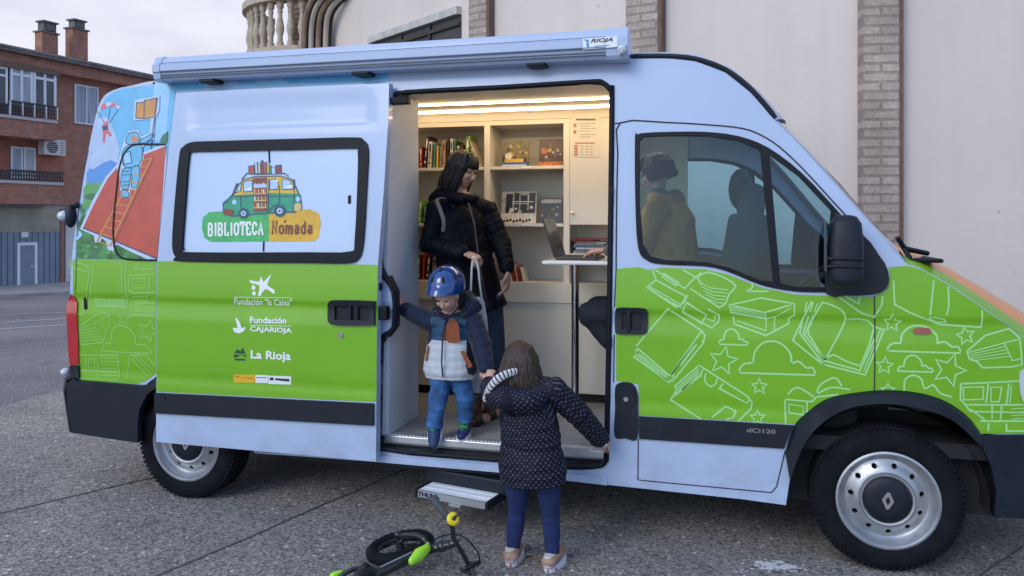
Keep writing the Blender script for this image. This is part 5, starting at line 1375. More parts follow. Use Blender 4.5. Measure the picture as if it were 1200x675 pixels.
# =================================================================== people
def nearest(p, chains):
    """-> (chain index, length along, radial vector, axis)"""
    best = None
    for ci, ch in enumerate(chains):
        L = 0
        for a, b in zip(ch, ch[1:]):
            ab = b-a; l = ab.length; t = max(0, min(1, (p-a).dot(ab)/(l*l))); q = a+ab*t; d = (p-q).length
            if best is None or d < best[0]: best = (d, ci, L+t*l, p-q, ab/l)
            L += l
    return best[1:]
def V3(*a): return Vector(a)
def quilt(chains, step, amp, puff=.5):
    def f(c, n):
        ci, L, r, ax = nearest(c, chains)
        return amp*(abs(sin(pi*L/step))**puff-.6)+.002*noise.noise(c*22)
    return f
def hand(bm, w, d, pn, L, curl=.5, thumb_side=1, spread=.12, k=1.0):
    """w wrist, d direction to the fingers, pn palm normal (fingers curl that way), L hand length"""
    d = d.normalized(); pn = (pn-d*pn.dot(d)).normalized(); s = d.cross(pn)*thumb_side   # s points to the thumb side
    pl = L*.52; r = L*.055*k
    tube(bm, [w-d*L*.12, w+d*L*.1, w+d*pl*.6, w+d*pl], [L*.15, L*.17, L*.225, L*.21], 12, flat=.45, ref=s, rcap=True)
    for i, (off, ln) in enumerate(((.17, .43), (.06, .48), (-.06, .45), (-.17, .36))):
        p = w+d*pl*.9+s*L*off; dr = (d+s*spread*off*6).normalized(); pts = [p-dr*L*.1, p]; ang = 0
        for sl in (.42, .32, .26):
            ang += curl*(.8 if sl == .42 else 1.0)
            dd = dr*cos(ang)+pn*sin(ang); p = p+dd*L*ln*sl*1.12; pts.append(p)
        tube(bm, pts, [r*1.05, r*1.05, r, r*.92, r*.8], 8, rcap=True)
    p = w+d*L*.12+s*L*.14; t1 = (d*.75+s*.75+pn*.25).normalized(); t2 = (d+s*.25+pn*(.35+curl*.3)).normalized()
    tube(bm, [w+s*L*.05, p, p+t1*L*.2, p+t1*L*.2+t2*L*.17, p+t1*L*.2+t2*L*.30], [r*1.5, r*1.5, r*1.25, r*1.1, r*.85], 8, rcap=True)
def head(bm, c, f, u, h, child=False):
    """c centre, f facing, u up, h head height"""
    f = f.normalized(); u = (u-f*u.dot(f)).normalized(); r = f.cross(u)
    R = Matrix((r, f, u)).transposed()
    def q(x, y, z): return c+r*x*h+f*y*h+u*z*h
    ell(bm, q(0, -.06, .10), (h*.335, h*.40, h*.37), R, 3)
    ell(bm, q(0, .06, -.12), (h*.27, h*.31, h*.33), R, 3)
    ell(bm, q(0, .19, -.36), (h*.13, h*.11, h*.10), R, 2)
    tube(bm, [q(0, .34, .02), q(0, .385, -.06), q(0, .43, -.13), q(0, .36, -.17)], [h*.03, h*.038, h*.052, h*.05], 8, rcap=True)
    for s in (-1, 1):
        ell(bm, q(.14*s, .30, -.10), (h*.10, h*.07, h*.09), R, 2); ell(bm, q(.13*s, .32, .08), (h*.09, h*.045, h*.03), R, 2)
        ell(bm, q(.335*s, -.02, -.05), (h*.03, h*.07, h*.105), R, 2)
    ell(bm, q(0, .345, -.235), (h*.085, h*.035, h*.022), R, 2); ell(bm, q(0, .338, -.275), (h*.075, h*.035, h*.024), R, 2)
    return q, R
def eyes(q, R, h, parent):
    bm = bmesh.new()
    for s in (-1, 1): ell(bm, q(.135*s, .335, .015), (h*.048, h*.02, h*.022), R, 2)
    o = mesh_obj('eyes', bm, mat('eye_dark', (.02, .015, .012), .25), parent, smooth='all')
SKIN = mat('skin', (.42, .24, .18), .5, var=.06, vscale=20); SKINC = mat('child_skin', (.55, .33, .25), .5, var=.06, vscale=20); LIP = mat('lips', (.38, .11, .09), .45)
def lips(q, h):
    c = q(0, .35, -.255)
    return lambda p, n: 1 if ((p-c).length < h*.085 and abs((p-c).z) < h*.05) else 0
def locks(name, parent, starts, mat_, r=.008, seed=1, seg=6):
    rnd = random.Random(seed); bm = bmesh.new()
    for pts, rr in starts:
        tube(bm, pts, rr, 5)
    return mesh_obj(name, bm, mat_, parent, smooth='all')
def hairmat(n, c): return mat(n, c, .42, var=.45, vscale=60, bump=.6, bscale=90, stretch=(3, 3, .35))
HB = hairmat('black_hair', (.006, .005, .006)); HBR = hairmat('brown_hair', (.045, .026, .018))

# ------------------------------------------------------------------ the woman
WY = .56
w0 = at(563, 478, .55); WOM = Vector((w0.x, WY, FZ))
fw = Vector((.80, -.60, 0)).normalized(); rw_ = fw.cross(UP)     # her right hand side
hc = at(543, 199, WY); hf = Vector((.93, -.30, -.36)).normalized(); HH = .215
bm = bmesh.new()
q, R = head(bm, hc, hf, UP, HH)
neck = at(537, 229, WY+.01); chest = at(538, 258, WY+.02); waist = at(545, 305, WY+.02); hip = at(553, 345, WY+.02)
tube(bm, [q(0, -.05, -.2), neck, chest, waist, hip], [.052, .055, .12, .115, .13], 14, flat=.7, ref=rw_, rcap=True)
shN, elN, wrN = at(513, 246, .47), at(503, 287, .40), at(545, 297, .32)
shF, elF, wrF = at(570, 247, .68), at(587, 284, .68), at(595.5, 318, .60)
tube(bm, [neck, shN, elN, wrN], [.05, .045, .036, .026], 10); tube(bm, [neck, shF, elF, wrF], [.05, .045, .036, .026], 10)
hand(bm, wrN, Vector((.9, -.3, -.25)), Vector((.1, .2, -1)), .155, .75, 1)
hand(bm, wrF, Vector((-.05, -.1, -1)), Vector((-.9, -.1, 0)), .165, .35, -1)
an1, kn1 = at(558, 466, .50), at(556, 415, .50); an2, kn2 = at(574, 461, .66), at(580, 412, .62)
hp1 = hip+Vector((-.06, -.03, 0)); hp2 = hip+Vector((.09, .03, 0))
f1 = Vector((an1.x, an1.y, FZ+.03)); f2 = Vector((an2.x, an2.y, FZ+.03))
for h_, k_, a_, f_ in ((hp1, kn1, an1, f1), (hp2, kn2, an2, f2)): tube(bm, [h_, k_, a_, f_, f_+fw*.1], [.075, .05, .036, .03, .03], 10, rcap=True)
W = blob('person', bm, .0052, [SKIN, LIP], None, 3, origin=WOM, pick=lips(q, HH))
tag(W, 'woman with long black hair in a black padded coat, standing by the bookshelves', 'person')
eyes(q, R, HH, W)
BCOAT = mat('black_padded_nylon', (.0022, .003, .007), .6, spec=.14, bump=.45, bscale=30, sheen=0, var=.2, vscale=9)
bm = bmesh.new()
cz = lambda p, d: p+Vector((0, 0, d))
tube(bm, [at(538, 235, WY), at(537, 245, WY), chest, waist, hip, at(562, 369, WY+.02)], [.085, .15, .185, .19, .20, .205], 20, flat=.72, ref=rw_)
chN = [neck+Vector((-.03, 0, -.05)), shN, elN, wrN-(wrN-elN).normalized()*.03]
chF = [neck+Vector((.03, 0, -.05)), shF, elF, wrF-(wrF-elF).normalized()*.03]
tube(bm, chN, [.07, .075, .066, .048], 14, rcap=True); tube(bm, chF, [.07, .072, .062, .047], 14, rcap=True)
tube(bm, [at(518, 228, WY-.04), at(514, 236, WY+.03), at(524, 240, WY+.12)], [.05, .07, .06], 12, rcap=True)     # hood on the back
tube(bm, [at(522, 226, WY+.08), at(528, 231, WY-.07), at(543, 233, WY-.12), at(556, 233, WY-.06)], [.045, .04, .036, .03], 10, rcap=True)
tube(bm, [at(520, 220, WY+.0), at(524, 206, WY+.1), at(530, 212, WY+.14)], [.045, .05, .05], 12, rcap=True)
chains = [chN, chF, [at(537, 230, WY), hip, at(562, 372, WY)]]
def cdisp(c, n):
    ci, L, r, ax = nearest(c, chains)
    w_ = .006*noise.noise(c*13)+.003*noise.noise(c*34)
    if ci == 2: return .0035*(abs(sin(pi*(L+.01*noise.noise(c*6))/.085))**.5-.6)+w_
    return .0062*(abs(sin(pi*(L+.012*noise.noise(c*7))/.040))**.5-.6)+w_
coat = blob('padded_coat', bm, .0068, [BCOAT], W, 2, disp=cdisp)
bm = bmesh.new(); tube(bm, [at(549, 238, WY-.16), at(556, 262, WY-.17), at(562, 310, WY-.18), at(572, 362, WY-.19)], .006, 6); mesh_obj('zip', bm, mat('dull_zip', (.03, .03, .035), .45, .5), coat)
JE = mat('dark_jeans', (.028, .045, .085), .85, bump=.2, bscale=250, var=.35, vscale=7)
bm = bmesh.new()
for h_, k_, a_ in ((hp1, kn1, an1), (hp2, kn2, an2)): tube(bm, [h_, k_, cz(a_, .02)], [.095, .066, .052], 14)
ell(bm, hip+Vector((0, 0, -.02)), (.15, .12, .1)); blob('jeans', bm, .007, [JE], W, 3)
BOOT = mat('brown_leather', (.050, .020, .010), .5, var=.3, vscale=20, bump=.2, bscale=60)
def shoe(name, ank, fdir, L, wdt, zb, mats, parent, high=.06, toe_up=0.0, upv=UP, voxel=.004):
    """shoe along fdir from the heel under the ankle"""
    f = fdir.normalized(); u = upv; base = Vector(ank)
    bm = bmesh.new()
    o = base-f*L*.28
    tube(bm, [o+u*wdt*.55, o+f*L*.25+u*wdt*.60, o+f*L*.55+u*wdt*.52, o+f*L*.8+u*wdt*.42, o+f*L*.92+u*wdt*.38], [wdt*.46, wdt*.5, wdt*.52, wdt*.48, wdt*.38], 14, flat=.82, ref=f.cross(u), rcap=True)
    tube(bm, [base+u*wdt*.5, base+u*(wdt*.6+high)], [wdt*.5, wdt*.46], 12)
    up = blob(name, bm, voxel, [mats[0]], parent, 2)
    bm = bmesh.new(); s = f.cross(u); n = 20; ring = []
    for k in range(n):
        a = 2*pi*k/n; x = cos(a); ring.append(o+f*(L*.46+L*.545*x)+s*sin(a)*wdt*(.60 if x > -.2 else .53))
    lo = [bm.verts.new(p) for p in ring]; mid = [bm.verts.new(p+(p-(o+f*L*.46))*.03+u*wdt*.16) for p in ring]; hi = [bm.verts.new(p+u*wdt*.36) for p in ring]
    for A, B in ((lo, mid), (mid, hi)):
        for k in range(n): bm.faces.new((A[k], A[(k+1) % n], B[(k+1) % n], B[k]))
    bm.faces.new(lo[::-1]); bm.faces.new(hi)
    mesh_obj('sole', bm, mats[1], up, smooth=True)
    return up
for f_ in (f1, f2): shoe('boot', Vector((f_.x, f_.y, FZ+.002)), Vector((.25, -1, 0)), .235, .078, 0, (BOOT, DARK), W, .12, voxel=.006)
# hair
def mane(name, q, h, R, parent, mat_, n, seed, a0, a1, zend, fan, fringe=None, core=1.0, lean=(0, 0)):
    """a thin core under many separate falling strands"""
    rnd = random.Random(seed); bm = bmesh.new()
    ell(bm, q(0, -.08, .13), (h*.365*core, h*.42*core, h*.39*core), R, 3)
    am = (a0+a1)/2
    for k in range(9):
        a = a0+(a1-a0)*k/8; x, y = cos(a), sin(a); ze = zend(a)*.86
        tube(bm, [q(.20*x, -.08+.22*y, .34), q(.32*x, -.08+.36*y, .12), q(.33*x*fan, -.10+.36*y*fan, -.2), q(.34*x*fan+lean[0]*.5, -.10+.37*y*fan+lean[1]*.5, ze*.6), q(.32*x*fan+lean[0], -.10+.37*y*fan+lean[1], ze)], [h*.15, h*.15, h*.13, h*.11, h*.05], 10, rcap=True)
    core_ = blob('hair', bm, .0052, [mat_], parent, 2, disp=lambda c, n_: .0035*noise.noise(Vector((c.x*60, c.y*60, c.z*6))))
    bm = bmesh.new()
    for k in range(n):
        a = rnd.uniform(a0-.15, a1+.15); x, y = cos(a), sin(a); ze = zend(a)*rnd.uniform(.84, 1.08)
        f = fan*rnd.uniform(.93, 1.10); px_ = rnd.uniform(-.09, .09); w = rnd.uniform(-.05, .05)
        pts = [q(px_, rnd.uniform(-.2, .12), .525), q(.24*x, -.08+.29*y, .44), q(.375*x, -.08+.43*y, .18), q(.40*x*f, -.09+.44*y*f, -.15), q(.42*x*f+lean[0]*.4+w, -.10+.45*y*f+lean[1]*.4, ze*.55), q(.38*x*f+lean[0]+w*2, -.10+.42*y*f+lean[1]+w, ze)]
        r = rnd.uniform(.0022, .0042)
        tube(bm, smoothpts(pts, 2), [r*.8]+[r]*8+[r*.6, r*.25], 4)
    if fringe:
        for k in range(fringe):
            t = rnd.uniform(-1, 1); e = rnd.uniform(-.02, .10); r = rnd.uniform(.002, .0038)
            tube(bm, smoothpts([q(t*.10, -.02, .52), q(.20*t, .20, .45), q(.27*t, .33-.05*abs(t), .27), q(.30*t, .385-.10*abs(t), .12+e)], 2), [r]*5+[r*.8, r*.3], 4)
    mesh_obj('hair_strands', bm, mat_, core_, smooth='all')
mane('hair', q, HH, R, W, HB, 420, 3, radians(143), radians(397), lambda a: -.86+.05*sin(3*a), .92, fringe=120)
# backpack strap
bm = bmesh.new(); STR = mat('grey_webbing', (.13, .11, .10), .8, bump=.3, bscale=200)
sp = smoothpts([at(521, 232, .40), at(512, 234, .32), at(516, 246, .30), at(520, 260, .30), at(519, 272, .32)], 4)
tube(bm, sp, .012, 8, flat=.35, ref=Vector((1, 0, 0)))
mesh_obj('shoulder_strap', bm, STR, W, smooth='all')
# tote bag hanging from her hand
TOTE = mat('white_cotton', (.52, .52, .54), .85, bump=.3, bscale=90, var=.1, vscale=8)
tb = at(558, 300, .30); TB = thing('tote_bag', at(558, 455, .34), 'white cotton tote bag hanging from the woman\'s hand behind the child', 'bag')
bm = bmesh.new(); h0 = at(556, 301, .27)
for dx in (0, 7):
    tube(bm, smoothpts([at(555, 300, .27), at(553+dx, 312, .27), at(552+dx*1.5, 335, .29), at(551+dx*2.2, 360, .31)], 3), .0065, 6, flat=.3, ref=Vector((1, 0, 0)))
mesh_obj('handle', bm, TOTE, TB, smooth='all')
bm = bmesh.new()
tube(bm, [at(560, 356, .31), at(561, 380, .31), at(562, 420, .32), at(560, 452, .33)], [.045, .055, .058, .05], 16, flat=.32, ref=Vector((1, 0, 0)), rcap=True)
blob('bag_body', bm, .006, [TOTE], TB, 2, disp=lambda c, n: .006*noise.noise(c*14))

# ------------------------------------------------------------------ the boy stepping down
BY = .13
hd = at(524, 346, .03); bf = Vector((-.15, -.86, -.50)).normalized(); BH = .185
bm = bmesh.new(); q, R = head(bm, hd, bf, UP, BH)
nk, ch_, wa, hp_ = at(529, 368, .10), at(528, 388, .13), at(528, 415, .13), at(528, 440, .13)
tube(bm, [q(0, -.1, -.2), nk, ch_, wa, hp_], [.042, .045, .08, .08, .055], 12, flat=.75, ref=Vector((1, 0, 0)), rcap=True)
sR, eR, rR = at(504, 377, .11), at(489, 370, .10), at(474, 362, .12)
sL, eL, rL = at(555, 378, .13), at(564, 403, .09), at(569.5, 431, .02)
tube(bm, [nk, sR, eR, rR], [.04, .034, .028, .020], 10); tube(bm, [nk, sL, eL, rL], [.04, .034, .028, .020], 10)
hand(bm, rR, Vector((-.45, .25, .95)), Vector((-1, .1, -.1)), .095, .12, 1, spread=.3, k=1.1)
hand(bm, rL, Vector((.10, -.35, -.9)), Vector((-.2, .9, -.2)), .095, .5, -1, k=1.1)
h1, k1, a1 = at(518, 442, .13), at(513, 468, .05), at(508.5, 497, .03)
h2, k2, a2 = at(539, 442, .15), at(545, 467, .13), at(545, 489, .15)
a2.z = max(a2.z, FZ+.06)
for h_, k_, a_ in ((h1, k1, a1), (h2, k2, a2)): tube(bm, [h_, k_, a_], [.05, .036, .026], 10, rcap=True)
BOY = blob('person', bm, .0042, [SKINC, SKINC], None, 2, origin=(at(530, 440, .13).x, .13, FZ), pick=lips(q, BH))
tag(BOY, 'small child in a blue helmet and two-tone jacket stepping down out of the van', 'person'); eyes(q, R, BH, BOY)
NAVY = mat('navy_jacket_fabric', (.005, .012, .036), .68, spec=.25, bump=.3, bscale=50, sheen=.2, var=.15, vscale=9); TEAL = mat('teal_jacket_fabric', (.006, .050, .110), .65, bump=.25, bscale=60); CRM = mat('pale_jacket_fabric', (.50, .53, .58), .7, bump=.35, bscale=45, var=.06, vscale=10); BRN = mat('rust_suede', (.24, .065, .022), .8, bump=.2, bscale=120)
bm = bmesh.new()
tube(bm, [at(529, 366, .11), at(528, 374, .12), ch_, wa, at(528, 432, .13), at(528, 442, .13)], [.06, .112, .128, .142, .155, .140], 20, flat=.68, ref=Vector((1, 0, 0)))
cR = [nk+Vector((-.02, 0, -.03)), sR, eR, rR+(eR-rR)*.12]; cL = [nk+Vector((.02, 0, -.03)), sL, eL, rL+(eL-rL)*.05]
tube(bm, cR, [.05, .062, .054, .042], 14, rcap=True); tube(bm, cL, [.05, .062, .056, .043], 14, rcap=True)
zs1 = at(528, 400, .03).z
def bpick(c, n):
    i, L, r, ax = nearest(c, [cR, cL, [nk+Vector((0, .0, -.06)), hp_+Vector((0, 0, -.05))]])
    if i != 2 and (abs(c.x-at(527, 388, .08).x) > .098 or c.z > nk.z-.015): return 0
    if c.z < zs1: return 2
    return 1
jk = blob('jacket', bm, .0048, [NAVY, TEAL, CRM], BOY, 2, pick=bpick, disp=lambda c, n: .0035*noise.noise(c*26)+.003*abs(sin(c.z*70)))
bm = bmesh.new()   # hood behind the neck and on the shoulder
tube(bm, [at(510, 366, .16), at(530, 356, .22), at(548, 350, .18), at(556, 359, .12), at(543, 369, .07)], [.028, .045, .052, .045, .025], 12, rcap=True)
blob('hood', bm, .0045, [NAVY], jk, 2, disp=lambda c, n: .004*noise.noise(c*25))
bm = bmesh.new()
def on_front(pts, Y0, mi, k=0):   # flat patch wrapped on the jacket front
    sheet(bm, pts, [], lambda u, v, o: at(u, v, Y0-o*1.0-.0+.0), off=.002*k, thick=.003, fine=1.5, mi=mi)
jy = .13-.105
on_front(sm([(530.5, 373), (537, 380), (538.5, 392), (537.5, 401), (520.5, 400), (521, 388), (525, 378)], 3), jy+.012, 0)
mesh_obj('suede_patch', bm, BRN, jk)
for pts_, y_ in (([(539.5, 412), (544, 410.5), (554, 429), (549, 432)], jy-.005), ([(501, 405), (503, 406), (500.5, 423), (498, 423)], jy+.03)):
    bm = bmesh.new(); on_front(pts_, y_, 0); mesh_obj('pocket_welt', bm, BRN, jk)
bm = bmesh.new(); tube(bm, [at(524.5, 368, jy+.03), at(520, 385, jy+.002), at(518.5, 400, jy-.008), at(517.5, 425, jy-.022), at(519, 442, jy-.012)], .0045, 6); mesh_obj('zip', bm, NAVY, jk)
JB = mat('blue_jeans', (.028, .105, .27), .85, bump=.25, bscale=200, var=.65, vscale=11)
bm = bmesh.new()
for h_, k_, a_ in ((h1, k1, a1), (h2, k2, a2)): tube(bm, [h_+Vector((0, 0, .03)), (h_+k_)/2, k_, (k_+a_)/2, a_-Vector((0, 0, .018))], [.062, .058, .052, .046, .045], 14)
tube(bm, [h1+Vector((-.01,0,.04)), (h1+h2)/2+Vector((0,0,.035)), h2+Vector((.01,0,.04))], .062, 12, rcap=True)
blob('jeans', bm, .0045, [JB], BOY, 2, disp=lambda c, n: .0075*noise.noise(Vector((c.x*9, c.y*9, c.z*38))))
SN = mat('navy_shoe', (.012, .028, .11), .6, bump=.3, bscale=100); SW = mat('white_rubber_sole', (.66, .68, .72), .6); LACE = mat('green_laces', (.04, .40, .07), .6)
fd1 = Vector((.16, -.62, -.60)).normalized(); up1 = Vector((0, -.62, .78)); up1 = (up1-fd1*up1.dot(fd1)).normalized()
s1_ = shoe('shoe', a1-up1*.055, fd1, .165, .068, 0, (SN, SW), BOY, .01, upv=up1)
fd2 = Vector((.10, -.98, 0)).normalized(); s2_ = shoe('shoe', Vector((a2.x, a2.y, FZ+.003)), fd2, .155, .066, 0, (SN, SW), BOY, .02)
for s_, o, f, u in ((s1_, a1-up1*.055, fd1, up1), (s2_, Vector((a2.x, a2.y, FZ+.003)), fd2, UP)):
    bm = bmesh.new(); r = f.cross(u)
    for k in range(4):
        c = o+f*(.018+.017*k)+u*(.070-.006*k); tube(bm, [c-r*.020-u*.006, c+f*(.006 if k % 2 else -.006)+u*.004, c+r*.020-u*.006], .0042, 6)
    mesh_obj('laces', bm, LACE, s_)
# helmet
HEL = thing('helmet', at(523, 333, .03), 'shiny blue cycling helmet on the small child\'s head', 'helmet')
hm = mat('blue_helmet_shell', (.006, .050, .21), .12, coat=1)
bm = bmesh.new(); hc2 = at(523.5, 334, .045); uu = Vector((-.02, -.30, .95)).normalized(); ff = Vector((-.15, -.95, -.28)); ff = (ff-uu*ff.dot(uu)).normalized(); rr2 = ff.cross(uu)
vents = [(.45, .62), (-.45, .62), (.0, .9), (.8, .35), (-.8, .35), (.5, 1.6), (-.5, 1.6)]
n1, n2 = 40, 16; rows = []
for j in range(n2+1):
    ph = (j/n2)*1.72; row = []
    for i in range(n1):
        a = 2*pi*i/n1; k = 1.0
        x = .100*sin(ph)*sin(a); y = .118*sin(ph)*cos(a); z = .112*cos(ph)
        if ph > 1.30 and cos(a) > .3: y += .034*((ph-1.30)/.42)*(cos(a)-.3)/.7
        z += .012*(cos(2*a) if ph > 1.2 else 0)*min(1, (ph-1.2)/.3)
        rib = .003*cos(a*8)*sin(ph); row.append(bm.verts.new(hc2+rr2*(x*(1+rib))+ff*(y*(1+rib))+uu*z))
    rows.append(row)
for a, b in zip(rows, rows[1:]):
    for k in range(n1):
        try: bm.faces.new((a[k], a[(k+1) % n1], b[(k+1) % n1], b[k]))
        except ValueError: pass
bmesh.ops.remove_doubles(bm, verts=bm.verts, dist=1e-5)
hs = mesh_obj('shell', bm, hm, HEL, smooth='all')
bm = bmesh.new()
for a, ph in ((.42, .95), (-.42, .95), (1.2, .95), (-1.2, .95), (0, .35), (2.2, .9), (-2.2, .9)):
    x = .101*sin(ph)*sin(a); y = .119*sin(ph)*cos(a); z = .113*cos(ph)
    n = Vector((x/.01, y/.014, z/.0125)); n = (rr2*n.x+ff*n.y+uu*n.z).normalized(); t = (uu-n*uu.dot(n)).normalized() if abs(uu.dot(n)) < .95 else ff
    R3 = Matrix((n.cross(t), t, n)).transposed(); ell(bm, hc2+rr2*x+ff*y+uu*z, (.010, .020, .004), R3, 2)
mesh_obj('vents', bm, DARK, HEL, smooth='all')
bm = bmesh.new(); cc_ = hc2-uu*.02
tube(bm, smoothpts([hc2+rr2*.098-uu*.01, hd+rr2*.075-UP*.05, hd-UP*.105+bf*.04, hd-rr2*.075-UP*.05, hc2-rr2*.098-uu*.01], 4), .005, 6); mesh_obj('chin_strap', bm, RUBBER, HEL)

# ------------------------------------------------------------------ the girl at the step
GY = -.38
ge = gnd(622, 668)
gh = at(609, 424, GY+.03); gf = Vector((-.38, .90, .12)).normalized(); GH = .19
bm = bmesh.new(); q, R = head(bm, gh, gf, UP, GH)
nk, ch_, wa, hp_ = at(613, 446, GY), at(617, 475, GY), at(622, 520, GY), at(625, 560, GY)
tube(bm, [q(0, -.05, -.2), nk, ch_, wa, hp_], [.042, .045, .085, .085, .055], 12, flat=.75, ref=Vector((1, 0, 0)), rcap=True)
sR, eR, rR = at(648, 457, GY+.01), at(678, 485, -.28), at(705, 516, -.13)
sL, eL, rL = at(588, 463, GY+.02), at(577, 466, -.20), at(572.5, 449, -.09)
tube(bm, [nk, sR, eR, rR], [.04, .036, .03, .021], 10); tube(bm, [nk, sL, eL, rL], [.04, .036, .03, .021], 10)
hand(bm, rR, Vector((.35, .55, -.40)), Vector((-.2, .6, -.6)), .105, .35, -1, k=1.1)
hand(bm, rL, Vector((.05, .42, .9)), Vector((0, .9, -.3)), .100, .55, 1, k=1.1)
gl1, gl2 = gnd(599, 661), gnd(646, 668)
a1, a2 = Vector((gl1.x, gl1.y+.03, .075)), Vector((gl2.x, gl2.y+.03, .075))
h1, h2 = at(607, 560, GY), at(641, 560, GY); k1, k2 = (h1*.5+a1*.5)+Vector((.005, .02, 0)), (h2*.5+a2*.5)+Vector((0, .02, 0))
for h_, k_, a_ in ((h1, k1, a1), (h2, k2, a2)): tube(bm, [h_, k_, a_, a_-UP*.03], [.05, .030, .022, .020], 10, rcap=True)
GIRL = blob('person', bm, .0042, [SKINC, LIP], None, 2, origin=((a1.x+a2.x)/2, a1.y, 0), pick=lips(q, GH))
tag(GIRL, 'girl seen from behind in a dark dotted coat, holding the van sill', 'person'); eyes(q, R, GH, GIRL)
# dotted coat
m, N, L, b = nodes_of('dotted_quilted_fabric')
uv = N.new('ShaderNodeUVMap').outputs['UV']; sc_n = N.new('ShaderNodeVectorMath'); sc_n.operation = 'MULTIPLY'; sc_n.inputs[1].default_value = (36, 36, 1); L.new(uv, sc_n.inputs[0])
def cell(off):
    a = N.new('ShaderNodeVectorMath'); a.operation = 'ADD'; a.inputs[1].default_value = (off, off, 0); L.new(sc_n.outputs[0], a.inputs[0])
    f = N.new('ShaderNodeVectorMath'); f.operation = 'FRACTION'; L.new(a.outputs[0], f.inputs[0])
    d = N.new('ShaderNodeVectorMath'); d.operation = 'DISTANCE'; d.inputs[1].default_value = (.5, .5, 0); L.new(f.outputs[0], d.inputs[0])
    c = N.new('ShaderNodeMath'); c.operation = 'LESS_THAN'; c.inputs[1].default_value = .17; L.new(d.outputs['Value'], c.inputs[0]); return c.outputs[0]
mxm = N.new('ShaderNodeMath'); mxm.operation = 'MAXIMUM'; L.new(cell(0), mxm.inputs[0]); L.new(cell(.5), mxm.inputs[1])
L.new(mixc(N, L, (.006, .006, .017), (.075, .070, .105), mxm.outputs[0]), b.inputs['Base Color']); b.inputs['Roughness'].default_value = .66; b.inputs['Specular IOR Level'].default_value = .22
tcn = N.new('ShaderNodeTexCoord').outputs['Object']; nn = tex(N, L, 'Noise', 40, tcn, Detail=4.0); bp = N.new('ShaderNodeBump'); bp.inputs['Strength'].default_value = .5; bp.inputs['Distance'].default_value = .008; L.new(nn.outputs['Fac'], bp.inputs['Height']); L.new(bp.outputs['Normal'], b.inputs['Normal'])
DOT = m
def add_uv(me, chains, rad):
    uvl = me.uv_layers.new(name='UVMap'); info = {}
    for v in me.vertices:
        i, L_, r, ax = nearest(v.co+org_now, chains)
        ref = Vector((0, 1, 0)); x = (ref-ax*ref.dot(ax)); x = x.normalized() if x.length > .05 else Vector((1, 0, 0)); y = ax.cross(x)
        info[v.index] = (atan2(r.dot(y), r.dot(x))*rad[i], L_)
    for p in me.polygons:
        us = [info[me.loops[li].vertex_index] for li in p.loop_indices]; u0 = us[0][0]; per = 2*pi*rad[0]
        for li, (u, v_) in zip(p.loop_indices, us):
            if u-u0 > .3: u -= per
            elif u0-u > .3: u += per
            uvl.data[li].uv = (u, v_)
bm = bmesh.new()
tube(bm, [at(612, 445, GY), at(614, 452, GY), ch_, at(620, 500, GY), wa, at(624, 545, GY), at(625, 565, GY)], [.07, .115, .134, .142, .148, .164, .160], 22, flat=.74, ref=Vector((1, 0, 0)))
cR = [nk+Vector((.02, 0, -.03)), sR, eR, rR+(eR-rR)*.02]; cL = [nk+Vector((-.02, 0, -.03)), sL, eL, rL+(eL-rL)*.15]
tube(bm, cR, [.055, .066, .058, .046], 14, rcap=True); tube(bm, cL, [.055, .062, .054, .044], 14, rcap=True)
tors = [nk, wa, at(625, 575, GY)]
gch = [tors, cR, cL]
org_now = Vector((0, 0, 0))
def gdisp(c, n):
    i, L_, r, ax = nearest(c, gch)
    if i == 0:
        return .006*noise.noise(Vector((c.x*9, c.y*9, c.z*30)))-.007*math.exp(-((c.z-at(622, 520, GY).z-.012*sin(c.x*9))/.012)**2)+.004*noise.noise(Vector((c.x*25, c.y*25, c.z*70)))
    return .007*(abs(sin(pi*L_/.055))**.6-.5)+.003*noise.noise(c*30)
me_coat = blob('dotted_coat', bm, .0048, [DOT], GIRL, 2, disp=gdisp)
org_now = org(me_coat); add_uv(me_coat.data, gch, [.14, .055, .055])
bm = bmesh.new()
for c_, n_ in ((rR, (rR-eR).normalized()), ):
    tube(bm, [c_-n_*.014, c_+n_*.012], [.046, .044], 16); 
mesh_obj('pale_cuff', bm, mat('cream_knit', (.60, .56, .50), .9, bump=.4, bscale=200), me_coat, smooth='all')
bm = bmesh.new()   # hood lying on the back
tube(bm, [at(642, 457, GY-.04), at(622, 470, GY-.10), at(599, 470, GY-.11), at(580, 461, GY-.05), at(575, 452, GY+.03)], [.035, .058, .068, .056, .03], 14, rcap=True)
tube(bm, [at(598, 452, GY-.04), at(588, 458, GY-.06)], [.04, .05], 12, rcap=True)
hood = blob('hood', bm, .0048, [DOT], me_coat, 3, disp=lambda c, n: .005*noise.noise(c*20))
org_now = org(hood); add_uv(hood.data, [[at(640, 455, GY-.05), at(598, 466, GY-.12), at(574, 452, GY)]], [.07])
ST1, ST2 = mat('cream_lining', (.66, .66, .66), .85), mat('navy_stripe', (.03, .035, .06), .85)
bm = bmesh.new(); sp = smoothpts([at(612, 436, GY-.04), at(602, 436, GY-.09), at(590, 440, GY-.12), at(579, 448, GY-.12), at(571, 459, GY-.08), at(568, 468, GY-.03)], 9)
for k in range(len(sp)-1): rk = .020-.006*abs(k/len(sp)-.5)+.0015*noise.noise(Vector((k*.5, 0, 0))); tube(bm, [sp[k], sp[k+1]], rk*(.93 if k % 3 == 2 else 1), 12, flat=.55, mi=(1 if k % 3 == 2 else 0))
mesh_obj('striped_lining', bm, [ST1, ST2], hood, smooth='all')
LEG = mat('navy_leggings', (.010, .022, .10), .85, bump=.2, bscale=150, var=.15, vscale=12)
bm = bmesh.new()
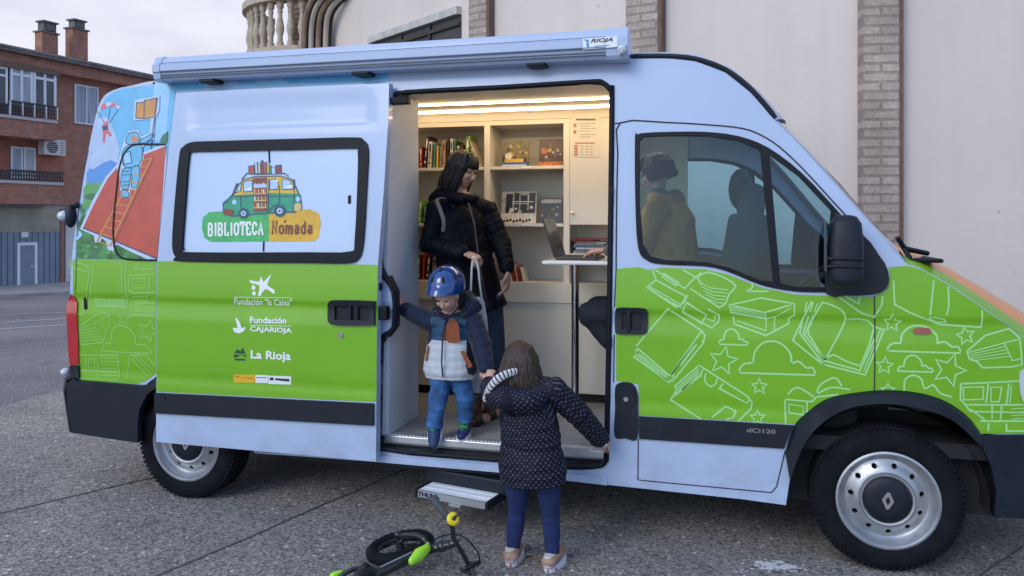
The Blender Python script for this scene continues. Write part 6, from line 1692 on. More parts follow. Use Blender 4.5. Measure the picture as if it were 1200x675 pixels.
for h_, k_, a_ in ((h1, k1, a1), (h2, k2, a2)): tube(bm, [h_+Vector((0, 0, .03)), (h_+k_)/2, k_, (k_+a_)/2, a_-Vector((0, 0, .015))], [.066, .055, .042, .043, .033], 14)
tube(bm, [h1+Vector((0,0,.04)), (h1+h2)/2+Vector((0,0,.03)), h2+Vector((0,0,.04))], .070, 12, rcap=True)
blob('leggings', bm, .0048, [LEG], GIRL, 2, disp=lambda c, n: .003*noise.noise(Vector((c.x*12, c.y*12, c.z*36))))
SG = mat('grey_pink_shoe', (.34, .20, .19), .6, var=.3, vscale=25); S3 = mat('pale_shoe_panel', (.58, .55, .52), .6); GLD = mat('tan_heel_tab', (.40, .25, .14), .5)
for a_, d_ in ((a1, Vector((-.12, 1, 0))), (a2, Vector((.10, 1, 0)))):
    s_ = shoe('shoe', Vector((a_.x, a_.y, .002)), d_, .195, .084, 0, (SG, SW), GIRL, .018)
    for m_ in (S3, GLD, mat('red_sole_patch', (.36, .05, .05), .6)): s_.data.materials.append(m_)
    zo = org(s_).z; heel = a_.y-.030-org(s_).y
    for p in s_.data.polygons:
        z = p.center.z+zo; wv = .004*sin(p.center.x*60)
        p.material_index = 1 if z > .074+wv else 2 if z > .060+wv else 0 if z > .040 else 1 if z > .026 else 0
    bm = bmesh.new(); f = d_.normalized(); r = f.cross(UP); o = Vector((a_.x, a_.y, 0))-f*.052
    tube(bm, [o+UP*.013-r*.024+f*.014, o+UP*.013-f*.014, o+UP*.013+r*.024+f*.014], .0115, 8, rcap=True); mesh_obj('heel_bumper', bm, mat('red_sole_patch', (.36, .05, .05), .6), s_, smooth='all')
mane('hair', q, GH, R, GIRL, HBR, 420, 8, radians(160), radians(380), lambda a: (-.52 if cos(a) < -.3 else -.55-.42*(cos(a)+.3))-.34*max(0, sin(7*a))**2, 1.20, core=1.08, lean=(.05, -.20))

# ------------------------------------------------------------------ the person seated in the swivelled cab seat
SY = .60
sh = at(768, 203, SY); sf = Vector((-.93, .25, -.30)).normalized(); SH = .215
bm = bmesh.new(); q, R = head(bm, sh, sf, UP, SH)
nk, ch_, hp_ = at(770, 228, SY), at(782, 262, SY), Vector((at(784, 300, SY).x+.02, SY, 1.14))
wa = (ch_+hp_)/2
tube(bm, [q(0, -.05, -.2), nk, ch_, wa, hp_], [.055, .058, .12, .12, .13], 12, flat=.8, ref=Vector((0, 1, 0)), rcap=True)
s1_, e1_, r1_ = at(772, 245, SY-.17), at(752, 290, SY-.18), Vector((at(712, 292, .66).x, .62, TZ+.06))
s2_, e2_, r2_ = at(772, 245, SY+.17), at(752, 288, SY+.2), Vector((r1_.x, .84, TZ+.06))
for s_, e_, r_2 in ((s1_, e1_, r1_), (s2_, e2_, r2_)): tube(bm, [nk, s_, e_, r_2], [.05, .045, .036, .026], 10)
hand(bm, r1_, Vector((-1, .05, -.12)), Vector((0, 0, -1)), .16, .25, -1); hand(bm, r2_, Vector((-1, -.05, -.12)), Vector((0, 0, -1)), .16, .25, 1)
kx = at(697, 350, .62)
l1 = [hp_+Vector((0, -.09, 0)), Vector((kx.x+.0, .52, 1.12)), Vector((kx.x+.46, .54, FZ+.12)), Vector((kx.x+.40, .54, FZ+.05))]
l2 = [hp_+Vector((0, .09, 0)), Vector((kx.x+.0, .80, 1.12)), Vector((kx.x+.46, .80, FZ+.12)), Vector((kx.x+.40, .80, FZ+.05))]
for l_ in (l1, l2): tube(bm, l_, [.075, .055, .036, .03], 10, rcap=True)
SIT = blob('person', bm, .0062, [SKIN, LIP], None, 3, origin=(hp_.x, SY, FZ), pick=lips(q, SH))
tag(SIT, 'person in a mustard jacket seated at the table, seen through the cab window', 'person'); eyes(q, R, SH, SIT)
MUS = mat('mustard_jacket', (.46, .20, .045), .75, bump=.3, bscale=40, var=.25, vscale=10); CHR = mat('grey_jacket_yoke', (.10, .10, .11), .7, bump=.3, bscale=60)
bm = bmesh.new()
tube(bm, [at(770, 234, SY), at(774, 243, SY), ch_, wa, hp_], [.09, .16, .19, .19, .19], 18, flat=.85, ref=Vector((0, 1, 0)))
for s_, e_, r_2 in ((s1_, e1_, r1_), (s2_, e2_, r2_)): tube(bm, [nk, s_, e_, r_2+(e_-r_2)*.12], [.06, .075, .062, .045], 12, rcap=True)
tube(bm, [at(782, 236, SY-.1), at(792, 234, SY), at(782, 236, SY+.1)], [.05, .06, .05], 12, rcap=True)
zt = at(770, 226, SY).z
blob('jacket', bm, .007, [MUS, CHR], SIT, 3, disp=lambda c, n: .008*noise.noise(c*12), pick=lambda c, n: 1 if (c.z > zt+.03*noise.noise(c*6) or c.x < at(742, 290, SY).x) else 0)
mane('hair', q, SH, R, SIT, HB, 160, 5, radians(160), radians(380), lambda a: -.22, 1.0, fringe=30)
TR = mat('dark_trousers', (.010, .013, .022), .85, var=.2, vscale=10)
bm = bmesh.new()
for l_ in (l1, l2):
    tube(bm, [l_[0], l_[1]], [.10, .082], 14, rcap=True); tube(bm, [l_[1], l_[2]], [.078, .058], 14, rcap=True); ell(bm, l_[1], .084)
ell(bm, hp_, (.18, .2, .12)); blob('trousers', bm, .008, [TR], SIT, 3, disp=lambda c, n: .008*noise.noise(c*14))
for l_ in (l1, l2): shoe('shoe', Vector((l_[2].x, l_[2].y, FZ+.002)), Vector((-1, 0, 0)), .26, .09, 0, (RUBBER, DARK), SIT, .03, voxel=.007)
# =================================================================== child's bicycle lying on the ground
BK_ = thing('bicycle', gnd(470, 655), 'small black child\'s bicycle with lime green parts lying on its side', 'bicycle')
BLK = mat('black_bike_paint', (.013, .014, .018), .35, coat=.4); LIME = mat('lime_green_plastic', (.38, .78, .03), .4, coat=.3); YEL = mat('yellow_bell', (.80, .62, .02), .35); BGR = mat('grey_print_light', (.3, .32, .35), .5)
G = lambda px, py, z: zpl(px, py, z)
def tyre_bike(c, nrm, R, name, parent):
    nrm = nrm.normalized(); a = nrm.cross(Vector((1, 0, 0))).normalized(); b_ = nrm.cross(a); bm = bmesh.new(); n = 64; m_ = 12; r = .028; rings = []
    for i in range(n):
        w = 2*pi*i/n; d = a*cos(w)+b_*sin(w); rings.append([])
        for j in range(m_):
            v = 2*pi*j/m_; rr = r*(1.0+(.10 if (i+j) % 2 and abs(v) < 1.3 or (i+j) % 2 and v > 5 else 0)); rings[-1].append(bm.verts.new(c+d*(R-r+rr*cos(v))+nrm*rr*sin(v)))
    for i in range(n):
        A, B = rings[i], rings[(i+1) % n]
        for j in range(m_): bm.faces.new((A[j], B[j], B[(j+1) % m_], A[(j+1) % m_]))
    t = mesh_obj(name, bm, TYRE, parent, smooth='all')
    bm = bmesh.new(); ring = [c+(a*cos(2*pi*k/40)+b_*sin(2*pi*k/40))*(R-.055) for k in range(41)]; tube(bm, ring, .010, 8, caps=False); mesh_obj('rim', bm, BLK, t, smooth='all')
    bm = bmesh.new()
    for k in range(16):
        w = 2*pi*k/16; tube(bm, [c+nrm*(.02 if k % 2 else -.02), c+(a*cos(w)+b_*sin(w))*(R-.055)], .0016, 5)
    tube(bm, [c-nrm*.035, c+nrm*.035], .018, 12); mesh_obj('spokes', bm, mat('dark_spoke', (.05, .05, .055), .4, .6), t)
wc = G(469, 641, .085); wn = Vector((-.16, -.03, 1))
tyre_bike(wc, wn, .165, 'front_wheel', BK_)
wc2 = G(408, 722, .07); tyre_bike(wc2, Vector((.05, -.15, 1)), .165, 'rear_wheel', BK_)
# frame, fork
hd1, hd2 = G(519, 641, .16), G(503, 645, .15)
fr1 = G(443, 672, .10)
bm = bmesh.new(); tube(bm, [G(505, 642, .15), G(480, 654, .13), G(443, 672, .11), G(405, 700, .09)], [.022, .026, .026, .02], 14, flat=.8)
tube(bm, [G(443, 674, .11), G(425, 690, .08), G(412, 720, .10)], .012, 8); tube(bm, smoothpts([G(433, 671, .15), G(425, 666, .16), G(412, 668, .16), G(398, 676, .14)], 4), .011, 8)
tube(bm, [G(440, 676, .1), G(436, 700, .10)], .014, 8)
FRB = mesh_obj('frame', bm, BLK, BK_, smooth='all')
bm = bmesh.new(); pts = [G(446, 664.5, .138), G(482, 647.5, .158)]
tube(bm, pts, .0035, 6); mesh_obj('frame_stripe', bm, BGR, FRB)
bm = bmesh.new()
tube(bm, [G(483, 657, .15), G(490, 651, .16), G(500, 643, .17)], [.020, .033, .022], 12, flat=.75, rcap=True); tube(bm, [G(499, 643, .175), G(501.5, 637, .18)], [.014, .008], 8, rcap=True)
mesh_obj('lime_cover', bm, LIME, BK_, smooth='all')
bm = bmesh.new(); tube(bm, [G(391, 675, .12), G(400, 670, .13)], [.018, .008], 8, rcap=True); mesh_obj('lime_chain_guard', bm, LIME, BK_, smooth='all')
bm = bmesh.new()
tube(bm, smoothpts([G(501, 641, .16), G(498, 633, .19), G(490, 628, .20), G(478, 627, .19), G(466, 628, .16)], 4), .012, 10)
tube(bm, smoothpts([G(501, 646, .12), G(490, 640, .08), G(478, 640, .05), G(468, 642, .045)], 4), .012, 10)
tube(bm, [G(466, 626, .17), G(467, 640, .04)], .009, 8); ell(bm, G(466, 626.5, .17), .017); ell(bm, G(470, 634, .12), .012)
mesh_obj('fork', bm, BLK, BK_, smooth='all')
bm = bmesh.new()
tube(bm, [G(503, 644, .15), G(519, 640, .17), G(534, 636, .19)], [.02, .024, .018], 12, rcap=True); ell(bm, G(518, 640, .17), .028); ell(bm, G(526, 638.5, .18), .020)
mesh_obj('stem', bm, BLK, BK_, smooth='all')
bm = bmesh.new()
hb = smoothpts([G(515, 595, .40), G(525, 606, .36), G(530, 618, .31), G(531.5, 630, .26), G(537, 640, .20), G(545, 654, .13), G(552, 668, .07), G(556, 682, .05)], 4)
tube(bm, hb, .011, 10)
HBR_ = mesh_obj('handlebar', bm, BLK, BK_, smooth='all')
bm = bmesh.new(); tube(bm, [G(508, 585.5, .42), G(513, 592, .41), G(524, 605, .365)], [.018, .015, .015], 12, rcap=True); ell(bm, G(508, 584.5, .425), (.028, .024, .012)); tube(bm, [G(552, 668, .07), G(557, 684, .05)], .016, 12, rcap=True)
mesh_obj('grip', bm, mat('grey_rubber_grip', (.06, .062, .07), .7), HBR_, smooth='all')
bm = bmesh.new(); c = G(531, 608, .36); d_ = (CAM-c).normalized(); a_ = (d_+Vector((.4, 0, .2))).normalized()
tube(bm, [c-a_*.012, c, c+a_*.010], [.026, .029, .020], 16, rcap=False); BEL = mesh_obj('bell', bm, YEL, HBR_, smooth=True)
bm = bmesh.new(); ell(bm, c+a_*.011, .0095); tube(bm, [c+a_*.0, c+Vector((.03, .0, .03))], .006, 6); mesh_obj('bell_button', bm, BLK, HBR_, smooth='all')
bm = bmesh.new(); ell(bm, G(552.6, 662, .08), (.022, .02, .016)); tube(bm, [G(545, 666, .09), G(556, 661, .09), G(562, 659, .08)], [.010, .012, .010], 8, rcap=True); tube(bm, [G(549, 672, .08), G(541, 668, .07)], .008, 8, rcap=True)
mesh_obj('brake_lever', bm, BLK, BK_, smooth='all')
bm = bmesh.new(); tube(bm, smoothpts([G(506, 636, .20), G(516, 629, .24), G(532, 626, .27), G(546, 631, .25), G(556, 642, .2), G(562, 652, .14), G(560, 664, .08)], 5), .0032, 6)
mesh_obj('brake_cable', bm, RUBBER, BK_, smooth='all')
bm = bmesh.new(); tube(bm, [G(418, 678, .16), G(428, 668, .17), G(437, 671, .15)], [.03, .035, .02], 10, flat=.6, rcap=True); mesh_obj('crank_cover', bm, BLK, BK_, smooth='all')
bm = bmesh.new(); tube(bm, [G(452, 705, .12), G(440, 712, .13)], [.05, .03], 12, flat=.5, rcap=True); mesh_obj('saddle', bm, RUBBER, BK_, smooth='all')
# =================================================================== beige building behind the van
def LD(lat, dep, z=0): v = CAM+RT*lat+FW*dep; return Vector((v.x, v.y, z))
def brick_mat(name, c1, c2, mortar, bw, bh, ms, rough=.85, tint=.25, axis='XZ'):
    m, N, L, b = nodes_of(name)
    tc = N.new('ShaderNodeTexCoord').outputs['Object']; sp = N.new('ShaderNodeSeparateXYZ'); L.new(tc, sp.inputs[0]); cb = N.new('ShaderNodeCombineXYZ'); L.new(sp.outputs[0], cb.inputs[0]); L.new(sp.outputs[2], cb.inputs[1])
    br = N.new('ShaderNodeTexBrick'); L.new(cb.outputs[0], br.inputs['Vector']); br.inputs['Scale'].default_value = 1
    br.inputs['Brick Width'].default_value = bw; br.inputs['Row Height'].default_value = bh; br.inputs['Mortar Size'].default_value = ms; br.inputs['Mortar Smooth'].default_value = .25
    br.inputs['Color1'].default_value = c1+(1,); br.inputs['Color2'].default_value = c2+(1,); br.inputs['Mortar'].default_value = mortar+(1,); br.inputs['Bias'].default_value = 0
    n = tex(N, L, 'Noise', 3.0, tc, Detail=6.0); n2 = tex(N, L, 'Noise', 30.0, tc, Detail=4.0)
    c = mixc(N, L, br.outputs['Color'], ramp(N, L, n.outputs['Fac'], [(.3, (1-tint,)*3), (.7, (1+tint*.5,)*3)]), 1.0, 'MULTIPLY')
    c = mixc(N, L, c, ramp(N, L, n2.outputs['Fac'], [(.3, (.8, .8, .8)), (.7, (1.15, 1.15, 1.15))]), 1.0, 'MULTIPLY')
    L.new(c, b.inputs['Base Color']); b.inputs['Roughness'].default_value = rough
    bp = N.new('ShaderNodeBump'); bp.inputs['Strength'].default_value = .8; bp.inputs['Distance'].default_value = .006; L.new(br.outputs['Fac'], bp.inputs['Height']); bp.invert = True; L.new(bp.outputs['Normal'], b.inputs['Normal'])
    return m
def stucco(name, col, dirty=.12):
    m, N, L, b = nodes_of(name); tc = N.new('ShaderNodeTexCoord').outputs['Object']
    n = tex(N, L, 'Noise', .7, tc, Detail=8.0, Roughness=.6); n2 = tex(N, L, 'Noise', 55, tc, Detail=5.0); v = tex(N, L, 'Voronoi', 2.2, tc, feature='F1')
    mpn = N.new('ShaderNodeMapping'); mpn.inputs['Scale'].default_value = (6, 6, .25); L.new(tc, mpn.inputs['Vector']); n3 = tex(N, L, 'Noise', 1.0, mpn.outputs[0], Detail=5.0)
    c = mixc(N, L, col, ramp(N, L, n.outputs['Fac'], [(.3, (1-dirty,)*3), (.7, (1.05, 1.05, 1.05))]), 1.0, 'MULTIPLY')
    c = mixc(N, L, c, ramp(N, L, n3.outputs['Fac'], [(.35, (1-dirty*.35,)*3), (.6, (1, 1, 1))]), 1.0, 'MULTIPLY')
    c = mixc(N, L, c, ramp(N, L, v.outputs['Distance'], [(0, (.5, .5, .5)), (.025, (.6, .6, .6)), (.045, (1, 1, 1))]), 1.0, 'MULTIPLY')
    L.new(c, b.inputs['Base Color']); b.inputs['Roughness'].default_value = .9
    bp = N.new('ShaderNodeBump'); bp.inputs['Strength'].default_value = .35; bp.inputs['Distance'].default_value = .006; L.new(n2.outputs['Fac'], bp.inputs['Height']); L.new(bp.outputs['Normal'], b.inputs['Normal'])
    return m
STU = stucco('beige_render', (.70, .61, .545), .08)
BRK = brick_mat('brown_brick', (.50, .40, .33), (.41, .325, .265), (.31, .25, .22), .30, .077, .012)
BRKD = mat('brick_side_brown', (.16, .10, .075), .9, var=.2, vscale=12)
BL = thing('apartment_building', LD(1.2, 7.6), 'beige rendered building with brick pilasters and a balustraded balcony, behind the van', 'building')
def fac(name, p0, p1, z0, z1, th, mats, parent, out=0.0, mi=0, extra=None, bev=0):
    """wall slab from p0 to p1 (seen left to right); local x along the wall, local -y towards the street"""
    d = (p1-p0); d.z = 0; Lw = d.length; ang = atan2(d.y, d.x)
    bm = bmesh.new(); box(bm, (0, -out, 0), (Lw, th, z1-z0), bev=bev)
    if extra: extra(bm, Lw)
    o = mesh_obj(name, bm, mats, None); o.rotation_euler = (0, 0, ang); o.parent = parent; o.location = Vector((p0.x, p0.y, z0))-org(parent)
    ORG[o.name] = Vector((p0.x, p0.y, z0)); return o
PTS = [(-2.63, 11.3), (-.36, 8.60), (1.21, 7.42), (3.03, 6.62), (18, 5.2)]
pv = [LD(*p) for p in PTS]
for a, b in zip(pv, pv[1:]): fac('wall', a, b, -.05, 9.0, .25, STU, BL)
# vertical brick pilasters at the corners
def pil(latp, depp, ang, wdt, flip=0):
    c = LD(latp, depp); d = RT*cos(ang)-FW*sin(ang)*1.0
    p0 = c-d*wdt/2; p1 = c+d*wdt/2
    nrm = Vector((d.y, -d.x, 0)); p0 = p0+nrm*.05; p1 = p1+nrm*.05
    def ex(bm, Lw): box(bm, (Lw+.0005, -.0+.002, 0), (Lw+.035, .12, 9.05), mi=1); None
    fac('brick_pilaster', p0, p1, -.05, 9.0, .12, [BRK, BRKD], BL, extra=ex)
pil(-.34, 8.52, radians(37), .24); pil(1.22, 7.36, radians(30), .31); pil(3.03, 6.56, radians(6), .29)
# window in the left facet, seen below its pale lintel
A0, A1 = pv[0], pv[1]; dA = (A1-A0); dA.z = 0; dA = dA.normalized(); nA = Vector((dA.y, -dA.x, 0))
def onA(px, py, out=0.0):
    d = ray(px, py); o = A0+nA*out; t = (o-CAM).dot(nA)/d.dot(nA); q = CAM+d*t; return (q-A0).dot(dA), q.z
u1, zt_ = onA(541, 17); u0, _ = onA(455, 45)
z_l = onA(500, 36)[1]
bm = bmesh.new()
def A3(u, z, out): return A0+dA*u+nA*out+Vector((0, 0, z))
def abox(bm, u0, u1, z0, z1, o0, o1, mi=0, bev=0.0):
    obox(bm, A3((u0+u1)/2, (z0+z1)/2, (o0+o1)/2), (dA, nA, UP), (u1-u0, abs(o1-o0), z1-z0), mi=mi, bev=bev)
uL = onA(380, 60)[0]; uL = u1-1.9
zt2 = onA(544, 16)[1]
abox(bm, uL-.06, u1+.0, zt2, zt2+.085, .001, .07); abox(bm, uL-.06, u1, zt2-1.3, zt2-1.22, .001, .07)
abox(bm, uL-.06, uL, zt2-1.22, zt2, .001, .05)
abox(bm, uL, u1, zt2-1.22, zt2-.001, .001, .012, mi=1)
for k in range(3): abox(bm, uL+.05+k*.62, uL+.09+k*.62, zt2-1.2, zt2-.02, .013, .04, mi=2)
abox(bm, uL, u1, zt2-.12, zt2-.08, .013, .045, mi=2)
mesh_obj('window', bm, [mat('stone_trim', (.50, .48, .44), .8, var=.15, vscale=8), mat('dark_shutter', (.05, .05, .045), .6), mat('dark_window_frame', (.03, .025, .02), .5)], BL)
# dark drainpipe and cabinet on the left corner
bm = bmesh.new()
uP = onA(383, 40)[0]
tube(bm, [A3(uP-.02, 0, .07), A3(uP-.02, 8, .07)], .035, 10); abox(bm, uP-.30, uP-.09, 3.5, 4.72, .02, .14, mi=1); abox(bm, uP-.30, uP-.09, 4.72, 8.5, .0, .06, mi=2)
mesh_obj('drainpipe', bm, [mat('rusty_pipe', (.075, .045, .035), .7, var=.3, vscale=6), mat('grey_meter_box', (.25, .26, .25), .6), mat('dark_recess', (.03, .035, .03), .8)], BL)
# curved brick band / underside of the bay left of the corner
BAND = mat('curved_brick_edge', (.24, .16, .11), .85, var=.3, vscale=9)
bm = bmesh.new(); c0 = A3(uP-.30, 0, 0)
for k in range(7):
    R1 = .30+.13*k; z0 = 4.28+.12*k
    pts = [c0+Vector((-R1*sin(a)*.9, .25*cos(a)*0+R1*(1-cos(a))*.6-.05, z0+R1*(1-cos(a))*1.25)) for a in [pi/2*j/8 for j in range(9)]]
bm.free(); bm = bmesh.new()
def Q(px, py, D): return atd(px, py, D)
for k in range(4):
    x = 356+8.5*k
    pts = [Q(x, 62, 11.0), Q(x+.6, 34, 11.0), Q(x+4, 14, 10.9), Q(x+11+k*2, -2, 10.8), Q(x+26+k*5, -16, 10.6)]
    tube(bm, smoothpts(pts, 4), .038, 8, mi=k % 2)
    tube(bm, smoothpts([p+RT*.045+FW*.05 for p in pts], 4), .03, 8, mi=2)
mesh_obj('curved_brick_edge', bm, [BAND, mat('pale_arch_edge', (.42, .36, .30), .8), mat('dark_arch_gap', (.05, .035, .03), .9)], BL, smooth='all')
bm = bmesh.new()
for k in range(10):
    pass
bm.free()
# balcony with turned balusters
BAL = mat('cast_stone', (.48, .39, .29), .85, var=.18, vscale=18, bump=.2, bscale=40)
zb_, zt3 = Q(320, 56, 11.3).z, Q(320, 3, 11.3).z
cB = Q(373, 40, 12.2); R_b = 1.0
bm = bmesh.new()
def arc(a, r, z): return Vector((cB.x, cB.y, 0))+RT*(-r*cos(a))+FW*(-r*sin(a))+Vector((0, 0, z))
AA = [radians(a) for a in range(-28, 118, 6)]
def ringslab(r0, r1, z0, z1, mi=0):
    rows = [[bm.verts.new(arc(a, r, z)) for r, z in ((r0, z0), (r1, z0), (r1, z1), (r0, z1))] for a in AA]
    for a, b in zip(rows, rows[1:]):
        for k in range(4): bm.faces.new((a[k], a[(k+1) % 4], b[(k+1) % 4], b[k])).material_index = mi
    bm.faces.new(rows[0]); bm.faces.new(rows[-1])
ringslab(.02, R_b+.12, zb_-.22, zb_-.05); ringslab(.02, R_b+.06, zb_-.5, zb_-.22); ringslab(R_b-.10, R_b+.10, zb_-.05, zb_); ringslab(R_b-.11, R_b+.11, zt3, zt3+.10)
BC = mesh_obj('balcony', bm, BAL, BL)
bm = bmesh.new()
for k in range(4):     # column wall under and behind the balcony
    pass
rows = [[bm.verts.new(arc(a, .45, z)) for z in (-1.2, 9)] for a in [radians(q) for q in range(-40, 181, 12)]]
for a, b in zip(rows, rows[1:]): bm.faces.new((a[0], a[1], b[1], b[0]))
mesh_obj('corner_wall', bm, brick_mat('corner_brick', (.27, .17, .12), (.21, .12, .085), (.10, .075, .06), .24, .075, .012), BL)
hB = zt3-zb_
prof = [(.052, 0), (.052, .10), (.036, .12), (.040, .16), (.034, .2), (.040, .26), (.056, .36), (.058, .42), (.048, .52), (.032, .66), (.030, .74), (.042, .78), (.030, .81), (.040, .85), (.052, .88), (.052, 1.0)]
n_b = 0
for k in range(15):
    a = radians(-22+9.4*k); bm = bmesh.new(); p = arc(a, R_b, zb_); lathe(bm, [(r, z*hB) for r, z in prof], p, 'Z', 14)
    mesh_obj('baluster', bm, BAL, BC, smooth=True)

# =================================================================== brick house across the street
hA = Vector((-19.35, 30.0)); hu2 = Vector((.40, .917)); hu2.normalize()
def h3(u, z, out=0.0):
    n2 = Vector((hu2.y, -hu2.x)); q = hA+hu2*u+n2*out; return LD(q.x, q.y, z)
hd3 = (h3(1, 0)-h3(0, 0)); hn3 = (h3(0, 0, 1)-h3(0, 0, 0)); h0 = h3(0, 0)
def H(px, py, out=0.0):
    d = ray(px, py); o = h0+hn3*out; t = (o-CAM).dot(hn3)/d.dot(hn3); q = CAM+d*t; return (q-h0).dot(hd3), q.z
BRH = brick_mat('orange_brick', (.50, .22, .15), (.41, .17, .115), (.27, .17, .14), .26, .075, .010)
BH_ = thing('brick_house', h3(2, -1.0), 'three storey orange brick house with balconies and a grey garage, across the street', 'house')
WHF = mat('white_window_frame', (.70, .74, .80), .4); DGL = mat('dark_window_glass', (.05, .065, .085), .12, var=.5, vscale=1.2); CURT = mat('curtain_behind_glass', (.32, .36, .44), .35, var=.3, vscale=2, stretch=(6, 6, .3)); RAILM = mat('dark_railing', (.03, .032, .04), .5); SLATE = mat('grey_roof_tile', (.16, .15, .15), .8, var=.3, vscale=4); LSTN = mat('pale_sill', (.45, .44, .44), .7)
def hbox(bm, u0, u1, z0, z1, o0, o1, mi=0):
    obox(bm, h3((u0+u1)/2, (z0+z1)/2, (o0+o1)/2), (hd3.normalized(), hn3.normalized(), UP), (abs(u1-u0), abs(o1-o0), abs(z1-z0)), mi=mi)
def hpart(name, u0, u1, z0, z1, o0, o1, m, parent=None, extra=None):
    """box in the house frame, its own local axes along the facade"""
    bm = bmesh.new(); box(bm, (u0, -o1, z0), (u1, -o0, z1))
    if extra: extra(bm)
    o = mesh_obj(name, bm, m, None); o.rotation_euler = (0, 0, atan2(hd3.y, hd3.x)); par = parent or BH_
    o.parent = par
    if par is BH_: o.location = h0-org(BH_)
    else: o.rotation_euler = (0, 0, 0); o.location = (0, 0, 0)
    ORG[o.name] = h0.copy(); return o
def R4(px0, py0, px1, py1, out=0.0):
    a = H(px0, (py0+py1)/2, out)[0]; b = H(px1, (py0+py1)/2, out)[0]; m = (px0+px1)/2; return a, b, H(m, py1, out)[1], H(m, py0, out)[1]
cz0, cz1 = H(20, 79)[1], H(20, 63)[1]
uR = H(215, 200)[0]; gz0 = -1.05
zfl1 = H(50, 240)[1]
hpart('wall', -14, uR, zfl1, cz0, -8, 0, BRH)
hpart('ground_floor_wall', -14, uR, gz0-.2, zfl1, -8, -.06, mat('grey_render', (.36, .35, .34), .85, var=.15, vscale=1.5))
hpart('cornice', -14.4, uR+.3, cz0, cz1, -8, .45, BRH)
bm = bmesh.new()
def hv(u, z, o): return bm.verts.new(h3(u, z, o))
v = [hv(-14.8, cz1+.02, .65), hv(uR+.5, cz1+.02, .65), hv(uR+.5, cz1+1.12, -4), hv(-14.8, cz1+1.12, -4), hv(uR+.5, cz1+.02, -8.5), hv(-14.8, cz1+.02, -8.5)]
w_ = [hv(-14.8, cz1-.08, .65), hv(uR+.5, cz1-.08, .65)]
bm.faces.new((v[0], v[1], v[2], v[3])); bm.faces.new((v[3], v[2], v[4], v[5])); bm.faces.new((w_[0], w_[1], v[1], v[0])); bm.faces.new((v[0], v[3], v[5])); bm.faces.new((v[1], v[4], v[2]))
rf = mesh_obj('roof', bm, SLATE, BH_)
bm = bmesh.new()
for k in range(120):
    u = -14.7+k*(uR+15.1)/120; tube(bm, [h3(u, cz1+.05, .68), h3(u, cz1+1.12, -4)], .06, 6, flat=.7)
mesh_obj('roof_tiles', bm, SLATE, rf, smooth='all')
for (x0, x1, yt, yb, capx0, capx1, capt, vent) in ((49.5, 68, 39, 70, 50.5, 64.5, 26, 0), (85, 103, 35, 75, 86.5, 98, 24, 1)):
    a, b_, _, zt = R4(x0, yt, x1, yb, -1.2); zz0 = cz1+.2
    ch = hpart('chimney', a, b_, zz0-1, zt, -1.65, -1.2, BRH)
    ca, cb_, c0_, c1_ = R4(capx0, capt, capx1, yt, -1.3)
    bm = bmesh.new(); box(bm, (a-.06, 1.14, zt), (b_+.06, 1.71, zt+.06))
    for k in range(4):
        z = zt+.12+k*(c1_-zt-.15)/4; box(bm, (ca, 1.22, z), (cb_, 1.62, z+.07))
    for uu_ in (ca, cb_-.05):
        for yy in (1.22, 1.57): box(bm, (uu_, yy, zt), (uu_+.05, yy+.05, c1_-.02))
    box(bm, (ca-.08, 1.16, c1_-.04), (cb_+.08, 1.68, c1_+.02))
    o = mesh_obj('chimney_cap', bm, mat('weathered_concrete', (.16, .15, .15), .85, var=.2, vscale=4), None); o.parent = ch; o.location = (0, 0, 0)
# skylight hump at the far left of the roof
hpart('roof_dormer', H(-40, 50)[0], H(26, 50)[0], cz1+.0, H(10, 50)[1], -3, -1.6, SLATE)
# glazed gallery on the top floor
def window(x0, y0, x1, y1, out, th, cols, name='window', m=None, rows=1, fr=.06, parent=None, transom=None):
    a, b_, z0, z1_ = R4(x0, y0, x1, y1, out)
    def ex(bm):
        box(bm, (a-.0, -out-th-.03, z0), (a+fr, -out-th+.02, z1_), mi=1); box(bm, (b_-fr, -out-th-.03, z0), (b_, -out-th+.02, z1_), mi=1)
        box(bm, (a+fr, -out-th-.03, z0), (b_-fr, -out-th+.02, z0+fr), mi=1); box(bm, (a+fr, -out-th-.03, z1_-fr), (b_-fr, -out-th+.02, z1_), mi=1)
        for k in range(1, cols): u = a+(b_-a)*k/cols; box(bm, (u-fr*.5, -out-th-.028, z0+fr), (u+fr*.5, -out-th+.018, z1_-fr), mi=1)
        if transom: z = z0+(z1_-z0)*transom; box(bm, (a+fr, -out-th-.026, z-fr*.5), (b_-fr, -out-th+.016, z+fr*.5), mi=1)
    return hpart(name, a, b_, z0, z1_, out, out+th, [m or DGL, WHF], parent, ex)
window(86.5, 100.5, 114.5, 146, 0, .02, 2, m=CURT)
# upper balcony
OB = 1.0
def front(x0, y0, x1, y1, out, th, m, name, extra=None):
    a, b_, z0, z1_ = R4(x0, y0, x1, y1, out); return hpart(name, a, b_, z0, z1_, out-th, out, m, None, extra), a, b_, z0, z1_
f1b, a1_, b1_, z01, z11 = front(-30, 138, 67, 160, OB, OB, BRH, 'upper_balcony')
ledge, *_ = front(-32, 135.5, 68, 139, OB+.06, .3, LSTN, 'balcony_ledge')
zc0 = R4(-30, 138, 67, 160, OB)[3]
window(11, 78, 37.5, 124, OB-.12, .03, 2, 'glazed_gallery', m=CURT, fr=.10, transom=.78); window(38, 83, 65, 127.5, OB-.12, .03, 2, 'glazed_gallery', m=DGL, fr=.10, transom=.78)
window(-30, 76, 8, 122, OB-.14, .03, 3, 'glazed_gallery', m=DGL, fr=.08, transom=.78)
a_, b_, z0_, z1_ = R4(-30, 80, 67, 138, OB-.2); hpart('gallery_roof', a_, b_, cz0-.25, cz0-.01, 0.001, OB-.02, BRKD)
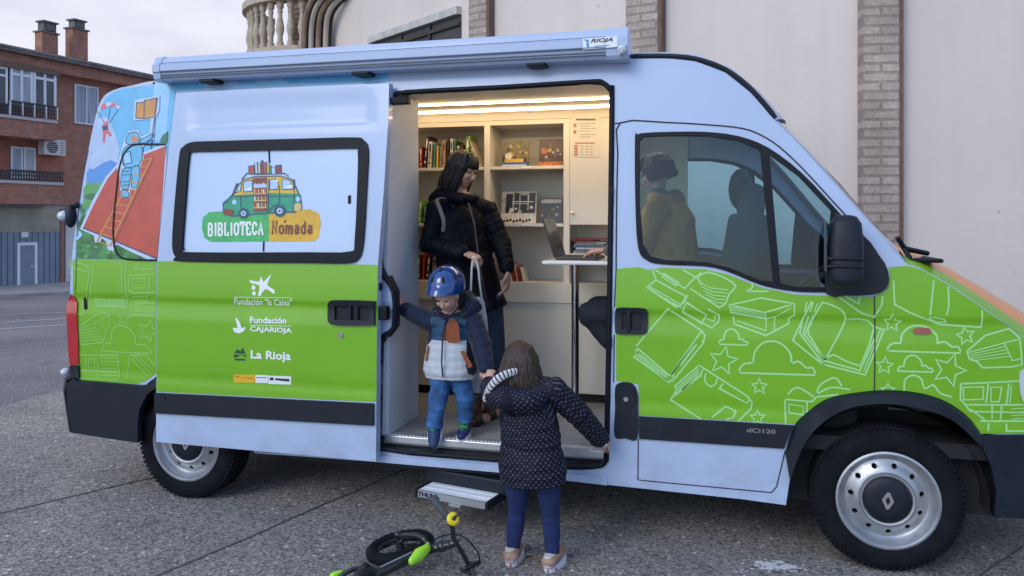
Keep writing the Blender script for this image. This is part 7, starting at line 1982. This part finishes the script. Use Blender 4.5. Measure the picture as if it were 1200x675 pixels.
def railing(x0, y0, x1, y1, out, bars, name, horiz=4):
    a, b_, z0, z1_ = R4(x0, y0, x1, y1, out)
    def ex(bm):
        for k in range(horiz): z = z0+(z1_-z0)*(k+.5)/horiz; box(bm, (a, -out-.02, z-.02), (b_, -out+.01, z+.02))
        for k in range(bars+1): u = a+(b_-a)*k/bars; box(bm, (u-.02, -out-.025, z0), (u+.02, -out+.015, z1_), mi=(1 if k % 4 == 0 and horiz > 3 else 0))
    return hpart(name, a, b_, z1_-.04, z1_, out-.02, out+.03, [RAILM, WHF], None, ex)
railing(12, 121, 67, 137, OB, 16, 'balcony_railing', 4); railing(-30, 119, 11, 135, OB, 12, 'balcony_railing', 4)
# lower balcony
front(-30, 214, 74, 239, OB, OB, BRH, 'lower_balcony'); front(-32, 211.5, 75, 215, OB+.05, .3, LSTN, 'balcony_ledge')
railing(12, 200, 73, 213, OB, 20, 'balcony_railing', 3); railing(-30, 198, 11, 211, OB, 12, 'balcony_railing', 3)
a_, b_, z0_, z1_ = R4(-30, 161, 74, 213, 0.02); hpart('recess_shade_panel', a_, b_, z0_, z1_, 0.0, .02, mat('shaded_brick', (.36, .14, .09), .9, var=.2, vscale=3))  # flat panel, shade of the recess put into its darker brick colour
window(12, 172, 26, 209, .03, .02, 1, 'balcony_door', m=CURT, fr=.07); window(27, 173, 41, 209, .03, .02, 1, 'balcony_door', m=mat('white_door_blind', (.5, .5, .52), .6), fr=.07)
# air conditioner
a_, b_, z0_, z1_ = R4(45, 164, 70, 182, .12)
def ex_ac(bm):
    cx, cz = (a_*.62+b_*.38), (z0_+z1_)/2; r = (z1_-z0_)*.40
    ring = [Vector((cx+r*cos(2*pi*k/20), -.462, cz+r*sin(2*pi*k/20))) for k in range(20)]
    bm.faces.new([bm.verts.new(p) for p in ring]).material_index = 1
    for k in range(6):
        z = z0_+(z1_-z0_)*(k+.8)/7; box(bm, (cx-r, -.472, z-.008), (cx+r, -.464, z+.008), mi=0)
    for k in range(5): z = z0_+(z1_-z0_)*(k+1)/6; box(bm, (b_-.25, -.47, z-.012), (b_-.06, -.461, z+.012), mi=1)
hpart('air_conditioner', a_, b_, z0_, z1_, .08, .46, [mat('off_white_metal', (.62, .63, .62), .5), mat('dark_grille', (.06, .06, .065), .6)], None, ex_ac)
# garage
a_, b_, z0_, z1_ = R4(-30, 244, 71, 335, 0)
zbase = gz0-.15
GAR = mat('blue_grey_garage_door', (.19, .24, .31), .6, var=.12, vscale=1.0, bump=.1, bscale=6)
a2, b2, zz0, zz1 = R4(-30, 272, 71, 330, -.02)
hpart('garage_lintel', a_, b_, zz1, z1_, -.05, .0, mat('ochre_grey_render', (.36, .35, .28), .85, var=.25, vscale=1.2))
def ex_g(bm):
    for k in range(1, 14): u = a2+(b2-a2)*k/14; box(bm, (u-.012, -.012, zbase), (u+.012, -.0005+.0, zz1-.01), mi=1)
GD = hpart('garage_door', a2, b2, zbase, zz1-.003, -.055, 0.0, [GAR, mat('darker_grey_groove', (.07, .09, .12), .7)], None, ex_g)
dl_, dr_, dz0, dz1 = R4(20, 284, 44, 334, .02)
def ex_d(bm):
    box(bm, (dl_, -.03, zbase), (dl_+.12, -.0135, dz1)); box(bm, (dr_-.12, -.03, zbase), (dr_, -.0135, dz1)); box(bm, (dl_+.12, -.03, dz1-.12), (dr_-.12, -.0135, dz1))
    box(bm, (dl_+.12, -.02, zbase), (dr_-.12, -.0136, dz1-.12), mi=1); box(bm, (dr_-.28, -.05, (zbase+dz1)/2), (dr_-.22, -.021, (zbase+dz1)/2+.06), mi=0)
hpart('wicket_door', dl_, dl_+.02, zbase, zbase+.02, .013, .02, [WHF, GAR], None, ex_d)
s0_, s1_b, sz0, sz1 = R4(25, 272, 33, 278, .02); hpart('house_number_plate', s0_, s1_b, sz0, sz1, .001, .03, WHF)
p0_, p1_, q0, q1 = R4(71.5, 246, 75, 335, .05); hpart('brick_pier', p0_, p1_, zbase, z1_, .0, .06, BRH)
hpart('kerbstone', -6, uR+8, gz0-.02, gz0+.14, .1, 1.9, PAVE) 
# neighbouring pale house, mostly hidden by the van
NB = thing('neighbour_house', h3(uR+4, -1), 'pale rendered house just visible between the brick house and the van', 'house')
o = hpart('wall', H(75.5, 300)[0], H(75.5, 300)[0]+.9, gz0-.2, H(76, 244)[1], -.0, .10, mat('pale_render', (.60, .60, .60), .8, var=.1, vscale=1)); o.name = 'pale_door_surround'
bm = bmesh.new()
obox(bm, h3(uR+6, 2.2, -4), (hd3.normalized(), hn3.normalized(), UP), (11.6, 8, 7)); mesh_obj('wall', bm, mat('pale_render', (.60, .60, .60), .8), NB)
bm = bmesh.new(); obox(bm, h3(uR+6, 5.85, -4), (hd3.normalized(), hn3.normalized(), UP), (12, 8.6, .3)); mesh_obj('roof', bm, SLATE, NB)
# low far pavement in front of the house
bm = bmesh.new()
pts = [h3(-30, 0, 5.2), h3(40, 0, 5.2), h3(40, 0, -.2), h3(-30, 0, -.2)]
pl = [(p.x, p.y) for p in pts]
sheet(bm, pl, [], lambda u, v, o: Vector((u, v, terrain(u, v)+.10+o)), off=0, thick=.15, fine=1.0, grid=1.0, dx=1.0, back=False)
tag(mesh_obj('far_pavement', bm, PAVE), kind='structure')
